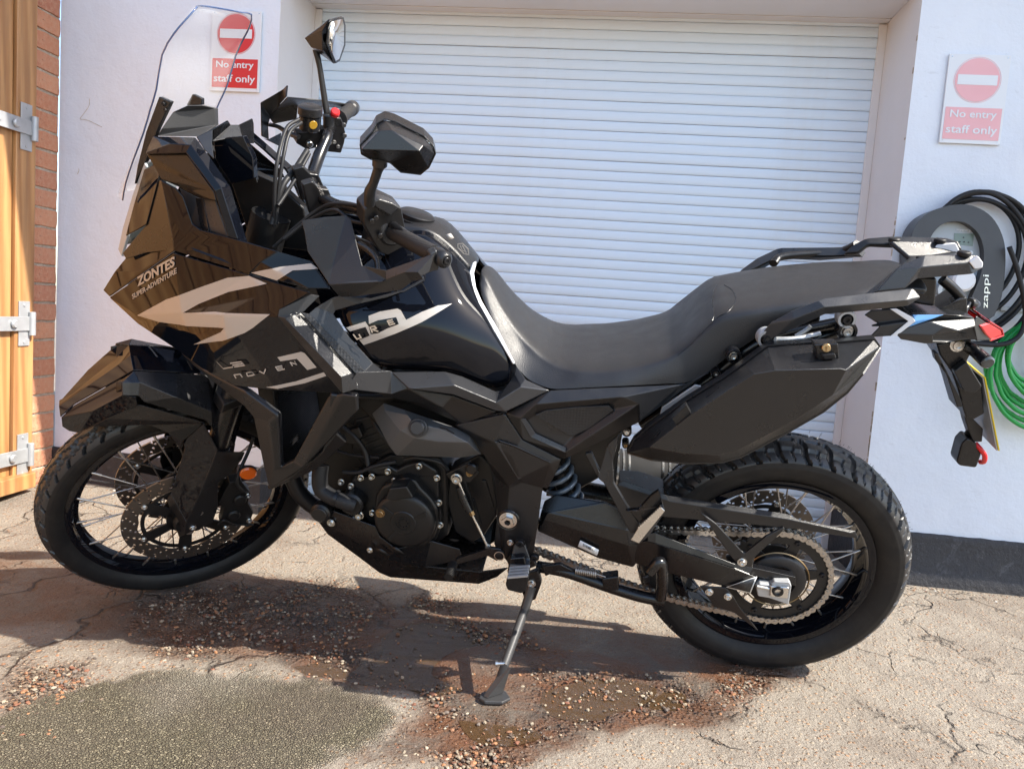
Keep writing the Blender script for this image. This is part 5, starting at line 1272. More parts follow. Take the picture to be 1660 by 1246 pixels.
def decal(name, pts, tree, mat, parent, off=.0016, th=.0004, res=0.006, mirror=False):
    """thin sticker laid on a faceted panel"""
    P = [Vector(p) for p in pts]
    bm = bmesh.new(); vs = [bm.verts.new((p.x, 0, p.z)) for p in P]
    for t in tessellate_polygon([[Vector((p.x, p.z, 0)) for p in P]]):
        try: bm.faces.new([vs[i] for i in t])
        except ValueError: pass
    for it in range(7):
        es = [e for e in bm.edges if e.calc_length() > res]
        if not es: break
        bmesh.ops.subdivide_edges(bm, edges=es, cuts=1); bmesh.ops.triangulate(bm, faces=bm.faces[:])
    for v in bm.verts:
        h = tree.ray_cast(Vector((v.co.x, -1, v.co.z)), Vector((0, 1, 0)))
        if h[0] is None:
            h = tree.find_nearest(Vector((v.co.x, P[0].y, v.co.z)))
        v.co.y = h[0].y - off
    ret = bmesh.ops.extrude_face_region(bm, geom=bm.faces[:])
    for e in ret['geom']:
        if isinstance(e, bmesh.types.BMVert): e.co.y -= th
    return bmobj(name, bm, mat, parent, 30)
decal('silver_stripe', [(0.0177,-0.1,0.884),(0.1389,-0.16,0.9506),(0.2516,-0.2,0.9986),(0.317,-0.21,1.0251),(0.3703,-0.217,1.0351),(0.4142,-0.225,1.025),(0.393,-0.235,1.0182),(0.3166,-0.235,0.9947),(0.2371,-0.21,0.9584),(0.192,-0.19,0.9321),(0.2871,-0.225,0.9517),(0.4255,-0.252,0.966),(0.3823,-0.252,0.9314),(0.3612,-0.25,0.9174),(0.2979,-0.225,0.8879),(0.2065,-0.18,0.8586),(0.2956,-0.225,0.907),(0.3092,-0.228,0.92),(0.1977,-0.18,0.9016),(0.0955,-0.13,0.8857)], sideT, 'silver_paint', side)
decal('silver_stripe', [(0.4,-0.26,0.7982),(0.475,-0.265,0.8232),(0.5406,-0.268,0.8518),(0.5455,-0.269,0.8441),(0.4942,-0.267,0.8209),(0.4294,-0.262,0.7998)], sideT, 'silver_paint', side)
decal('silver_stripe', [(0.4356,-0.258,0.8731),(0.4919,-0.264,0.8923),(0.4999,-0.265,0.8905),(0.5253,-0.268,0.8609),(0.5032,-0.266,0.8525),(0.4813,-0.264,0.8754),(0.4422,-0.26,0.8649)], sideT, 'silver_paint', side)
upT = None
ubm = bmesh.new(); uv_ = [ubm.verts.new(v) for v in UPV]
for f in UPF: ubm.faces.new([uv_[i] for i in f])
bmesh.ops.triangulate(ubm, faces=ubm.faces[:]); ubm.verts.index_update()
upT = BVHTree.FromPolygons([v.co.copy() for v in ubm.verts], [[v.index for v in f.verts] for f in ubm.faces])
decal('silver_stripe', [(0.3752,-0.216,1.0419),(0.4078,-0.22,1.0518),(0.4469,-0.224,1.0624),(0.513,-0.23,1.0735),(0.5287,-0.238,1.0644),(0.4746,-0.232,1.0575),(0.4378,-0.228,1.0337)], upT, 'silver_paint', up)
# lettering
def ltext(body, tagged, **k): return text3(body, tagged, .0005, **k)
def on_tree(o, tree, off=.0022):
    import numpy as np
    A = np.array([[v.co.x, v.co.z, 1.0] for v in o.data.vertices]); Y = np.array([v.co.y for v in o.data.vertices])
    res = Y - A @ np.linalg.lstsq(A, Y, rcond=None)[0]; i = -1
    for v in o.data.vertices:
        i += 1; h = tree.ray_cast(Vector((v.co.x, -1, v.co.z)), Vector((0, 1, 0)))
        y = h[0].y if h[0] else None
        if y is None: y = tree.find_nearest(v.co)[0].y
        v.co.y = y - off + max(-.0008, min(.0008, float(res[i])))
on_tree(ltext('ZONTES', [(0.0414,-0.118,0.96),(0.1844,-0.18,1.035),(0.0455,-0.118,0.9835)], mat='silver_paint', parent=side, bold=.03), sideT)
on_tree(ltext('SUPER-ADVENTURE', [(0.0128,-0.108,0.923),(0.188,-0.18,1.0204),(0.014,-0.108,0.9352)], mat='silver_paint', parent=side, bold=.015), sideT)
def strokes(name, items, th, mat, parent, w):
    bm = bmesh.new()
    for pts in items:
        P = [Vector(p) for p in pts]
        for a, b in zip(P, P[1:]):
            d = (b - a).normalized(); n_ = Vector((d.z, 0, -d.x)) * w / 2; a2 = a - d * w * .25; b2_ = b + d * w * .25
            prism(bm, [a2 + n_, b2_ + n_, b2_ - n_, a2 - n_], (0, -th, 0))
    return bmobj(name, bm, mat, parent, 30)
y = -.2715
strokes('lettering', [[(0.2706,-0.222,0.8307),(0.288,-0.232,0.8193),(0.3188,-0.242,0.8318)], [(0.3139,-0.24,0.8395),(0.3438,-0.248,0.8485),(0.3516,-0.25,0.8417),(0.3238,-0.244,0.8331)], [(0.3198,-0.243,0.8363),(0.3482,-0.25,0.8453)],
  [(0.3233,-0.243,0.8055),(0.3194,-0.243,0.8126),(0.3364,-0.247,0.8182),(0.3404,-0.247,0.8111)], [(0.3555,-0.252,0.817),(0.3539,-0.252,0.8242),(0.3678,-0.255,0.8291),(0.3748,-0.256,0.8237),(0.3564,-0.252,0.8166)], [(0.3882,-0.257,0.8341),(0.3991,-0.259,0.831),(0.4044,-0.26,0.8415)], [(0.4444,-0.263,0.8548),(0.4296,-0.262,0.8503),(0.4344,-0.262,0.8425),(0.4498,-0.264,0.848)], [(0.4315,-0.262,0.8461),(0.4449,-0.263,0.8506)], [(0.4691,-0.266,0.8581),(0.4647,-0.265,0.865),(0.4791,-0.267,0.8622),(0.4747,-0.266,0.869)]], .0012, 'silver_paint', side, .0028)
on_tree([c for c in side.children if c.name.startswith('lettering')][-1], sideT, .002)

# ---------------------------------------------------------------- tank
cols = [[(0.5664,-0.09,1.0558),(0.5538,-0.165,1.0),(0.5463,-0.205,0.9674),(0.583,-0.228,0.9244),(0.6358,-0.228,0.865)],
        [(0.6378,-0.085,1.1053),(0.6458,-0.15,1.0482),(0.6546,-0.2,1.0036),(0.6631,-0.237,0.9339),(0.6597,-0.228,0.8526)],
        [(0.7063,-0.078,1.1284),(0.721,-0.14,1.0687),(0.734,-0.196,1.0036),(0.742,-0.232,0.9338),(0.7413,-0.217,0.8519)],
        [(0.7412,-0.07,1.1107),(0.7728,-0.13,1.0469),(0.7931,-0.182,0.99),(0.8068,-0.215,0.9191),(0.8092,-0.205,0.8482)],
        [(0.7775,-0.062,1.0766),(0.8118,-0.12,1.0147),(0.8397,-0.168,0.9615),(0.8629,-0.192,0.8918),(0.8674,-0.185,0.8143)],
        [(0.8093,-0.056,1.0397),(0.8288,-0.1,1.0009),(0.8595,-0.14,0.9633),(0.9017,-0.168,0.9004),(0.8955,-0.172,0.8018)],
        [(0.8118,-0.054,1.0336),(0.8306,-0.092,0.9916),(0.8671,-0.13,0.9512),(0.929,-0.157,0.8608),(0.9246,-0.162,0.8171)]]
V = [p for c in cols for p in c]; F = [(5 * i + j, 5 * i + j + 1, 5 * i + j + 6, 5 * i + j + 5) for i in range(6) for j in range(4)]
tank = shell('fuel_tank', V, F, 'gloss_black', .005, mirror=True, sub=2, bev=0)
rid = [c[0] for c in cols]
TS = sorted([(0.6201,0.03,1.1426),(0.6594,0.03,1.141),(0.6985,0.03,1.1303),(0.7277,0.03,1.1081),(0.757,0.03,1.0833),(0.7915,0.03,1.0562),(0.8104,0.03,1.0387),(0.8164,0.03,1.0332)])
def ev(curve, x, k=2):
    c = curve
    if x <= c[0][0]: return c[0][k]
    for a, b in zip(c, c[1:]):
        if a[0] <= x <= b[0]:
            t = (x - a[0]) / max(1e-9, b[0] - a[0]); return a[k] + (b[k] - a[k]) * t
    return c[-1][k]
V = []
for k, p in enumerate(rid):
    zc = (.006, .016, .022, .02, .016, .008, .006)[k]
    zs_ = max(p[2] + .002, ev(TS, p[0] + .004)); V += [(p[0], p[1], p[2] + .001), (p[0] + .004, p[1] * .5, zs_), (p[0] + .006, 0, zs_ + .002), (p[0] + .004, -p[1] * .5, zs_), (p[0], -p[1], p[2] + .001)]
shell('tank_top', V, [(5 * i + j, 5 * i + j + 1, 5 * i + j + 6, 5 * i + j + 5) for i in range(6) for j in range(4)], 'matte_black', .004, sub=1, bev=0, parent=tank)
bm = bmesh.new(); cc_ = Vector([(0.6757,0.0,1.1317)][0]); revolve(bm, [(.001, .014), (.036, .014), (.042, .010), (.042, 0), (.050, 0), (.052, -.01)], cc_, (.28, 0, 1), 40); bmobj('filler_cap', bm, 'dark_metal', tank, 40)
text3('LIS', [(0.7917,-0.045,1.0899),(0.8098,-0.045,1.0663),(0.7814,-0.045,1.0814)], .0006, mat='silver_paint', parent=tank) if False else None
ngon('badge', [(x, y - .003, z + .002) for x, y, z in [(0.7557,-0.052,1.1091),(0.7663,-0.047,1.1115),(0.7743,-0.047,1.1018),(0.7632,-0.052,1.0967)]], 'silver_paint', .001, bev=0, parent=tank)
strokes('shield_badge', [[(0.7849,-0.062,1.0933),(0.7951,-0.062,1.0953),(0.8082,-0.062,1.0832),(0.8092,-0.062,1.0716),(0.799,-0.062,1.0724),(0.7849,-0.062,1.0854),(0.7849,-0.062,1.0933)], [(0.7907,-0.063,1.0906),(0.7954,-0.063,1.0803),(0.801,-0.063,1.0783)], [(0.7954,-0.063,1.0909),(0.8038,-0.063,1.0757)]], .001, 'silver_paint', tank, .0022)
dg = bpy.context.evaluated_depsgraph_get()
tm = tank.evaluated_get(dg).to_mesh(); tankT = BVHTree.FromPolygons([v.co.copy() for v in tm.vertices], [list(p.vertices) for p in tm.polygons]); 
GR = [[(0.5769,-0.215,0.9372),(0.6188,-0.215,0.953),(0.6276,-0.22,0.9438),(0.6321,-0.222,0.9286),(0.6482,-0.225,0.9322),(0.6689,-0.225,0.944),(0.6925,-0.225,0.9541),(0.6858,-0.222,0.9672),(0.6471,-0.218,0.9584),(0.628,-0.216,0.9494),(0.6251,-0.212,0.9649),(0.6491,-0.215,0.975),(0.6861,-0.215,0.9832),(0.694,-0.215,0.9802),(0.7069,-0.218,0.963),(0.7372,-0.21,0.9786),(0.7681,-0.19,0.9897),(0.7953,-0.182,0.9911),(0.7394,-0.22,0.9593),(0.688,-0.23,0.9353),(0.6164,-0.229,0.9041),(0.6072,-0.227,0.9143),(0.6308,-0.228,0.9259),(0.6206,-0.222,0.943),(0.586,-0.22,0.9303)]]
for P in GR: decal('silver_stripe', P, tankT, 'silver_paint', tank, off=.001, res=.008)
for P, w in (([(0.5982,-0.225,0.9292),(0.6057,-0.226,0.9199),(0.615,-0.226,0.9235),(0.6105,-0.225,0.9302)], 0), ([(0.6397,-0.226,0.9375),(0.635,-0.224,0.948),(0.6445,-0.225,0.9513),(0.6491,-0.226,0.9474),(0.6386,-0.226,0.9439),(0.652,-0.226,0.9408)], 0), ([(0.6822,-0.222,0.967),(0.6723,-0.222,0.9639),(0.6768,-0.223,0.9555),(0.6876,-0.223,0.9595)], 0), ([(0.6739,-0.222,0.9599),(0.6843,-0.222,0.9626)], 0)):
    strokes('lettering', [[(x, -.2415, z) if False else (x, y - .012, z) for x, y, z in P]], .001, 'steel', tank, .003)
# cream strip between tank and seat
V = [(0.8249,-0.05,1.0543),(0.8173,-0.054,1.051),(0.8116,-0.058,1.0346),(0.8255,-0.095,1.0039),(0.8442,-0.12,0.9786),(0.8862,-0.145,0.922),(0.9297,-0.162,0.8609),(0.9327,-0.158,0.863),(0.8894,-0.138,0.9318),(0.8493,-0.11,0.9816),(0.831,-0.085,1.0053),(0.8211,-0.058,1.0291),(0.8243,-0.051,1.0451)]
shell('seat_edge_trim', V, [(0,1,12),(1,2,11,12),(2,3,10,11),(3,4,9,10),(4,5,8,9),(5,6,7,8)], 'white_paint', .006, bev=.002)
shell('seat_edge_trim', [mir(p) for p in V], [(3,4,9,10),(4,5,8,9),(5,6,7,8)], 'white_paint', .006, bev=.002)
a = [(0.8302,-0.048,1.0589),(0.8168,-0.052,1.0552)]

# ---------------------------------------------------------------- seat: cross-sections lofted along the length
TOPC = [(0.8217,0.0,1.0217),(0.8282,0.02,1.0314),(0.8436,0.03,1.0286),(0.8561,0.04,1.0116),(0.8892,0.06,0.9632),(0.938,0.08,0.9098),(0.9953,0.095,0.8735),(1.0385,0.1,0.8638),(1.1234,0.11,0.8701),(1.1929,0.115,0.8858),(1.2539,0.115,0.9076),(1.2862,0.115,0.9291),(1.3219,0.11,0.9723),(1.3546,0.11,1.0072),(1.3844,0.12,1.0178),(1.4941,0.125,1.0448),(1.6314,0.12,1.0714),(1.7087,0.11,1.0848),(1.7553,0.1,1.0868),(1.7644,0.08,1.0791)]
BOTC = [(0.8274,-0.06,1.0143),(0.8454,-0.085,0.9812),(0.8984,-0.13,0.9071),(0.9351,-0.16,0.8535),(0.9653,-0.17,0.8287),(1.0166,-0.185,0.8185),(1.1577,-0.19,0.8415),(1.308,-0.175,0.8566),(1.3385,-0.17,0.8791),(1.3833,-0.165,0.9232),(1.4357,-0.16,0.967),(1.4817,-0.16,1.0017),(1.5223,-0.155,1.0337),(1.5981,-0.14,1.0649),(1.653,-0.13,1.0808),(1.6791,-0.11,1.1099)]
EDGC = [(0.8285,-0.045,1.0237),(0.8523,-0.06,1.016),(0.9037,-0.09,0.9683),(0.9533,-0.115,0.9332),(1.0141,-0.145,0.9184),(1.0715,-0.165,0.917),(1.1504,-0.17,0.9252),(1.2444,-0.165,0.9472),(1.2946,-0.155,0.9795),(1.3295,-0.15,1.0304),(1.3585,-0.15,1.0508),(1.4181,-0.155,1.0492),(1.5401,-0.15,1.0648),(1.6211,-0.135,1.0948),(1.6681,-0.11,1.1151)]
def ev(curve, x, k=2):
    c = curve
    if x <= c[0][0]: return c[0][k]
    for a, b in zip(c, c[1:]):
        if a[0] <= x <= b[0]:
            t = (x - a[0]) / max(1e-9, b[0] - a[0]); return a[k] + (b[k] - a[k]) * t
    return c[-1][k]
TOPC.sort(); BOTC.sort(); EDGC.sort()
x0 = max(TOPC[0][0], BOTC[0][0]); x1 = TOPC[-1][0] - .002
ns = 46; V = []; F = []; m_ = 15
for i in range(ns + 1):
    x = x0 + (x1 - x0) * i / ns
    zt = ev(TOPC, x); ze = ev(EDGC, x); zb = ev(BOTC, x); we = abs(ev(EDGC, x, 1)); wb_ = abs(ev(BOTC, x, 1))
    ze = min(ze, zt - .010); zb = min(zb, ze - .012)
    sec = [(-wb_, zb), (-wb_ * .55 - we * .45 - .004, zb * .6 + ze * .4), (-we - .004, ze * .85 + zb * .15), (-we, ze), (-we * .88, ze + (zt - ze) * .52), (-we * .68, ze + (zt - ze) * .84), (-we * .4, zt), (0, zt + .002)]
    sec = sec + [(-y, z) for y, z in sec[-2::-1]]
    V += [(x, y, z) for y, z in sec]
for i in range(ns):
    for j in range(m_ - 1): F.append((i * m_ + j, i * m_ + j + 1, (i + 1) * m_ + j + 1, (i + 1) * m_ + j))
F.append(tuple(range(m_))); F.append(tuple(range(ns * m_, ns * m_ + m_))[::-1])
bm = bmesh.new(); vs = [bm.verts.new(v) for v in V]
for f in F: bm.faces.new([vs[i] for i in f])
seat = bmobj('seat', bm, 'seat_vinyl', MK, 180)
mm = seat.modifiers.new('sub', 'SUBSURF'); mm.levels = 2; mm.render_levels = 2
def onseat(pts, name, r=.0012, mat='satin_black'):
    dg = bpy.context.evaluated_depsgraph_get(); me = seat.evaluated_get(dg).to_mesh()
    T = BVHTree.FromPolygons([v.co.copy() for v in me.vertices], [list(p.vertices) for p in me.polygons])
    P = [T.find_nearest(Vector(p))[0] for p in spline(pts, 6)]
    bm = bmesh.new(); tube(bm, P, r, 6, 0); return bmobj(name, bm, mat, seat, 60)
onseat([(1.3559,0.05,1.0275),(1.3253,-0.05,1.0198),(1.3177,-0.12,1.0205),(1.3154,-0.15,1.0045)], 'seam')
onseat([(1.3715,0.03,1.0392),(1.3817,-0.03,1.0506),(1.3784,-0.1,1.0473),(1.3508,-0.15,1.0441),(1.3311,-0.15,1.0181),(1.3162,-0.155,1.0086)], 'seam')
onseat([(1.3162,-0.155,1.0086),(1.3056,-0.16,0.982),(1.2921,-0.165,0.9446),(1.2706,-0.175,0.9208)], 'seam', .001)
text3('F', [(0.8695,-0.035,1.005),(0.8766,-0.02,1.0027),(0.8679,-0.035,1.017)], .002, mat='satin_black', parent=seat, bold=.02) if False else None

# ---------------------------------------------------------------- matte structure round the radiator and under the tank
V = [(0.4461,-0.262,0.9644),(0.4484,-0.258,0.9787),(0.5121,-0.24,1.011),(0.5246,-0.225,1.004),(0.4923,-0.238,0.9711),(0.4692,-0.28,0.9692),(0.4886,-0.24,0.9706),(0.6078,-0.258,0.8536),(0.587,-0.294,0.8551),(0.4989,-0.268,0.9023),(0.5805,-0.276,0.8089),(0.6182,-0.285,0.8268)]
shell('radiator_shroud', V, [(0,1,2,3,4,5),(5,4,6),(0,5,9),(5,6,7,8),(5,8,10,9),(8,7,11,10)], 'matte_grey', .012, mirror=True, bev=.0025)
V = [(0.4927,-0.255,0.9768),(0.504,-0.24,0.9684),(0.5148,-0.225,0.9782),(0.5464,-0.215,0.9979),(0.5608,-0.21,1.002),(0.629,-0.205,1.0009),(0.6956,-0.185,1.0148),(0.7358,-0.165,1.0378),(0.7273,-0.168,1.0258),(0.663,-0.198,1.0036),(0.6037,-0.212,0.9889),(0.5529,-0.215,0.9715),(0.5506,-0.222,0.9662),(0.5865,-0.238,0.9258),(0.6373,-0.238,0.869),(0.6562,-0.236,0.8541),(0.6762,-0.236,0.8525),(0.7161,-0.245,0.8203),(0.6821,-0.255,0.8075),(0.5907,-0.28,0.8225),(0.6156,-0.278,0.8608),(0.6249,-0.255,0.8556)]
F = [(2,1,21,14,13,12),(2,12,11,3),(3,11,10,4),(4,10,5),(5,10,9,6),(6,9,8,7),(21,20,15,14),(20,16,15),(20,19,18,16),(18,17,16)]
shell('tank_surround', V, F, 'matte_grey', .006, mirror=True, bev=.0015)
ngon('air_mesh', [(0.4896,-0.25,0.975),(0.5075,-0.246,0.9706),(0.6282,-0.262,0.8583),(0.6098,-0.27,0.8542)], 'mesh_pad', .004, mirror=True)
V = [(0.6759,-0.235,0.8506),(0.7902,-0.222,0.8563),(0.8257,-0.208,0.8421),(0.8954,-0.186,0.8038),(0.9137,-0.18,0.8079),(0.933,-0.168,0.8391),(0.935,-0.16,0.8591),(0.9609,-0.19,0.8394),(1.0155,-0.205,0.825),(0.9249,-0.232,0.7779),(0.9047,-0.235,0.7793),(0.8154,-0.262,0.8218),(0.7254,-0.275,0.8335),(0.819,-0.262,0.844),(0.9041,-0.24,0.8025),(0.9534,-0.218,0.8336)]
shell('tank_side_trim', V, [(0,1,13,12),(1,2,13),(2,3,14,13),(3,4,14),(4,5,15,14),(5,6,7,15),(7,8,15),(8,9,14,15),(9,10,14),(10,11,13,14),(11,12,13)], 'matte_grey', .006, mirror=True, bev=.0015)
V = [(0.641,-0.235,0.794),(0.7155,-0.243,0.8179),(0.8077,-0.23,0.8051),(0.9031,-0.215,0.7674),(0.8257,-0.205,0.7253),(0.7167,-0.2,0.7619),(0.6602,-0.2,0.7743),(0.787,-0.24,0.7793)]
shell('under_tank_panel', V, [(0,1,7,6),(1,2,7),(2,3,4,7),(4,5,7),(5,6,7)], 'matte_black', .006, mirror=True, bev=.002)
# V shaped crash frame
V = [(0.1715,-0.16,0.7981),(0.13,-0.14,0.8209),(0.2213,-0.195,0.7987),(0.3167,-0.235,0.783),(0.3479,-0.25,0.7797),(0.4256,-0.265,0.737),(0.4127,-0.25,0.598),(0.4439,-0.25,0.6192),(0.5464,-0.275,0.7976),(0.582,-0.28,0.8098),(0.6147,-0.285,0.8107),(0.6119,-0.275,0.7695),(0.4726,-0.262,0.6101),(0.3702,-0.235,0.5197),(0.3624,-0.235,0.5831),(0.351,-0.235,0.7104),(0.3303,-0.23,0.7321),(0.2547,-0.2,0.7661),(0.396,-0.252,0.5907),(0.4023,-0.262,0.718)]
F = [(1,2,17,0),(2,3,16,17),(3,4,16),(4,5,19,16),(16,19,15),(15,19,18,14),(19,5,6,18),(14,18,13),(18,6,7,12,13),(7,8,9,12),(9,10,11,12)]
cf = shell('crash_frame', V, F, 'matte_black', .018, mirror=True, bev=.003)
V = [(0.6123,-0.272,0.7989),(0.5546,-0.262,0.7065),(0.5748,-0.25,0.6767),(0.5037,-0.235,0.6027),(0.4719,-0.235,0.5774),(0.43,-0.235,0.5561),(0.3674,-0.235,0.5193),(0.4154,-0.248,0.5565),(0.4837,-0.25,0.6196),(0.5194,-0.26,0.6553),(0.5538,-0.28,0.8067)]
shell('crash_frame_leg', V, [(10,0,1,9),(1,2,3,8,9),(8,3,4,5,7),(7,5,6)], 'matte_black', .016, mirror=True, bev=.003, parent=cf)
# radiator
bm = bmesh.new()
rc0 = [(0.3123,-0.12,0.7122),(0.4672,-0.12,0.7265),(0.3013,-0.12,0.4543),(0.415,-0.12,0.4493)]
cx = .42; box(bm, (.335, -.17, .50), (.375, .17, .80)); rd = bmobj('radiator', bm, 'engine_black', MK, smooth=None); bevel(rd, .004)
bm = bmesh.new()
for i in range(46): box(bm, (.375, -.155, .515 + i * .006), (.379, .155, .5165 + i * .006))
o = bmobj('cooling_fin', bm, 'dark_metal', rd, smooth=None); tag(o, kind='stuff')

# ---------------------------------------------------------------- engine
slab('inner_panel', [(0.4163,-0.05,0.8214),(0.5983,-0.05,0.7729),(0.6226,-0.05,0.5746),(0.5528,-0.05,0.4415),(0.4345,-0.05,0.4093),(0.3977,-0.05,0.4793),(0.4319,-0.05,0.6074)], .1, 'engine_black', .005)
def blk2(name, pts, d, th, mat='engine_black', bev=.005, parent=None, seg=3):
    return slab(name, [(p[0], d, p[2]) for p in pts], th, mat, bev, seg, parent=parent)
eng = slab('engine_block', [(0.5428,-0.13,0.5255),(0.6288,-0.13,0.5866),(0.7514,-0.13,0.594),(0.7765,-0.13,0.5627),(0.776,-0.13,0.3729),(0.7385,-0.13,0.337),(0.5988,-0.13,0.3506),(0.5511,-0.13,0.3759),(0.5282,-0.13,0.4527)], .26, 'engine_black', .012)
cy = slab('cylinder', [(0.5426,-0.115,0.6654),(0.618,-0.115,0.6947),(0.6659,-0.115,0.5939),(0.6436,-0.115,0.5398),(0.5745,-0.115,0.5205),(0.5301,-0.115,0.5796)], .23, 'engine_black', .008, parent=None)
for i in range(6):
    P = [(0.5362,-0.118,0.6244),(0.6205,-0.118,0.669),(0.6258,-0.118,0.6607),(0.5394,-0.118,0.6163)]
    P = [(x + .006 * i, y, z - .016 * i) for x, y, z in P]
    slab('fin', P, .236, 'engine_black', .001, 1, parent=cy)
slab('cam_cover', [(0.5089,-0.11,0.6929),(0.6281,-0.11,0.7365),(0.6574,-0.11,0.707),(0.626,-0.11,0.6767),(0.5423,-0.11,0.6435),(0.517,-0.11,0.655)], .22, 'engine_black', .008)
# generator side: crankcase cover with scalloped edge
V = [(0.5384,-0.15,0.5132),(0.5557,-0.15,0.5441),(0.5874,-0.15,0.5561),(0.6341,-0.15,0.5709),(0.6542,-0.15,0.5606),(0.675,-0.15,0.5742),(0.7158,-0.15,0.5909),(0.7508,-0.15,0.5711),(0.7582,-0.15,0.555),(0.7593,-0.15,0.4918),(0.7651,-0.15,0.4454),(0.7623,-0.15,0.4091),(0.7489,-0.15,0.3708),(0.733,-0.15,0.3626),(0.6474,-0.15,0.3393),(0.6058,-0.15,0.3713),(0.5853,-0.15,0.3933),(0.5653,-0.15,0.4213),(0.5451,-0.15,0.443)]
cs = slab('crankcase_cover', V, .04, 'engine_black', .006)
V = [(0.6082,-0.175,0.4982),(0.6247,-0.175,0.526),(0.6814,-0.175,0.558),(0.7064,-0.175,0.5523),(0.7211,-0.175,0.5313),(0.746,-0.175,0.5055),(0.7609,-0.175,0.4784),(0.7605,-0.175,0.4314),(0.7498,-0.175,0.3942),(0.7287,-0.175,0.3672),(0.6759,-0.175,0.3481),(0.6339,-0.175,0.355),(0.6088,-0.175,0.3885),(0.6006,-0.175,0.4416)]
slab('inner_cover', V, .03, 'engine_black', .008, 4, parent=cs)
c0 = Vector([(0.6829,-0.2,0.4489)][0])
bm = bmesh.new(); revolve(bm, [(.001, -.004), (.030, -.004), (.032, -.002), (.062, -.001), (.070, .002), (.0735, .006), (.0745, .012), (.0745, .035)], c0, (0, 1, 0), 64)
gc = bmobj('generator_cover', bm, 'engine_black', cs, 35)
bm = bmesh.new(); revolve(bm, [(.017, -.006), (.017, -.0072), (.0185, -.0072), (.0185, -.006)], c0 + Vector((0, .002, 0)), (0, 1, 0), 40)
for k in range(8):
    a = k * PI / 4; cyl(bm, c0 + Vector((.011 * math.cos(a), .0, .011 * math.sin(a))), (0, -1, 0), .0022, .003, .0065, 8)
bmobj('cover_emblem', bm, 'dark_metal', gc, 40)
for a in (0.5, 2.5, 4.1):
    P = [c0 + Vector((r * math.cos(a + d), -.0035, r * math.sin(a + d))) for r, d in ((.03, -.14), (.066, -.09), (.066, .09), (.03, .14))]
    bm = bmesh.new(); prism(bm, P, (0, .004, 0)); bevel(bmobj('rib', bm, 'engine_black', gc, 30), .0015)
slab('sensor_boss', [(0.6455,-0.215,0.5183),(0.655,-0.215,0.5475),(0.6974,-0.215,0.5579),(0.7125,-0.215,0.5289),(0.6915,-0.215,0.5237),(0.6664,-0.215,0.5151)], .04, 'engine_black', .004, parent=cs)
for p in [(0.5179,-0.158,0.5167),(0.542,-0.158,0.5084),(0.5683,-0.158,0.5345),(0.5954,-0.158,0.5404),(0.6361,-0.158,0.5591),(0.6506,-0.158,0.5351),(0.6199,-0.158,0.4957),(0.5925,-0.158,0.4387),(0.7127,-0.158,0.5816),(0.7555,-0.158,0.5547),(0.76,-0.158,0.4869),(0.7626,-0.158,0.424),(0.5469,-0.158,0.4242)]: bolt((p[0], p[1], p[2]), .0062, .007, 'steel', parent=cs)
p = [(0.6281,-0.205,0.4711)][0]; bolt(p, .009, .006, 'bronze', parent=cs, name='filler_bolt')
p = [(0.5631,-0.17,0.4351)][0]; bolt(p, .009, .008, 'steel', parent=cs, name='drain_bolt')
# water pump and hoses
bm = bmesh.new(); p = [(0.5483,-0.155,0.4703)][0]
for k in range(5): revolve(bm, [(.035 - k * .002, -k * .006), (.035 - k * .002, -k * .006 - .003)], p, (0, 1, 0), 28)
cyl(bm, p, (0, 1, 0), .030, -.03, .03, 28, .005); bmobj('water_pump', bm, 'engine_black', cs, 40)
ho = tubes('coolant_hose', [(0.472,-0.16,0.5606),(0.4698,-0.17,0.5345),(0.4736,-0.175,0.5031),(0.498,-0.18,0.4885),(0.5305,-0.185,0.4808),(0.5568,-0.18,0.4702)], .0195, 'cable_black', n=18, smooth=8)
bm = bmesh.new(); P = [(0.5145,-0.183,0.4859),(0.5251,-0.184,0.483)]; cyl(bm, P[0], Vector(P[1]) - Vector(P[0]), .0215, -.004, .004, 24); bmobj('hose_clip', bm, 'dark_metal', ho, 40)
for pts, r in (([(0.514,-0.13,0.6588),(0.552,-0.14,0.6343),(0.5758,-0.14,0.5977),(0.5872,-0.15,0.5533)], .006), ([(0.5217,-0.15,0.5404),(0.5628,-0.155,0.5477),(0.6049,-0.155,0.5694),(0.6549,-0.15,0.5833)], .005), ([(0.5828,-0.1,0.6953),(0.6012,-0.13,0.6674),(0.6333,-0.14,0.6315),(0.6628,-0.14,0.6012)], .007), ([(0.5003,-0.12,0.5792),(0.5456,-0.13,0.5778),(0.6112,-0.14,0.5845)], .004), ([(0.6783,-0.16,0.5968),(0.71,-0.165,0.6085),(0.7596,-0.165,0.6027),(0.7809,-0.15,0.5744)], .005)):
    tubes('wiring', pts, r, 'cable_black')
slab('cable_block', [(0.5268,-0.14,0.6429),(0.5635,-0.14,0.6603),(0.5725,-0.14,0.6364),(0.5508,-0.14,0.6119),(0.5252,-0.14,0.6149)], .03, 'engine_black', .004)
bm = bmesh.new(); p = [(0.4645,-0.165,0.4297)][0]; cyl(bm, p, (0, -1, 0), .026, -.02, .012, 24, .005); cyl(bm, p, (0, -1, 0), .020, .010, .016, 24, .002); bmobj('crash_bobbin', bm, 'matte_black', MK, 40)
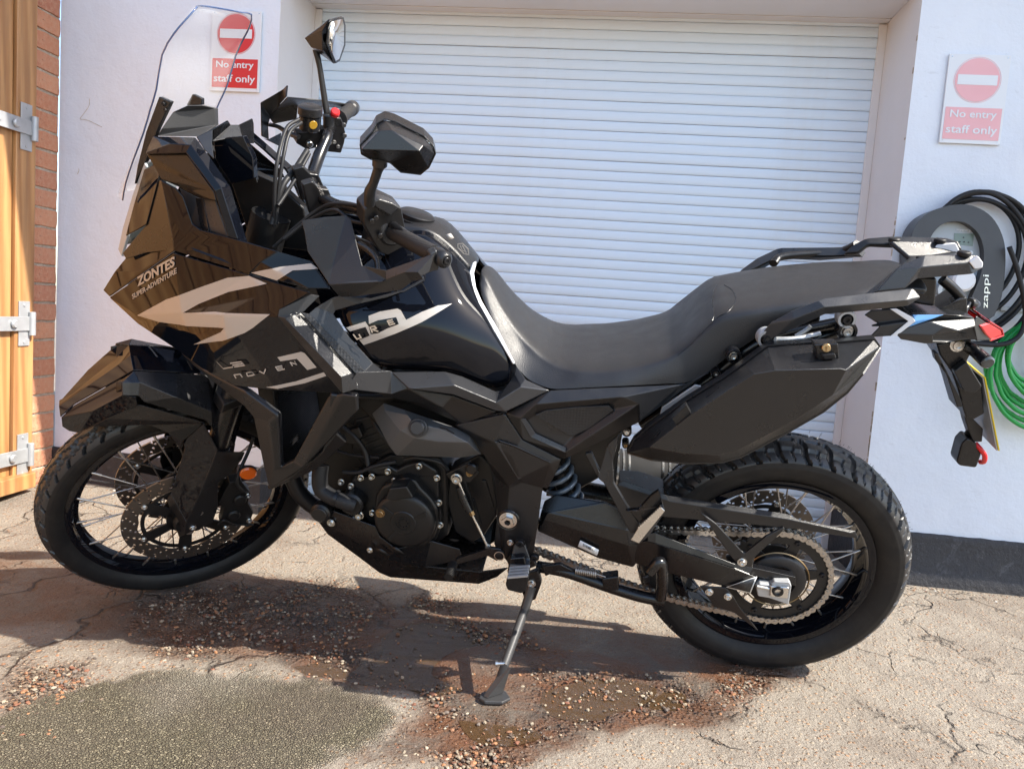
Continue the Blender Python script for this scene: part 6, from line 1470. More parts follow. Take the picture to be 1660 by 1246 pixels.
# skid plate
V = [(0.4396,-0.15,0.4031),(0.4779,-0.16,0.4341),(0.4969,-0.165,0.4359),(0.6062,-0.18,0.4145),(0.6172,-0.185,0.3903),(0.6596,-0.19,0.3627),(0.7433,-0.17,0.3826),(0.8122,-0.165,0.3648),(0.8159,-0.165,0.3469),(0.8019,-0.165,0.3265),(0.7265,-0.17,0.3045),(0.8562,-0.13,0.2751),(0.9263,-0.1,0.2752),(0.8974,-0.1,0.2466),(0.8499,-0.09,0.2073),(0.6153,-0.11,0.2117),(0.5909,-0.12,0.2298),(0.5389,-0.125,0.2757),(0.4634,-0.135,0.3433),(0.6326,-0.175,0.3176),(0.5051,-0.155,0.3682)]
F = [(0,1,2,20,18),(2,3,4,20),(4,5,19,20),(18,20,17),(20,19,16,17),(5,6,10,19),(6,7,8,9,10),(19,10,15,16),(10,11,14,15),(11,12,13,14)]
sk = shell('skid_plate', V, F, 'satin_black', .004, mirror=True, bev=.002)
a = [Vector(V[i]) for i in (0, 18, 17, 16, 15, 14)]
Vb = []; 
for p in a: Vb += [p, Vector(mir(p))]
shell('skid_plate_belly', Vb, [(2*i, 2*i+1, 2*i+3, 2*i+2) for i in range(5)], 'satin_black', .004, parent=sk)
ngon('slot', [(0.6054,-0.1885,0.3559),(0.6222,-0.1885,0.3568),(0.6437,-0.1885,0.34),(0.6268,-0.1885,0.3377)], 'engine_black', .002, parent=sk, bev=0)
ngon('slot', [(0.6459,-0.1925,0.3688),(0.6615,-0.1925,0.3696),(0.6834,-0.1925,0.3517),(0.6661,-0.1925,0.347)], 'engine_black', .002, parent=sk, bev=0)
bolt([(0.4863,-0.163,0.3989)][0], .008, .004, 'steel', parent=sk)
bolt([(0.5903,-0.184,0.3458)][0], .006, .003, 'steel', parent=sk)
# airbox side cover with oil cap
V = [(0.6102,-0.18,0.7189),(0.6412,-0.185,0.7512),(0.6918,-0.195,0.7441),(0.8078,-0.195,0.7115),(0.841,-0.195,0.6977),(0.8677,-0.19,0.6467),(0.8189,-0.195,0.6352),(0.6691,-0.195,0.6257),(0.6556,-0.2,0.6496),(0.6491,-0.2,0.7398),(0.71,-0.235,0.7518),(0.7226,-0.24,0.7353),(0.7919,-0.24,0.7265),(0.844,-0.235,0.6977),(0.8553,-0.22,0.6756),(0.779,-0.245,0.6977),(0.7278,-0.245,0.7012),(0.6935,-0.235,0.7111)]
F = [(0,1,9,17,8),(1,2,10,9),(2,3,12,11,10),(3,4,13,12),(4,5,14,13),(9,10,11,17),(11,12,16,17),(12,13,15,16),(13,14,15),(17,16,7,8),(16,15,14,6,7),(14,5,6)]
ac = shell('side_cover', V, F, 'cover_grey', .005, bev=.003)
p = Vector([(0.7353,-0.243,0.7279)][0])
bm = bmesh.new(); cyl(bm, p, (0, -1, .35), .021, -.004, .006, 32, .002); bmobj('cap_collar', bm, 'matte_grey', ac, 40)
bm = bmesh.new(); cyl(bm, p, (0, -1, .35), .0165, .004, .014, 32, .003); bmobj('filler_cap', bm, 'matte_grey', ac, 40)
strokes('cover_slot', [[(0.7828,-0.2405,0.7314),(0.799,-0.2405,0.7294)], [(0.7992,-0.2415,0.7279),(0.8144,-0.2415,0.7204)]], .001, 'satin_black', ac, .0022)
# gearbox area: rear cover, quick shifter, linkage
slab('sprocket_cover', [(0.7794,-0.12,0.5574),(0.8499,-0.12,0.6074),(0.8804,-0.12,0.5798),(0.8978,-0.12,0.4778),(0.8961,-0.12,0.4419),(0.8635,-0.12,0.3771),(0.8322,-0.12,0.3546),(0.7897,-0.12,0.3802),(0.7689,-0.12,0.4746)], .05, 'engine_black', .006)
V = [(0.7756,-0.16,0.5682),(0.8326,-0.16,0.605),(0.8523,-0.16,0.5989),(0.855,-0.16,0.577),(0.838,-0.16,0.5527),(0.8255,-0.16,0.5513),(0.8513,-0.16,0.4739),(0.8388,-0.16,0.4607),(0.7981,-0.16,0.5368)]
qb = slab('shifter_bracket', V, .010, 'engine_black', .003)
for i in range(2):
    P = [(0.8566,-0.124,0.5395),(0.8667,-0.124,0.5407),(0.8885,-0.124,0.4674),(0.8783,-0.124,0.4602)] if i == 0 else [(0.8317,-0.124,0.4843),(0.8394,-0.124,0.4852),(0.8585,-0.124,0.4098),(0.8481,-0.124,0.4085)]
    slab('cover_rib', P, .01, 'engine_black', .002, parent=qb)
ls = tubes('shift_linkage', [(0.8112,-0.175,0.5472),(0.8238,-0.175,0.5146),(0.8399,-0.18,0.4852)], [.0075, .011, .010], 'satin_black')
tubes('shift_rod', [(0.8112,-0.175,0.5612),(0.8424,-0.18,0.4843),(0.8866,-0.19,0.3968)], .0035, 'steel', parent=ls, smooth=0)
P = [(0.8056,-0.172,0.5661),(0.8434,-0.18,0.4845),(0.8865,-0.19,0.3979),(0.8342,-0.162,0.5781)]
bolt(P[0], .0105, .008, 'steel', parent=ls); bolt(P[2], .006, .006, 'steel', parent=ls); bolt(P[3], .0065, .006, 'bronze', parent=ls)
bm = bmesh.new(); d = (Vector(P[2]) - Vector(P[1])).normalized(); cyl(bm, P[1], d, .0065, -.006, .008, 6); bmobj('lock_nut', bm, 'bronze', ls, 30)
bm = bmesh.new(); cyl(bm, [(0.8401,-0.16,0.5937)][0], (0, -1, 0), .014, 0, .012, 20, .003); bmobj('shaft_end', bm, 'satin_black', ls, 40)
sl = slab('gear_lever', [(0.8102,-0.205,0.3627),(0.8979,-0.205,0.4069),(0.9203,-0.205,0.4069),(0.9233,-0.205,0.3865),(0.9112,-0.205,0.37),(0.8884,-0.205,0.3819),(0.8102,-0.205,0.3457)], .010, 'satin_black', .003)
bm = bmesh.new(); p = [(0.9172,-0.205,0.3917)][0]; revolve(bm, [(.001, -.006), (.010, -.006), (.0125, -.004), (.0125, .004)], p, (0, 1, 0), 24); bmobj('lever_pivot', bm, 'dark_metal', sl, 40)
bm = bmesh.new(); revolve(bm, [(.0105, -.0075), (.0125, -.0075)], p, (0, 1, 0), 24); bmobj('pivot_ring', bm, 'steel', sl, 40)
P = [(0.8083,-0.22,0.3613),(0.8076,-0.27,0.3596)]; bm = bmesh.new()
tube(bm, [P[0], P[1]], .0098, 20, 0)
d = Vector(P[1]) - Vector(P[0])
for i in range(9):
    q = Vector(P[0]) + d * (.12 + i * .1); cyl(bm, q, d.normalized(), .0112, -.0014, .0014, 20)
bmobj('toe_peg', bm, 'rubber', sl, 40)
# main frame plate
V = [(0.8067,-0.205,0.7216),(0.9217,-0.215,0.7661),(0.9615,-0.215,0.7072),(1.0499,-0.205,0.662),(1.0368,-0.2,0.617),(1.0203,-0.195,0.5754),(1.0028,-0.185,0.467),(0.9942,-0.175,0.3679),(0.9683,-0.17,0.319),(0.931,-0.17,0.3469),(0.8965,-0.17,0.3929),(0.9023,-0.165,0.5002),(0.8933,-0.175,0.5869),(0.8719,-0.19,0.646),(0.8506,-0.2,0.6882),(0.8986,-0.222,0.6967),(0.9511,-0.224,0.6894),(1.0265,-0.214,0.6536),(0.9596,-0.216,0.6097),(0.9624,-0.2,0.5912),(0.9408,-0.2235,0.6666),(1.0099,-0.19,0.5761),(0.9353,-0.205,0.5765),(0.9219,-0.185,0.3746),(0.974,-0.182,0.3703)]
F = [(0,1,15),(0,15,14),(14,15,18,22,13),(1,2,16,15),(2,3,17,16),(15,16,20),(15,20,18),(16,17,20),(20,17,18),(3,4,17),(4,5,21,17),(17,21,19,18),(13,22,12),(12,22,23,11),(18,19,22),(19,21,6,24,22),(22,24,23),(11,23,10),(23,9,10),(23,24,8,9),(24,6,7,8)]
fp = shell('frame_plate', V, F, 'matte_black', .02, mirror=True, bev=.002)
V = [(0.9007,-0.226,0.7016),(0.9092,-0.228,0.7053),(0.9471,-0.228,0.6953),(1.0263,-0.22,0.6581),(1.0226,-0.212,0.6514),(0.9466,-0.222,0.687),(0.9167,-0.222,0.6975),(0.9633,-0.215,0.6087),(0.955,-0.215,0.6059)]
shell('frame_ridge', V, [(1,2,5,6),(2,3,4,5),(0,6,7,8)], 'matte_grey', .003, bev=.001, parent=fp)
p = [(0.9347,-0.208,0.4905)][0]
hexnut(p, .0155, .010, 'steel', name='pivot_nut')
bm = bmesh.new(); revolve(bm, [(.0235, .0), (.0255, -.001), (.0275, .002)], p, (0, 1, 0), 32); bmobj('pivot_cup', bm, 'satin_black', MK, 40)
# rear side cover with mesh pad
V = [(0.9217,-0.215,0.7661),(1.0156,-0.205,0.8258),(1.2976,-0.175,0.8527),(1.3483,-0.172,0.8868),(1.209,-0.2,0.7648),(1.0593,-0.205,0.6646),(1.0499,-0.206,0.6626),(0.9614,-0.214,0.7066),(0.9554,-0.224,0.7618),(0.9874,-0.226,0.7993),(1.1683,-0.212,0.8271),(1.2028,-0.214,0.8142),(1.058,-0.226,0.691),(1.0527,-0.215,0.6983),(0.9865,-0.215,0.7278),(0.9704,-0.214,0.7556),(0.9899,-0.213,0.7688),(1.1457,-0.2,0.801),(1.153,-0.2,0.7915),(1.0708,-0.208,0.7238)]
F = [(0,1,9,8),(1,2,10,9),(2,3,4,11,10),(4,5,12,11),(5,6,7,12),(7,0,8),(7,8,15,14,13,12),(8,9,16,15),(9,10,17,16),(10,11,18,17),(11,12,13,19,18),(13,14,19),(14,15,16,17,18,19)]
rc_ = shell('rear_side_cover', V, F, 'matte_black', .006, mirror=True, bev=.002)
ngon('mesh_pad', [(0.9859,-0.22,0.7704),(1.0094,-0.219,0.7835),(1.061,-0.215,0.7934),(1.1416,-0.208,0.8027),(1.1535,-0.206,0.7912),(1.104,-0.211,0.7453),(1.0706,-0.216,0.7264),(1.056,-0.217,0.7309)], 'mesh_pad', .004, mirror=True, parent=rc_)
V = [(0.9546,-0.222,0.7601),(0.9673,-0.221,0.7616),(0.9906,-0.221,0.7281),(1.0583,-0.222,0.7012),(1.0577,-0.228,0.6908),(0.9803,-0.227,0.72)]
shell('cover_ridge', V, [(0,1,2,5),(2,3,4,5)], 'matte_grey', .003, bev=.001, parent=rc_)
# inner filling so nothing shows through
slab('airbox', [(0.5357,-0.14,0.7415),(0.7412,-0.14,0.7605),(0.9266,-0.14,0.747),(1.2888,-0.14,0.8255),(1.2172,-0.14,0.7443),(1.0304,-0.14,0.6392),(0.8578,-0.14,0.6129),(0.621,-0.14,0.6538)], .28, 'engine_black', .01)
slab('battery_box', [(0.9504,-0.06,0.5966),(1.1103,-0.06,0.6631),(1.1824,-0.06,0.6703),(1.1765,-0.06,0.5698),(1.0772,-0.06,0.4892),(1.0011,-0.06,0.4805)], .16, 'engine_black', .01)
# rider footpeg and side stand
fb = slab('peg_hanger', [(0.9524,-0.2,0.4269),(0.9722,-0.2,0.4265),(0.9784,-0.2,0.3919),(1.0013,-0.2,0.3771),(1.0068,-0.2,0.3659),(0.9873,-0.2,0.3542),(0.9423,-0.2,0.3512),(0.9316,-0.2,0.3739),(0.9458,-0.2,0.4025)], .012, 'satin_black', .003)
V = [(0.9507,-0.215,0.4295),(0.9748,-0.215,0.4412),(0.9926,-0.225,0.4012),(0.9906,-0.25,0.3929),(0.9447,-0.25,0.3896),(0.9457,-0.225,0.4008)]
shell('peg_bracket', V, [(0,1,5),(1,2,5),(2,3,4,5)], 'matte_grey', .01, bev=.002, parent=fb)
for p in [(0.9663,-0.222,0.4413),(1.0003,-0.215,0.401)]: bolt(p, .009, .006, 'dark_metal', parent=fb)
bolt([(0.9405,-0.2,0.4245)][0], .006, .005, 'steel', parent=fb)
c = Vector([(0.9693,-0.285,0.3881)][0])
V = [(0.9511,-0.31,0.408),(0.9951,-0.31,0.419),(0.9981,-0.31,0.411),(0.9939,-0.31,0.3766),(0.9844,-0.31,0.3684),(0.9507,-0.31,0.374),(0.9461,-0.31,0.387)]
pg = slab('footpeg', V, .04, 'rubber', .005)
for k in range(4):
    P = [(0.9499,-0.312,0.411),(0.9966,-0.312,0.4224),(0.9967,-0.312,0.4174),(0.9501,-0.312,0.406)]; P = [(x, y + .011 * k, z) for x, y, z in P]
    slab('peg_rib', P, .006, 'galvanised', .0012, 2, parent=pg)
slab('peg_arm', [(0.9453,-0.24,0.4083),(0.9795,-0.24,0.4163),(0.9898,-0.24,0.3743),(0.9822,-0.24,0.3433),(0.9502,-0.24,0.3389),(0.9406,-0.24,0.3676)], .03, 'satin_black', .004, parent=pg)
sd = slab('side_stand_bracket', [(0.9713,-0.165,0.3028),(1.0069,-0.165,0.326),(1.0176,-0.165,0.2906),(1.0046,-0.165,0.238),(0.9804,-0.165,0.2231),(0.9699,-0.165,0.2558)], .02, 'satin_black', .004)
bolt([(0.9929,-0.168,0.2876)][0], .0085, .006, 'steel', parent=sd, name='stand_bolt')
A = [(0.9937,-0.165,0.2779),(0.9805,-0.19,0.2206)]; foot = Vector((-.176, -1.235, .0155))
MI = MK.matrix_world.inverted(); fl = MI @ foot
A0 = Vector(A[0]); kn = Vector([(0.9571,-0.36,0.2027)][0]); 
bm = bmesh.new(); tube(bm, [A0, Vector(A[1]), kn, fl + Vector((.0, .01, .012))], [.013, .0125, .0105, .010], 12, 0, flat=.8)
ss = bmobj('side_stand', bm, 'engine_grey', MK, 40)
R3 = MK.matrix_world.to_3x3().inverted()
bm = bmesh.new()
def wl_(x, y, z): return MI @ Vector((x, y, z))
fx, fy = foot.x, foot.y
P = [wl_(fx + a, fy + b, .0125) for a, b in ((-.035, -.018), (-.02, -.03), (.02, -.022), (.035, .0), (.02, .03), (-.012, .028), (-.034, .008))]
prism(bm, P, R3 @ Vector((0, 0, .008))); o = bmobj('stand_foot', bm, 'engine_grey', ss, 40); bevel(o, .0025)
P = [wl_(fx - .028, fy - .012, .021), wl_(fx + .004, fy + .02, .021), kn + Vector((.004, .0, -.0)), kn + Vector((-.006, -.004, -.01))]
bm = bmesh.new(); prism(bm, P, R3 @ Vector((.012, -.006, 0))); o = bmobj('stand_web', bm, 'engine_grey', ss, 40); bevel(o, .003)
bm = bmesh.new(); cyl(bm, kn + Vector((0, .0, .006)), (-1, -.2, 0), .004, .0, .018, 10); cyl(bm, kn + Vector((0, .0, .006)), (-1, -.2, 0), .0065, .016, .021, 10); bmobj('stand_peg', bm, 'steel', ss, 40)
# centre stand and its spring
cs_ = tubes('centre_stand', [(1.0014,-0.13,0.3137),(1.0799,-0.14,0.3129),(1.1839,-0.15,0.291),(1.2603,-0.16,0.2814),(1.3157,-0.16,0.2768)], .0145, 'satin_black', mirror=True)
tubes('stand_tang', [(1.3061,-0.17,0.2927),(1.3019,-0.19,0.3564),(1.2893,-0.21,0.4225),(1.2675,-0.215,0.3943)], [.014, .014, .0135, .0125], 'satin_black', parent=cs_)
slab('stand_clamp', [(1.1625,-0.165,0.3243),(1.2005,-0.165,0.3357),(1.2066,-0.165,0.2933),(1.1693,-0.165,0.2881)], .03, 'satin_black', .004, parent=cs_)
slab('stand_hook', [(1.0132,-0.15,0.33),(1.0585,-0.15,0.3422),(1.0951,-0.15,0.3255),(1.0908,-0.15,0.3125),(1.0546,-0.15,0.32),(1.0248,-0.15,0.3004)], .012, 'satin_black', .003, parent=cs_)
def spring(name, a, b, R, r, turns, mat, parent=None):
    a, b = Vector(a), Vector(b); d = b - a; u, v, w = frame_of(d)
    P = [a + d * (i / (turns * 12)) + (u * math.cos(i / 12 * 2 * PI) + v * math.sin(i / 12 * 2 * PI)) * R for i in range(turns * 12 + 1)]
    bm = bmesh.new(); tube(bm, P, r, 7, 0); return bmobj(name, bm, mat, parent or MK, 60)
P = [(1.0975,-0.155,0.3326),(1.1497,-0.158,0.3308)]; spring('return_spring', P[0], P[1], .0085, .0019, 11, 'chain_steel', cs_)
tubes('spring_hook', [P[1], [(1.1712,-0.16,0.3267)][0]], .002, 'chain_steel', parent=cs_)
# shock absorber
P = [(1.0329,-0.075,0.5587),(1.0595,-0.075,0.4915)]; a, b = Vector(P[0]), Vector(P[1]); d = b - a
spring('shock_spring', a - d * .5, b + d * .35, .036, .0068, 5, 'spring_blue')
bm = bmesh.new(); tube(bm, [a - d, b + d * .6], .018, 16, 0); bmobj('shock_body', bm, 'dark_metal', MK, 40)

# ---------------------------------------------------------------- swingarm, chain guards
V = [(1.0026,-0.135,0.472),(1.0102,-0.125,0.5016),(1.0366,-0.125,0.522),(1.1554,-0.13,0.5176),(1.2105,-0.135,0.4998),(1.2192,-0.14,0.4577),(1.2638,-0.142,0.45),(1.2715,-0.145,0.4207),(1.2349,-0.145,0.351),(1.1476,-0.145,0.3675),(0.9977,-0.14,0.4232),(1.0209,-0.15,0.4866),(1.2089,-0.155,0.4635),(1.2176,-0.155,0.4208),(1.0124,-0.155,0.4656)]
F = [(0,1,2,3,11),(3,4,5,12,11),(0,11,14,10),(11,12,13,14),(14,13,8,9,10),(5,6,7,13,12),(7,8,13)]
sa = shell('swingarm', V, F, 'satin_black', .045, bev=.004)
V = [(1.2594,-0.15,0.4549),(1.276,-0.15,0.4604),(1.4701,-0.145,0.3931),(1.5133,-0.145,0.3883),(1.6128,-0.14,0.3714),(1.6187,-0.14,0.3455),(1.5576,-0.145,0.3588),(1.505,-0.15,0.3732),(1.4672,-0.152,0.3872),(1.2607,-0.158,0.4398),(1.2782,-0.158,0.4368),(1.3847,-0.155,0.3606),(1.4345,-0.155,0.3638),(1.4696,-0.156,0.387),(1.5241,-0.152,0.3666),(1.5148,-0.15,0.3171),(1.458,-0.152,0.3306),(1.3287,-0.148,0.3478),(1.2241,-0.145,0.3676),(1.2334,-0.15,0.4255)]
F = [(0,1,10,9),(1,2,8,10),(2,3,7,8),(3,4,5,6,7),(9,10,11,17,18,19),(10,13,12,11),(8,7,14,13),(12,13,14,15,16),(11,12,16,17)]
shell('swingarm_beam', V, F, 'satin_black', .03, bev=.003, parent=sa)
# far arm of the swingarm
bm = bmesh.new(); tube(bm, [(1.0, .12, .40), (1.25, .135, .37), (WB + .03, .135, RR_)], [.03, .026, .022], 14, 3, flat=.6); bmobj('swingarm_far', bm, 'satin_black', sa, 40)
bm = bmesh.new(); cyl(bm, (WB, 0, RR_), (0, 1, 0), .012, -.15, .16, 18); bmobj('rear_axle', bm, 'steel', MK, 40)
ax_ = slab('chain_adjuster', [(1.5225,-0.158,0.3467),(1.5308,-0.158,0.3551),(1.5537,-0.158,0.354),(1.5623,-0.158,0.3654),(1.5959,-0.158,0.3676),(1.6023,-0.158,0.3578),(1.6049,-0.158,0.3036),(1.5583,-0.158,0.3165),(1.5316,-0.158,0.3188)], .02, 'galvanised', .0025)
slab('adjuster_block', [(1.5529,-0.166,0.3571),(1.596,-0.166,0.3583),(1.5977,-0.166,0.3261),(1.5557,-0.166,0.3274)], .012, 'steel', .003, parent=ax_)
p = [(1.5712,-0.169,0.3458)][0]; bm = bmesh.new(); revolve(bm, [(.008, .006), (.008, -.002), (.0125, -.002), (.0135, .002)], p, (0, 1, 0), 28); cyl(bm, p, (0, 1, 0), .008, .004, .006, 20); o = bmobj('axle_end', bm, 'dark_metal', ax_, 40)
P = [(1.5238,-0.162,0.35),(1.5514,-0.162,0.3466)]; tubes('adjuster_bolt', P, .0038, 'steel', parent=ax_, smooth=0)
# upper guard
V = [(1.1775,-0.13,0.5679),(1.1906,-0.13,0.581),(1.292,-0.135,0.5558),(1.5631,-0.145,0.5444),(1.5915,-0.148,0.5333),(1.7155,-0.15,0.5202),(1.7262,-0.15,0.5),(1.5938,-0.155,0.5117),(1.5176,-0.155,0.5123),(1.2968,-0.15,0.5055),(1.1974,-0.14,0.5042),(1.2993,-0.148,0.548),(1.5682,-0.155,0.535),(1.7065,-0.153,0.5145)]
cg = shell('chain_guard', V, [(0,1,2,11),(2,3,12,11),(3,4,5,13,12),(5,6,13),(0,11,9,10),(11,12,8,9),(12,13,6,7,8)], 'matte_black', .004, bev=.0015)
V = [(1.3703,-0.165,0.5373),(1.4085,-0.165,0.5113),(1.474,-0.168,0.4465),(1.483,-0.168,0.4431),(1.5225,-0.165,0.4905),(1.5584,-0.16,0.5174),(1.5583,-0.16,0.5068),(1.506,-0.165,0.4324),(1.507,-0.162,0.3982),(1.4756,-0.162,0.4029),(1.4587,-0.165,0.4192),(1.4239,-0.168,0.4642),(1.4795,-0.172,0.4311)]
yb = shell('guard_bracket', V, [(0,1,11),(1,2,12,10,11),(2,3,12),(3,4,7,12),(4,5,6,7),(12,7,8,9,10)], 'matte_black', .008, bev=.002)
bolt([(1.4789,-0.17,0.4179)][0], .0085, .006, 'steel', parent=yb)
V = [(1.3947,-0.158,0.3289),(1.4549,-0.158,0.3324),(1.4746,-0.16,0.3111),(1.4937,-0.158,0.2814),(1.5495,-0.15,0.2104),(1.4834,-0.15,0.2577),(1.4378,-0.15,0.2668)]
lg = shell('lower_guard', V, [(0,1,2,6),(2,3,5,6),(3,4,5)], 'matte_black', .004, bev=.001)
V = [(1.5166,-0.16,0.2395),(1.475,-0.162,0.3067),(1.4805,-0.162,0.3087),(1.5476,-0.155,0.2177)]
for p in [(1.4186,-0.16,0.3161),(1.4633,-0.16,0.3089)]: bolt(p, .0075, .005, 'steel', parent=lg)
ngon('warning_label', [(1.4551,-0.1585,0.3347),(1.521,-0.1585,0.3744),(1.5134,-0.1585,0.324)], 'pearl_label', .001, parent=sa, bev=0)
ngon('warning_label_panel', [(1.4603,-0.16,0.3372),(1.5179,-0.16,0.3716),(1.5106,-0.16,0.3284)], 'matte_grey', .0005, parent=sa, bev=0)
lab = ngon('barcode_label', [(1.1034,-0.1575,0.4221),(1.1495,-0.1575,0.4007),(1.1458,-0.1575,0.3834),(1.0987,-0.1575,0.4037)], 'sign_white', .001, parent=sa, bev=0)
a, b = [Vector(p) for p in [(1.1112,-0.159,0.4111),(1.1383,-0.159,0.3991)]]; bm = bmesh.new()
for i in range(16):
    q = a.lerp(b, i / 15); wd = random.choice([.0006, .0012]); box(bm, (q.x - wd / 2, q.y - .0003, q.z - .004), (q.x + wd / 2, q.y, q.z + .004))
bmobj('bar', bm, 'satin_black', lab, smooth=None)
slab('rear_hugger', [(1.1832,-0.09,0.5294),(1.2323,-0.09,0.5321),(1.2978,-0.09,0.5154),(1.2349,-0.09,0.5046)], .10, 'matte_black', .004)
# pillion peg hanger and folded peg
V = [(1.0981,-0.2,0.678),(1.1124,-0.2,0.6836),(1.1232,-0.205,0.6625),(1.1342,-0.21,0.6404),(1.1469,-0.19,0.7036),(1.1696,-0.19,0.7289),(1.1602,-0.205,0.6665),(1.1678,-0.215,0.6207),(1.2016,-0.225,0.572),(1.2325,-0.235,0.5334),(1.2321,-0.235,0.5142),(1.2144,-0.235,0.5065),(1.2012,-0.23,0.5263),(1.1451,-0.215,0.6181),(1.1331,-0.21,0.6244)]
ph = shell('pillion_hanger', V, [(0,1,2,14),(2,3,14),(3,4,6,7,13,14),(4,5,6),(7,8,12,13),(8,9,10,11,12)], 'matte_black', .014, bev=.003)
V = [(1.2163,-0.245,0.4954),(1.2344,-0.245,0.4883),(1.2543,-0.25,0.5162),(1.2795,-0.265,0.5905),(1.2762,-0.265,0.6005),(1.2606,-0.27,0.6429),(1.2473,-0.265,0.6256),(1.2252,-0.255,0.583),(1.1997,-0.245,0.5683),(1.2302,-0.25,0.5322),(1.2694,-0.268,0.6016),(1.2425,-0.252,0.5215)]
pp = shell('pillion_peg', V, [(0,1,2,11,9),(2,3,4,10,11)], 'engine_grey', .012, bev=.002)
V2 = [(1.2148,-0.252,0.5016),(1.2293,-0.256,0.5404),(1.2689,-0.27,0.6054),(1.2787,-0.27,0.5962),(1.2484,-0.258,0.529),(1.2335,-0.254,0.4961)]
slab('peg_pad', V2, .006, 'bronze' if False else 'steel', .0015, parent=pp)
bm = bmesh.new()
for i in range(12):
    P = [(1.2298,-0.258,0.5439),(1.2675,-0.271,0.6059)]; q = Vector(P[0]).lerp(Vector(P[1]), i / 11); cyl(bm, q, (0, -1, 0), .0032, 0, .006, 6)
o = bmobj('peg_tooth', bm, 'steel', pp, 30); tag(o, kind='stuff')
V = [(1.1978,-0.235,0.5644),(1.2264,-0.238,0.5734),(1.249,-0.245,0.6152),(1.2625,-0.25,0.6322),(1.2779,-0.25,0.5913),(1.2688,-0.25,0.5929),(1.2344,-0.24,0.537),(1.2092,-0.236,0.5637)]
slab('peg_body', V, .012, 'satin_black', .003, parent=pp)
# exhaust on the far side
bm = bmesh.new(); A, B = [Vector(p) for p in [(1.1473,0.13,0.4625),(1.4441,0.16,0.4459)]]
tube(bm, [A, A.lerp(B, .05), A.lerp(B, .1), A.lerp(B, .95), B], [.03, .05, .058, .058, .04], 28, 0, flat=.8)
ex = bmobj('exhaust', bm, 'engine_grey', MK, 40)
for t in (.10, .15, .20, .5, .56):
    bm = bmesh.new(); tube(bm, [A.lerp(B, t), A.lerp(B, t + .018)], .0600, 28, 0, flat=.8); bmobj('exhaust_band', bm, 'steel', ex, 40)
tubes('exhaust_pipe', [(.33, .06, .55), (.40, .09, .36), (.60, .13, .27), (.85, .15, .34), (1.0, .15, .52), tuple(A)], .024, 'dark_metal')
tubes('exhaust_pipe', [(.33, -.05, .55), (.37, -.06, .40), (.50, -.02, .30), (.62, .06, .27)], .022, 'dark_metal', n=14)

# ---------------------------------------------------------------- subframe under the seat
sf = tubes('subframe_tube', [(1.2187,-0.14,0.7291),(1.35,-0.145,0.8548),(1.4491,-0.15,0.9528),(1.6,-0.15,1.0072)], .012, 'satin_black', mirror=True)
tubes('subframe_tube', [(1.2238,-0.13,0.678),(1.3949,-0.135,0.8185),(1.5265,-0.14,0.9446),(1.6069,-0.14,0.9846)], .011, 'satin_black', mirror=True)
slab('subframe_strip', [(1.2522,-0.185,0.7809),(1.2542,-0.185,0.7986),(1.3169,-0.185,0.8558),(1.3298,-0.185,0.8542),(1.3285,-0.185,0.8442),(1.2648,-0.185,0.7851)], .006, 'galvanised', .0015, parent=sf)
slab('subframe_plate', [(1.2488,-0.1,0.7126),(1.4003,-0.1,0.9028),(1.463,-0.1,0.9556),(1.5594,-0.1,1.0146),(1.5643,-0.1,0.9881),(1.4659,-0.1,0.8969),(1.3615,-0.1,0.8),(1.2711,-0.1,0.6991)], .2, 'satin_black', .004)
for p, r, m_ in (([(1.3842,-0.19,0.9284)][0], .0095, 'steel'), ([(1.4403,-0.205,0.9756)][0], .012, 'dark_metal'), ([(1.5821,-0.205,1.0276)][0], .011, 'dark_metal'), ([(1.5881,-0.205,1.0028)][0], .012, 'steel'), ([(1.1866,-0.16,0.722)][0], .007, 'steel'), ([(1.357,-0.17,0.8798)][0], .006, 'steel'), ([(1.1868,-0.16,0.6897)][0], .005, 'bronze')):
    bm = bmesh.new(); revolve(bm, [(r * 1.1, -.006), (r * 1.5, -.006), (r * 1.6, -.003), (r * 1.6, .02)], p, (0, 1, 0), 24); bmobj('boss', bm, 'galvanised' if m_ == 'dark_metal' else 'satin_black', sf, 40)
    bolt(p, r * .8, .008, m_, parent=sf)
slab('tail_bracket', [(1.5748,-0.19,1.0247),(1.5772,-0.19,1.0363),(1.5932,-0.19,1.0375),(1.6035,-0.19,1.0206),(1.6106,-0.19,0.9852),(1.5811,-0.19,0.9803)], .014, 'satin_black', .003)
for P in ([(1.4414,-0.2,0.9739),(1.4964,-0.2,0.9796),(1.5467,-0.18,0.987)], [(1.4982,-0.19,0.9802),(1.5168,-0.19,0.9959),(1.5225,-0.19,1.0041)]): tubes('strap', P, .0045, 'galvanised', flat=.5)
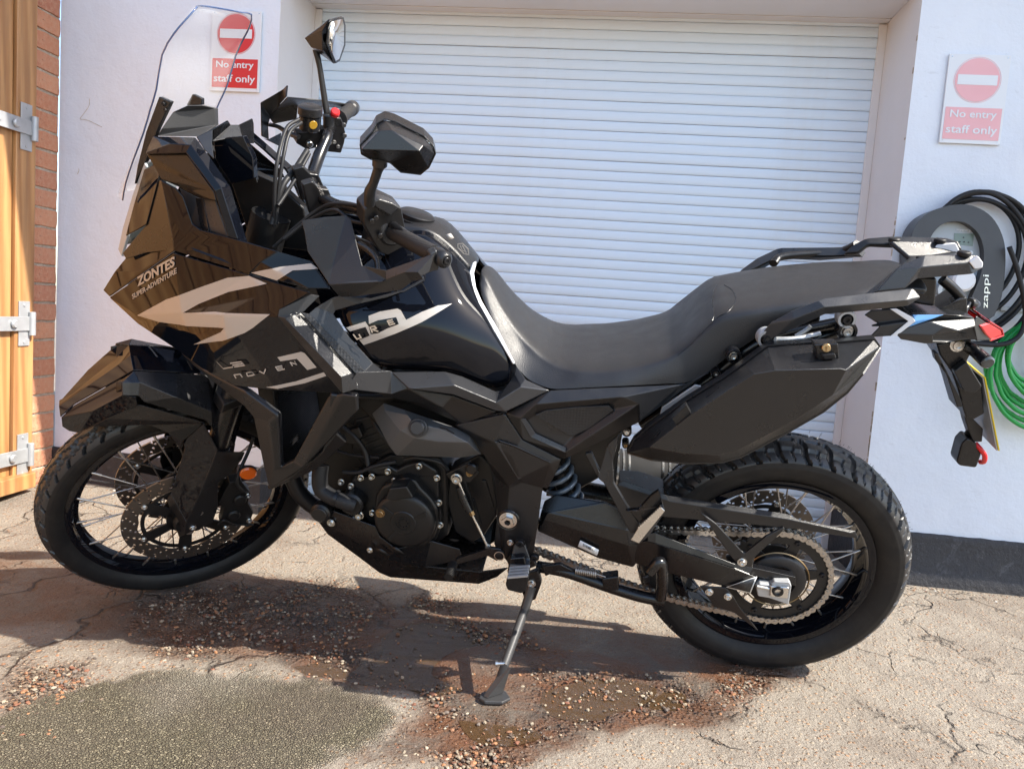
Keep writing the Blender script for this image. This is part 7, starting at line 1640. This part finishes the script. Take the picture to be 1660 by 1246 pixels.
# ---------------------------------------------------------------- pannier
V = [(1.1904,-0.235,0.7097),(1.2021,-0.235,0.7375),(1.2297,-0.235,0.7708),(1.2978,-0.235,0.8382),(1.3653,-0.235,0.8948),(1.3979,-0.235,0.9269),(1.4388,-0.235,0.9694),(1.5214,-0.235,0.9826),(1.5588,-0.235,0.9856),(1.6311,-0.235,0.999),(1.6422,-0.24,0.9879),(1.6048,-0.29,0.9501),(1.584,-0.29,0.909),(1.548,-0.29,0.8654),(1.4906,-0.29,0.8157),(1.4091,-0.295,0.7548),(1.3749,-0.295,0.7399),(1.3072,-0.29,0.727),(1.2375,-0.275,0.72),(1.2252,-0.335,0.7775),(1.2956,-0.345,0.8603),(1.3556,-0.35,0.9192),(1.4348,-0.345,0.9636),(1.5487,-0.34,0.9751),(1.5589,-0.34,0.9724),(1.5464,-0.335,0.9201),(1.4913,-0.33,0.8618),(1.3941,-0.33,0.7857),(1.3609,-0.33,0.7713),(1.2935,-0.33,0.7683),(1.3974,-0.348,0.9543)]
F = [(0,1,2,19),(2,3,20,19),(3,4,21,20),(4,5,30,21),(5,6,22,30),(6,7,8,23,22),(8,9,24,23),(9,10,24),(10,11,12,25,24),(12,13,26,25),(13,14,15,27,26),(15,16,28,27),(16,17,29,28),(17,18,19,29),(18,0,19),(19,20,21,30,22,23,24,25,26,27,28,29)]
pn = shell('pannier', V, F, 'matte_black', .004, mirror=True, bev=.003, seg=3)
rimV = V[:19]; Vb = [(x, -.215, z) for x, y, z in rimV]; W2 = list(rimV) + Vb
F = [(i, (i + 1) % 19, 19 + (i + 1) % 19, 19 + i) for i in range(19)] + [tuple(range(19, 38))]
shell('pannier_body', W2, F, 'matte_black', .004, mirror=True, parent=pn, bev=.002)
lk_ = slab('pannier_latch', [(1.51,-0.3,0.9956),(1.5056,-0.3,1.003),(1.5472,-0.3,1.0081),(1.557,-0.3,0.9736),(1.5544,-0.3,0.9668),(1.5251,-0.3,0.9665),(1.5139,-0.3,0.9786)], .03, 'satin_black', .002, parent=pn)
slab('latch_tab', [(1.5196,-0.308,0.9865),(1.5439,-0.308,0.9911),(1.5475,-0.308,0.9823),(1.5271,-0.308,0.9776)], .01, 'matte_black', .002, parent=pn)
bm = bmesh.new(); p = [(1.5261,-0.303,0.9993)][0]; cyl(bm, p, (0, -1, .3), .008, 0, .006, 20, .001); box(bm, (p[0] - .001, p[1] - .008, p[2] - .005), (p[0] + .001, p[1] - .004, p[2] + .005)); bmobj('lock_barrel', bm, 'bronze', pn, 40)
slab('recess', [(1.2625,-0.338,0.8451),(1.2857,-0.338,0.8755),(1.301,-0.338,0.8519),(1.2785,-0.338,0.8261)], .02, 'engine_black', 0, parent=pn)
slab('hinge_strip', [(1.5461,-0.27,0.8556),(1.5704,-0.27,0.879),(1.5824,-0.27,0.8903),(1.5844,-0.27,0.8863),(1.5718,-0.27,0.8712),(1.5506,-0.27,0.8532)], .03, 'satin_black', .002, parent=pn)

# ---------------------------------------------------------------- grab rails, rack, tail
# near grab rail
V = [(1.4257,-0.21,0.9832),(1.4404,-0.21,1.0093),(1.4756,-0.215,1.0403),(1.5189,-0.22,1.0647),(1.5312,-0.215,1.0693),(1.6392,-0.19,1.0827),(1.6996,-0.18,1.0906),(1.7158,-0.185,1.075),(1.6927,-0.195,1.0589),(1.6199,-0.2,1.0464),(1.5345,-0.225,1.0391),(1.4872,-0.225,1.009),(1.4522,-0.215,0.9825),(1.4397,-0.21,0.9659),(1.5298,-0.232,1.0561),(1.6844,-0.205,1.0731),(1.4794,-0.228,1.0271)]
F = [(0,1,16,12,13),(1,2,16),(2,3,14,16),(3,4,14),(4,5,15,14),(5,6,15),(6,7,15),(7,8,15),(14,15,8,9,10),(16,14,10,11),(16,11,12)]
gb = shell('grab_rail', V, F, 'matte_grey', .022, mirror=True, bev=.003)
# rack, near arm
V = [(1.6431,-0.15,1.0706),(1.6787,-0.13,1.1141),(1.6905,-0.12,1.1211),(1.7322,-0.11,1.141),(1.8243,-0.1,1.1445),(1.836,-0.1,1.1431),(1.8486,-0.1,1.1287),(1.8477,-0.105,1.1211),(1.825,-0.12,1.1112),(1.7215,-0.13,1.0963),(1.698,-0.145,1.0797),(1.7219,-0.135,1.1225),(1.8155,-0.115,1.1324),(1.8243,-0.12,1.1137)]
F = [(0,1,11,10),(1,2,3,11),(3,4,12,11),(4,5,6,12),(12,6,7,8),(11,12,8,9),(11,9,10)]
rk = shell('luggage_rack', V, F, 'matte_grey', .018, bev=.003)
slab('rack_end_cap', [(1.814,-0.118,1.1339),(1.8277,-0.118,1.146),(1.8401,-0.118,1.1334),(1.841,-0.118,1.1239),(1.8274,-0.118,1.1204)], .01, 'white_paint', .002, parent=rk)
V = [(1.6787,-0.13,1.1141),(1.7322,-0.11,1.141),(1.8243,-0.1,1.1445),(1.8358,-0.1,1.1422)]
top = [(1.6181,0.06,1.0888),(1.6574,0.08,1.1038),(1.6803,0.09,1.1191),(1.7333,0.1,1.1236),(1.8509,0.11,1.1286),(1.8772,0.11,1.1239),(1.887,0.1,1.1062),(1.8237,0.08,1.102),(1.7604,0.04,1.1027),(1.729,-0.02,1.0987)]
shell('rack_top', V + top, [(0,1,12,13),(1,2,11,12),(2,3,10,11),(10,9,8,7,12,11)], 'matte_black', .012, bev=.003, parent=rk)
V = [(1.6552,0.14,1.072),(1.6719,0.145,1.0924),(1.6992,0.15,1.1071),(1.7505,0.15,1.1138),(1.863,0.14,1.1229),(1.8856,0.13,1.12),(1.8956,0.12,1.1021),(1.8385,0.12,1.0985),(1.7852,0.11,1.0925),(1.7676,0.12,1.1015),(1.7002,0.13,1.0985),(1.6827,0.13,1.0787)]
shell('rack_far_arm', V, [(0,1,2,10,11),(2,3,9,10),(3,4,7,8,9),(4,5,6,7)], 'matte_black', .015, bev=.003, parent=rk)
slab('rack_end_cap', [(1.8277,0.098,1.1118),(1.8348,0.098,1.1205),(1.8722,0.098,1.1262),(1.8866,0.098,1.1067),(1.8569,0.098,1.1048)], .01, 'white_paint', .002, parent=rk)
tubes('far_grab_rail', [(1.5062,0.17,1.0394),(1.5303,0.19,1.0531),(1.646,0.2,1.0677),(1.6712,0.19,1.0795),(1.687,0.17,1.0979)], .013, 'matte_black', flat=.7, parent=gb)
for p in [(1.746,0.11,1.1222),(1.8421,0.11,1.1266),(1.7323,-0.105,1.1302),(1.808,-0.1,1.1448)]:
    bm = bmesh.new(); cyl(bm, p, (0, 0, 1), .0125, -.004, .006, 24, .002); cyl(bm, p, (0, 0, 1), .007, .005, .0065, 6); bmobj('rack_bung', bm, 'rubber', rk, 40)
slab('under_rack', [(1.7368,-0.06,1.084),(1.7879,-0.06,1.0838),(1.7981,-0.06,1.023),(1.7673,-0.06,1.0254),(1.7493,-0.06,1.0288)], .12, 'satin_black', .006)
# tail unit
V = [(1.6484,-0.1,1.0064),(1.6598,-0.1,1.0181),(1.7056,-0.105,1.0263),(1.7371,-0.115,1.0132),(1.7422,-0.12,1.0074),(1.7124,-0.12,0.9746),(1.7021,-0.12,0.9728),(1.6642,-0.11,0.9625),(1.6782,-0.115,0.9914),(1.6648,-0.1,0.9877),(1.678,-0.1,0.9926)]
shell('tail_side_fin', V, [(0,1,2,3,10),(3,4,8,10),(4,5,6,7,8),(10,8,9)], 'matte_grey', .006, mirror=True, bev=.002)
shell('fin_edge', [(1.6888,-0.117,1.0288),(1.7019,-0.117,1.0302),(1.7352,-0.122,1.0154),(1.7408,-0.124,1.0081),(1.7119,-0.124,0.975),(1.7002,-0.124,0.9741),(1.7278,-0.122,1.0069)], [(0,1,2,6),(2,3,6),(3,4,5,6)], 'white_paint', .002, bev=.001)
ngon('blue_decal', [(1.7369,-0.112,1.0183),(1.8018,-0.1,1.0194),(1.7848,-0.105,1.0127),(1.7304,-0.118,0.9918),(1.743,-0.115,1.0058)], 'blue_decal', .006, mirror=True)
V = [(1.7091,-0.125,0.9784),(1.7296,-0.12,0.9924),(1.7678,-0.12,1.0093),(1.8656,-0.09,1.014),(1.8702,-0.095,0.9982),(1.8301,-0.12,0.9933),(1.7788,-0.13,0.9833),(1.7872,-0.12,0.9626),(1.7708,-0.12,0.9603),(1.7228,-0.12,0.9659),(1.799,-0.13,1.0035)]
tl = shell('tail_cowl', V, [(0,1,2,10,6),(2,3,4,5,10),(10,5,6),(0,6,7,8,9)], 'matte_grey', .006, mirror=True, bev=.002)
V = [(1.7494,-0.08,1.009),(1.8103,-0.08,1.0136),(1.8571,-0.07,1.0116),(1.8749,-0.07,1.0082),(1.882,-0.07,0.9907),(1.8911,-0.07,0.9617),(1.8456,-0.08,0.9568),(1.7957,-0.1,0.9561),(1.7305,-0.1,0.9594)]
slab('tail_core', V, .16, 'satin_black', .004, parent=tl)
V = [(1.8741,-0.075,0.9956),(1.8803,-0.065,1.0117),(1.9098,-0.05,0.9948),(1.9515,-0.03,0.9744),(1.9582,-0.03,0.9627),(1.9438,-0.04,0.9553),(1.8917,-0.07,0.9593)]
shell('tail_cone', V, [(0,1,2,5,6),(2,3,4,5)], 'matte_black', .005, mirror=True, bev=.002, parent=tl)
V = [(1.8895,-0.07,0.9927),(1.9119,-0.055,0.9957),(1.9505,-0.034,0.9752),(1.9567,-0.034,0.965),(1.927,-0.05,0.9575),(1.9083,-0.062,0.9738)]
a = shell('tail_light', V, [(0,1,2,5),(2,3,4,5)], 'red_lens', .012, mirror=True, bev=.003)
V = [(1.9119,-0.055,0.9957),(1.9505,-0.034,0.9752),(1.9567,-0.034,0.965),(1.927,-0.05,0.9575)]; V = V + [mir(p) for p in V]
shell('light_rear', V, [(0,4,5,1),(1,5,6,2),(2,6,7,3)], 'red_lens', .004, parent=a)
V = [(1.8046,-0.04,1.0067),(1.8272,-0.04,1.0213),(1.8525,-0.03,1.0392),(1.8673,-0.03,1.0403),(1.8799,-0.03,0.9957),(1.8451,-0.04,0.9924),(1.8292,-0.04,0.995)]
slab('seat_lock_bracket', V, .07, 'matte_black', .006)
tubes('rear_stay', [(1.8132,-0.02,1.0729),(1.8367,-0.02,1.0566),(1.8603,-0.02,1.0368)], .011, 'satin_black')
bm = bmesh.new(); P = [(1.9021,0.03,1.0118),(1.9275,0.05,1.0046)]; tube(bm, [P[0], Vector(P[0]).lerp(Vector(P[1]), .3), P[1]], [.011, .013, .008], 16, 2); bmobj('far_indicator', bm, 'satin_black', MK, 40)
tubes('indicator_stem', [(1.9021,0.03,1.0118),(1.8937,0.02,1.0029),(1.8834,0.0,0.9961)], .006, 'satin_black')
# plate holder
V = [(1.8237,-0.05,0.9393),(1.8585,-0.05,0.9495),(1.8879,-0.05,0.9543),(1.8988,-0.05,0.9454),(1.8974,-0.05,0.9255),(1.8937,-0.05,0.9053),(1.9386,-0.05,0.8508),(1.9594,-0.05,0.7876),(1.943,-0.05,0.7727),(1.9246,-0.05,0.7736),(1.8891,-0.05,0.8438),(1.8695,-0.05,0.8779),(1.836,-0.05,0.9154)]
hold = slab('plate_holder', V, .10, 'satin_black', .004)
slab('holder_arm', [(1.8145,-0.07,0.9261),(1.8216,-0.07,0.9277),(1.8484,-0.07,0.8892),(1.889,-0.07,0.8318),(1.9018,-0.07,0.8071),(1.8909,-0.07,0.8061),(1.8667,-0.07,0.8503),(1.8508,-0.07,0.8793),(1.821,-0.07,0.9118)], .02, 'matte_black', .003, parent=hold)
slab('holder_rib', [(1.8641,-0.07,0.888),(1.8843,-0.07,0.9122),(1.9286,-0.07,0.8584),(1.9174,-0.07,0.8421),(1.8945,-0.07,0.8451)], .02, 'matte_black', .003, parent=hold)
slab('holder_tail', [(1.9218,-0.02,0.7941),(1.9528,-0.02,0.7621),(1.9822,-0.02,0.7377),(1.9883,-0.02,0.7052),(1.9679,-0.02,0.7031),(1.942,-0.02,0.7501)], .03, 'matte_black', .003, parent=hold)
bolt([(1.8646,-0.053,0.9417)][0], .012, .007, 'steel', parent=hold)
# number plate seen edge on
e_ = [(1.8902,-0.06,0.9038),(1.9327,-0.06,0.8749),(2.0062,-0.06,0.7059)]
bm = bmesh.new()
for y0, y1, off in ((-.10, .10, 0),):
    P = [Vector(p) for p in e_]
    nrm = (P[2] - P[1]).cross(Vector((0, 1, 0))).normalized()
    if nrm.x < 0: nrm = -nrm
    quad = [P[1] + Vector((0, 0, .0)), P[1] + Vector((0, .12, 0)), P[2] + Vector((0, .12, 0)), P[2]]
    prism(bm, quad, nrm * .0022)
    quad = [P[0], P[0] + Vector((0, .12, 0)), P[1] + Vector((0, .12, 0)), P[1]]
    prism(bm, quad, nrm * .0022)
npq = bmobj('number_plate', bm, 'yellow_plate', MK, smooth=None)
bm = bmesh.new(); P = [Vector(p) - nrm * .003 for p in e_]
for a, b in ((0, 1), (1, 2)): prism(bm, [P[a] + Vector((0, .003, 0)), P[a] + Vector((0, .117, 0)), P[b] + Vector((0, .117, 0)), P[b] + Vector((0, .003, 0))], nrm * .0025)
bmobj('plate_backing', bm, 'galvanised', npq, smooth=None)
# near rear indicator
bm = bmesh.new(); P = [(1.8876,-0.055,0.9389),(1.8912,-0.085,0.9381),(1.8977,-0.12,0.9327)]; tube(bm, [P[0], P[1], P[2]], [.012, .0125, .014], 18, 2); ri_ = bmobj('rear_indicator', bm, 'satin_black', MK, 40)
bm = bmesh.new(); d = (Vector(P[2]) - Vector(P[1])).normalized(); cyl(bm, P[2], d, .0135, -.001, .008, 18, .003); bmobj('indicator_lens', bm, 'smoke_glass', ri_, 40)
bm = bmesh.new()
for k in range(4): revolve(bm, [(.016, 0), (.019, .002), (.016, .005)], Vector(P[0]) + Vector((-.03 + .0, -.002, .012 + .006 * k)), (0, .3, 1), 20)
bmobj('rubber_boot', bm, 'rubber', ri_, 50)
# red disc lock hanging from the holder
lk2 = slab('security_lock', [(1.9423,-0.03,0.6551),(1.9415,-0.03,0.7),(1.951,-0.03,0.7176),(1.9696,-0.03,0.7084),(1.9901,-0.03,0.6827),(1.9886,-0.03,0.6431),(1.9506,-0.03,0.6446)], .045, 'satin_black', .006)
tubes('red_shackle', [(1.974,-0.02,0.701),(1.9828,-0.03,0.6931),(1.996,-0.03,0.6778),(2.004,-0.02,0.6574),(2.0017,-0.01,0.6506)], .0055, 'red_plastic', parent=lk2)
tubes('lock_loop', [(1.9532,-0.01,0.7021),(1.9564,0.0,0.7141),(1.9635,0.0,0.7232),(1.9745,0.0,0.7076)], .003, 'cable_black', parent=lk2)

bpy.context.view_layer.update()
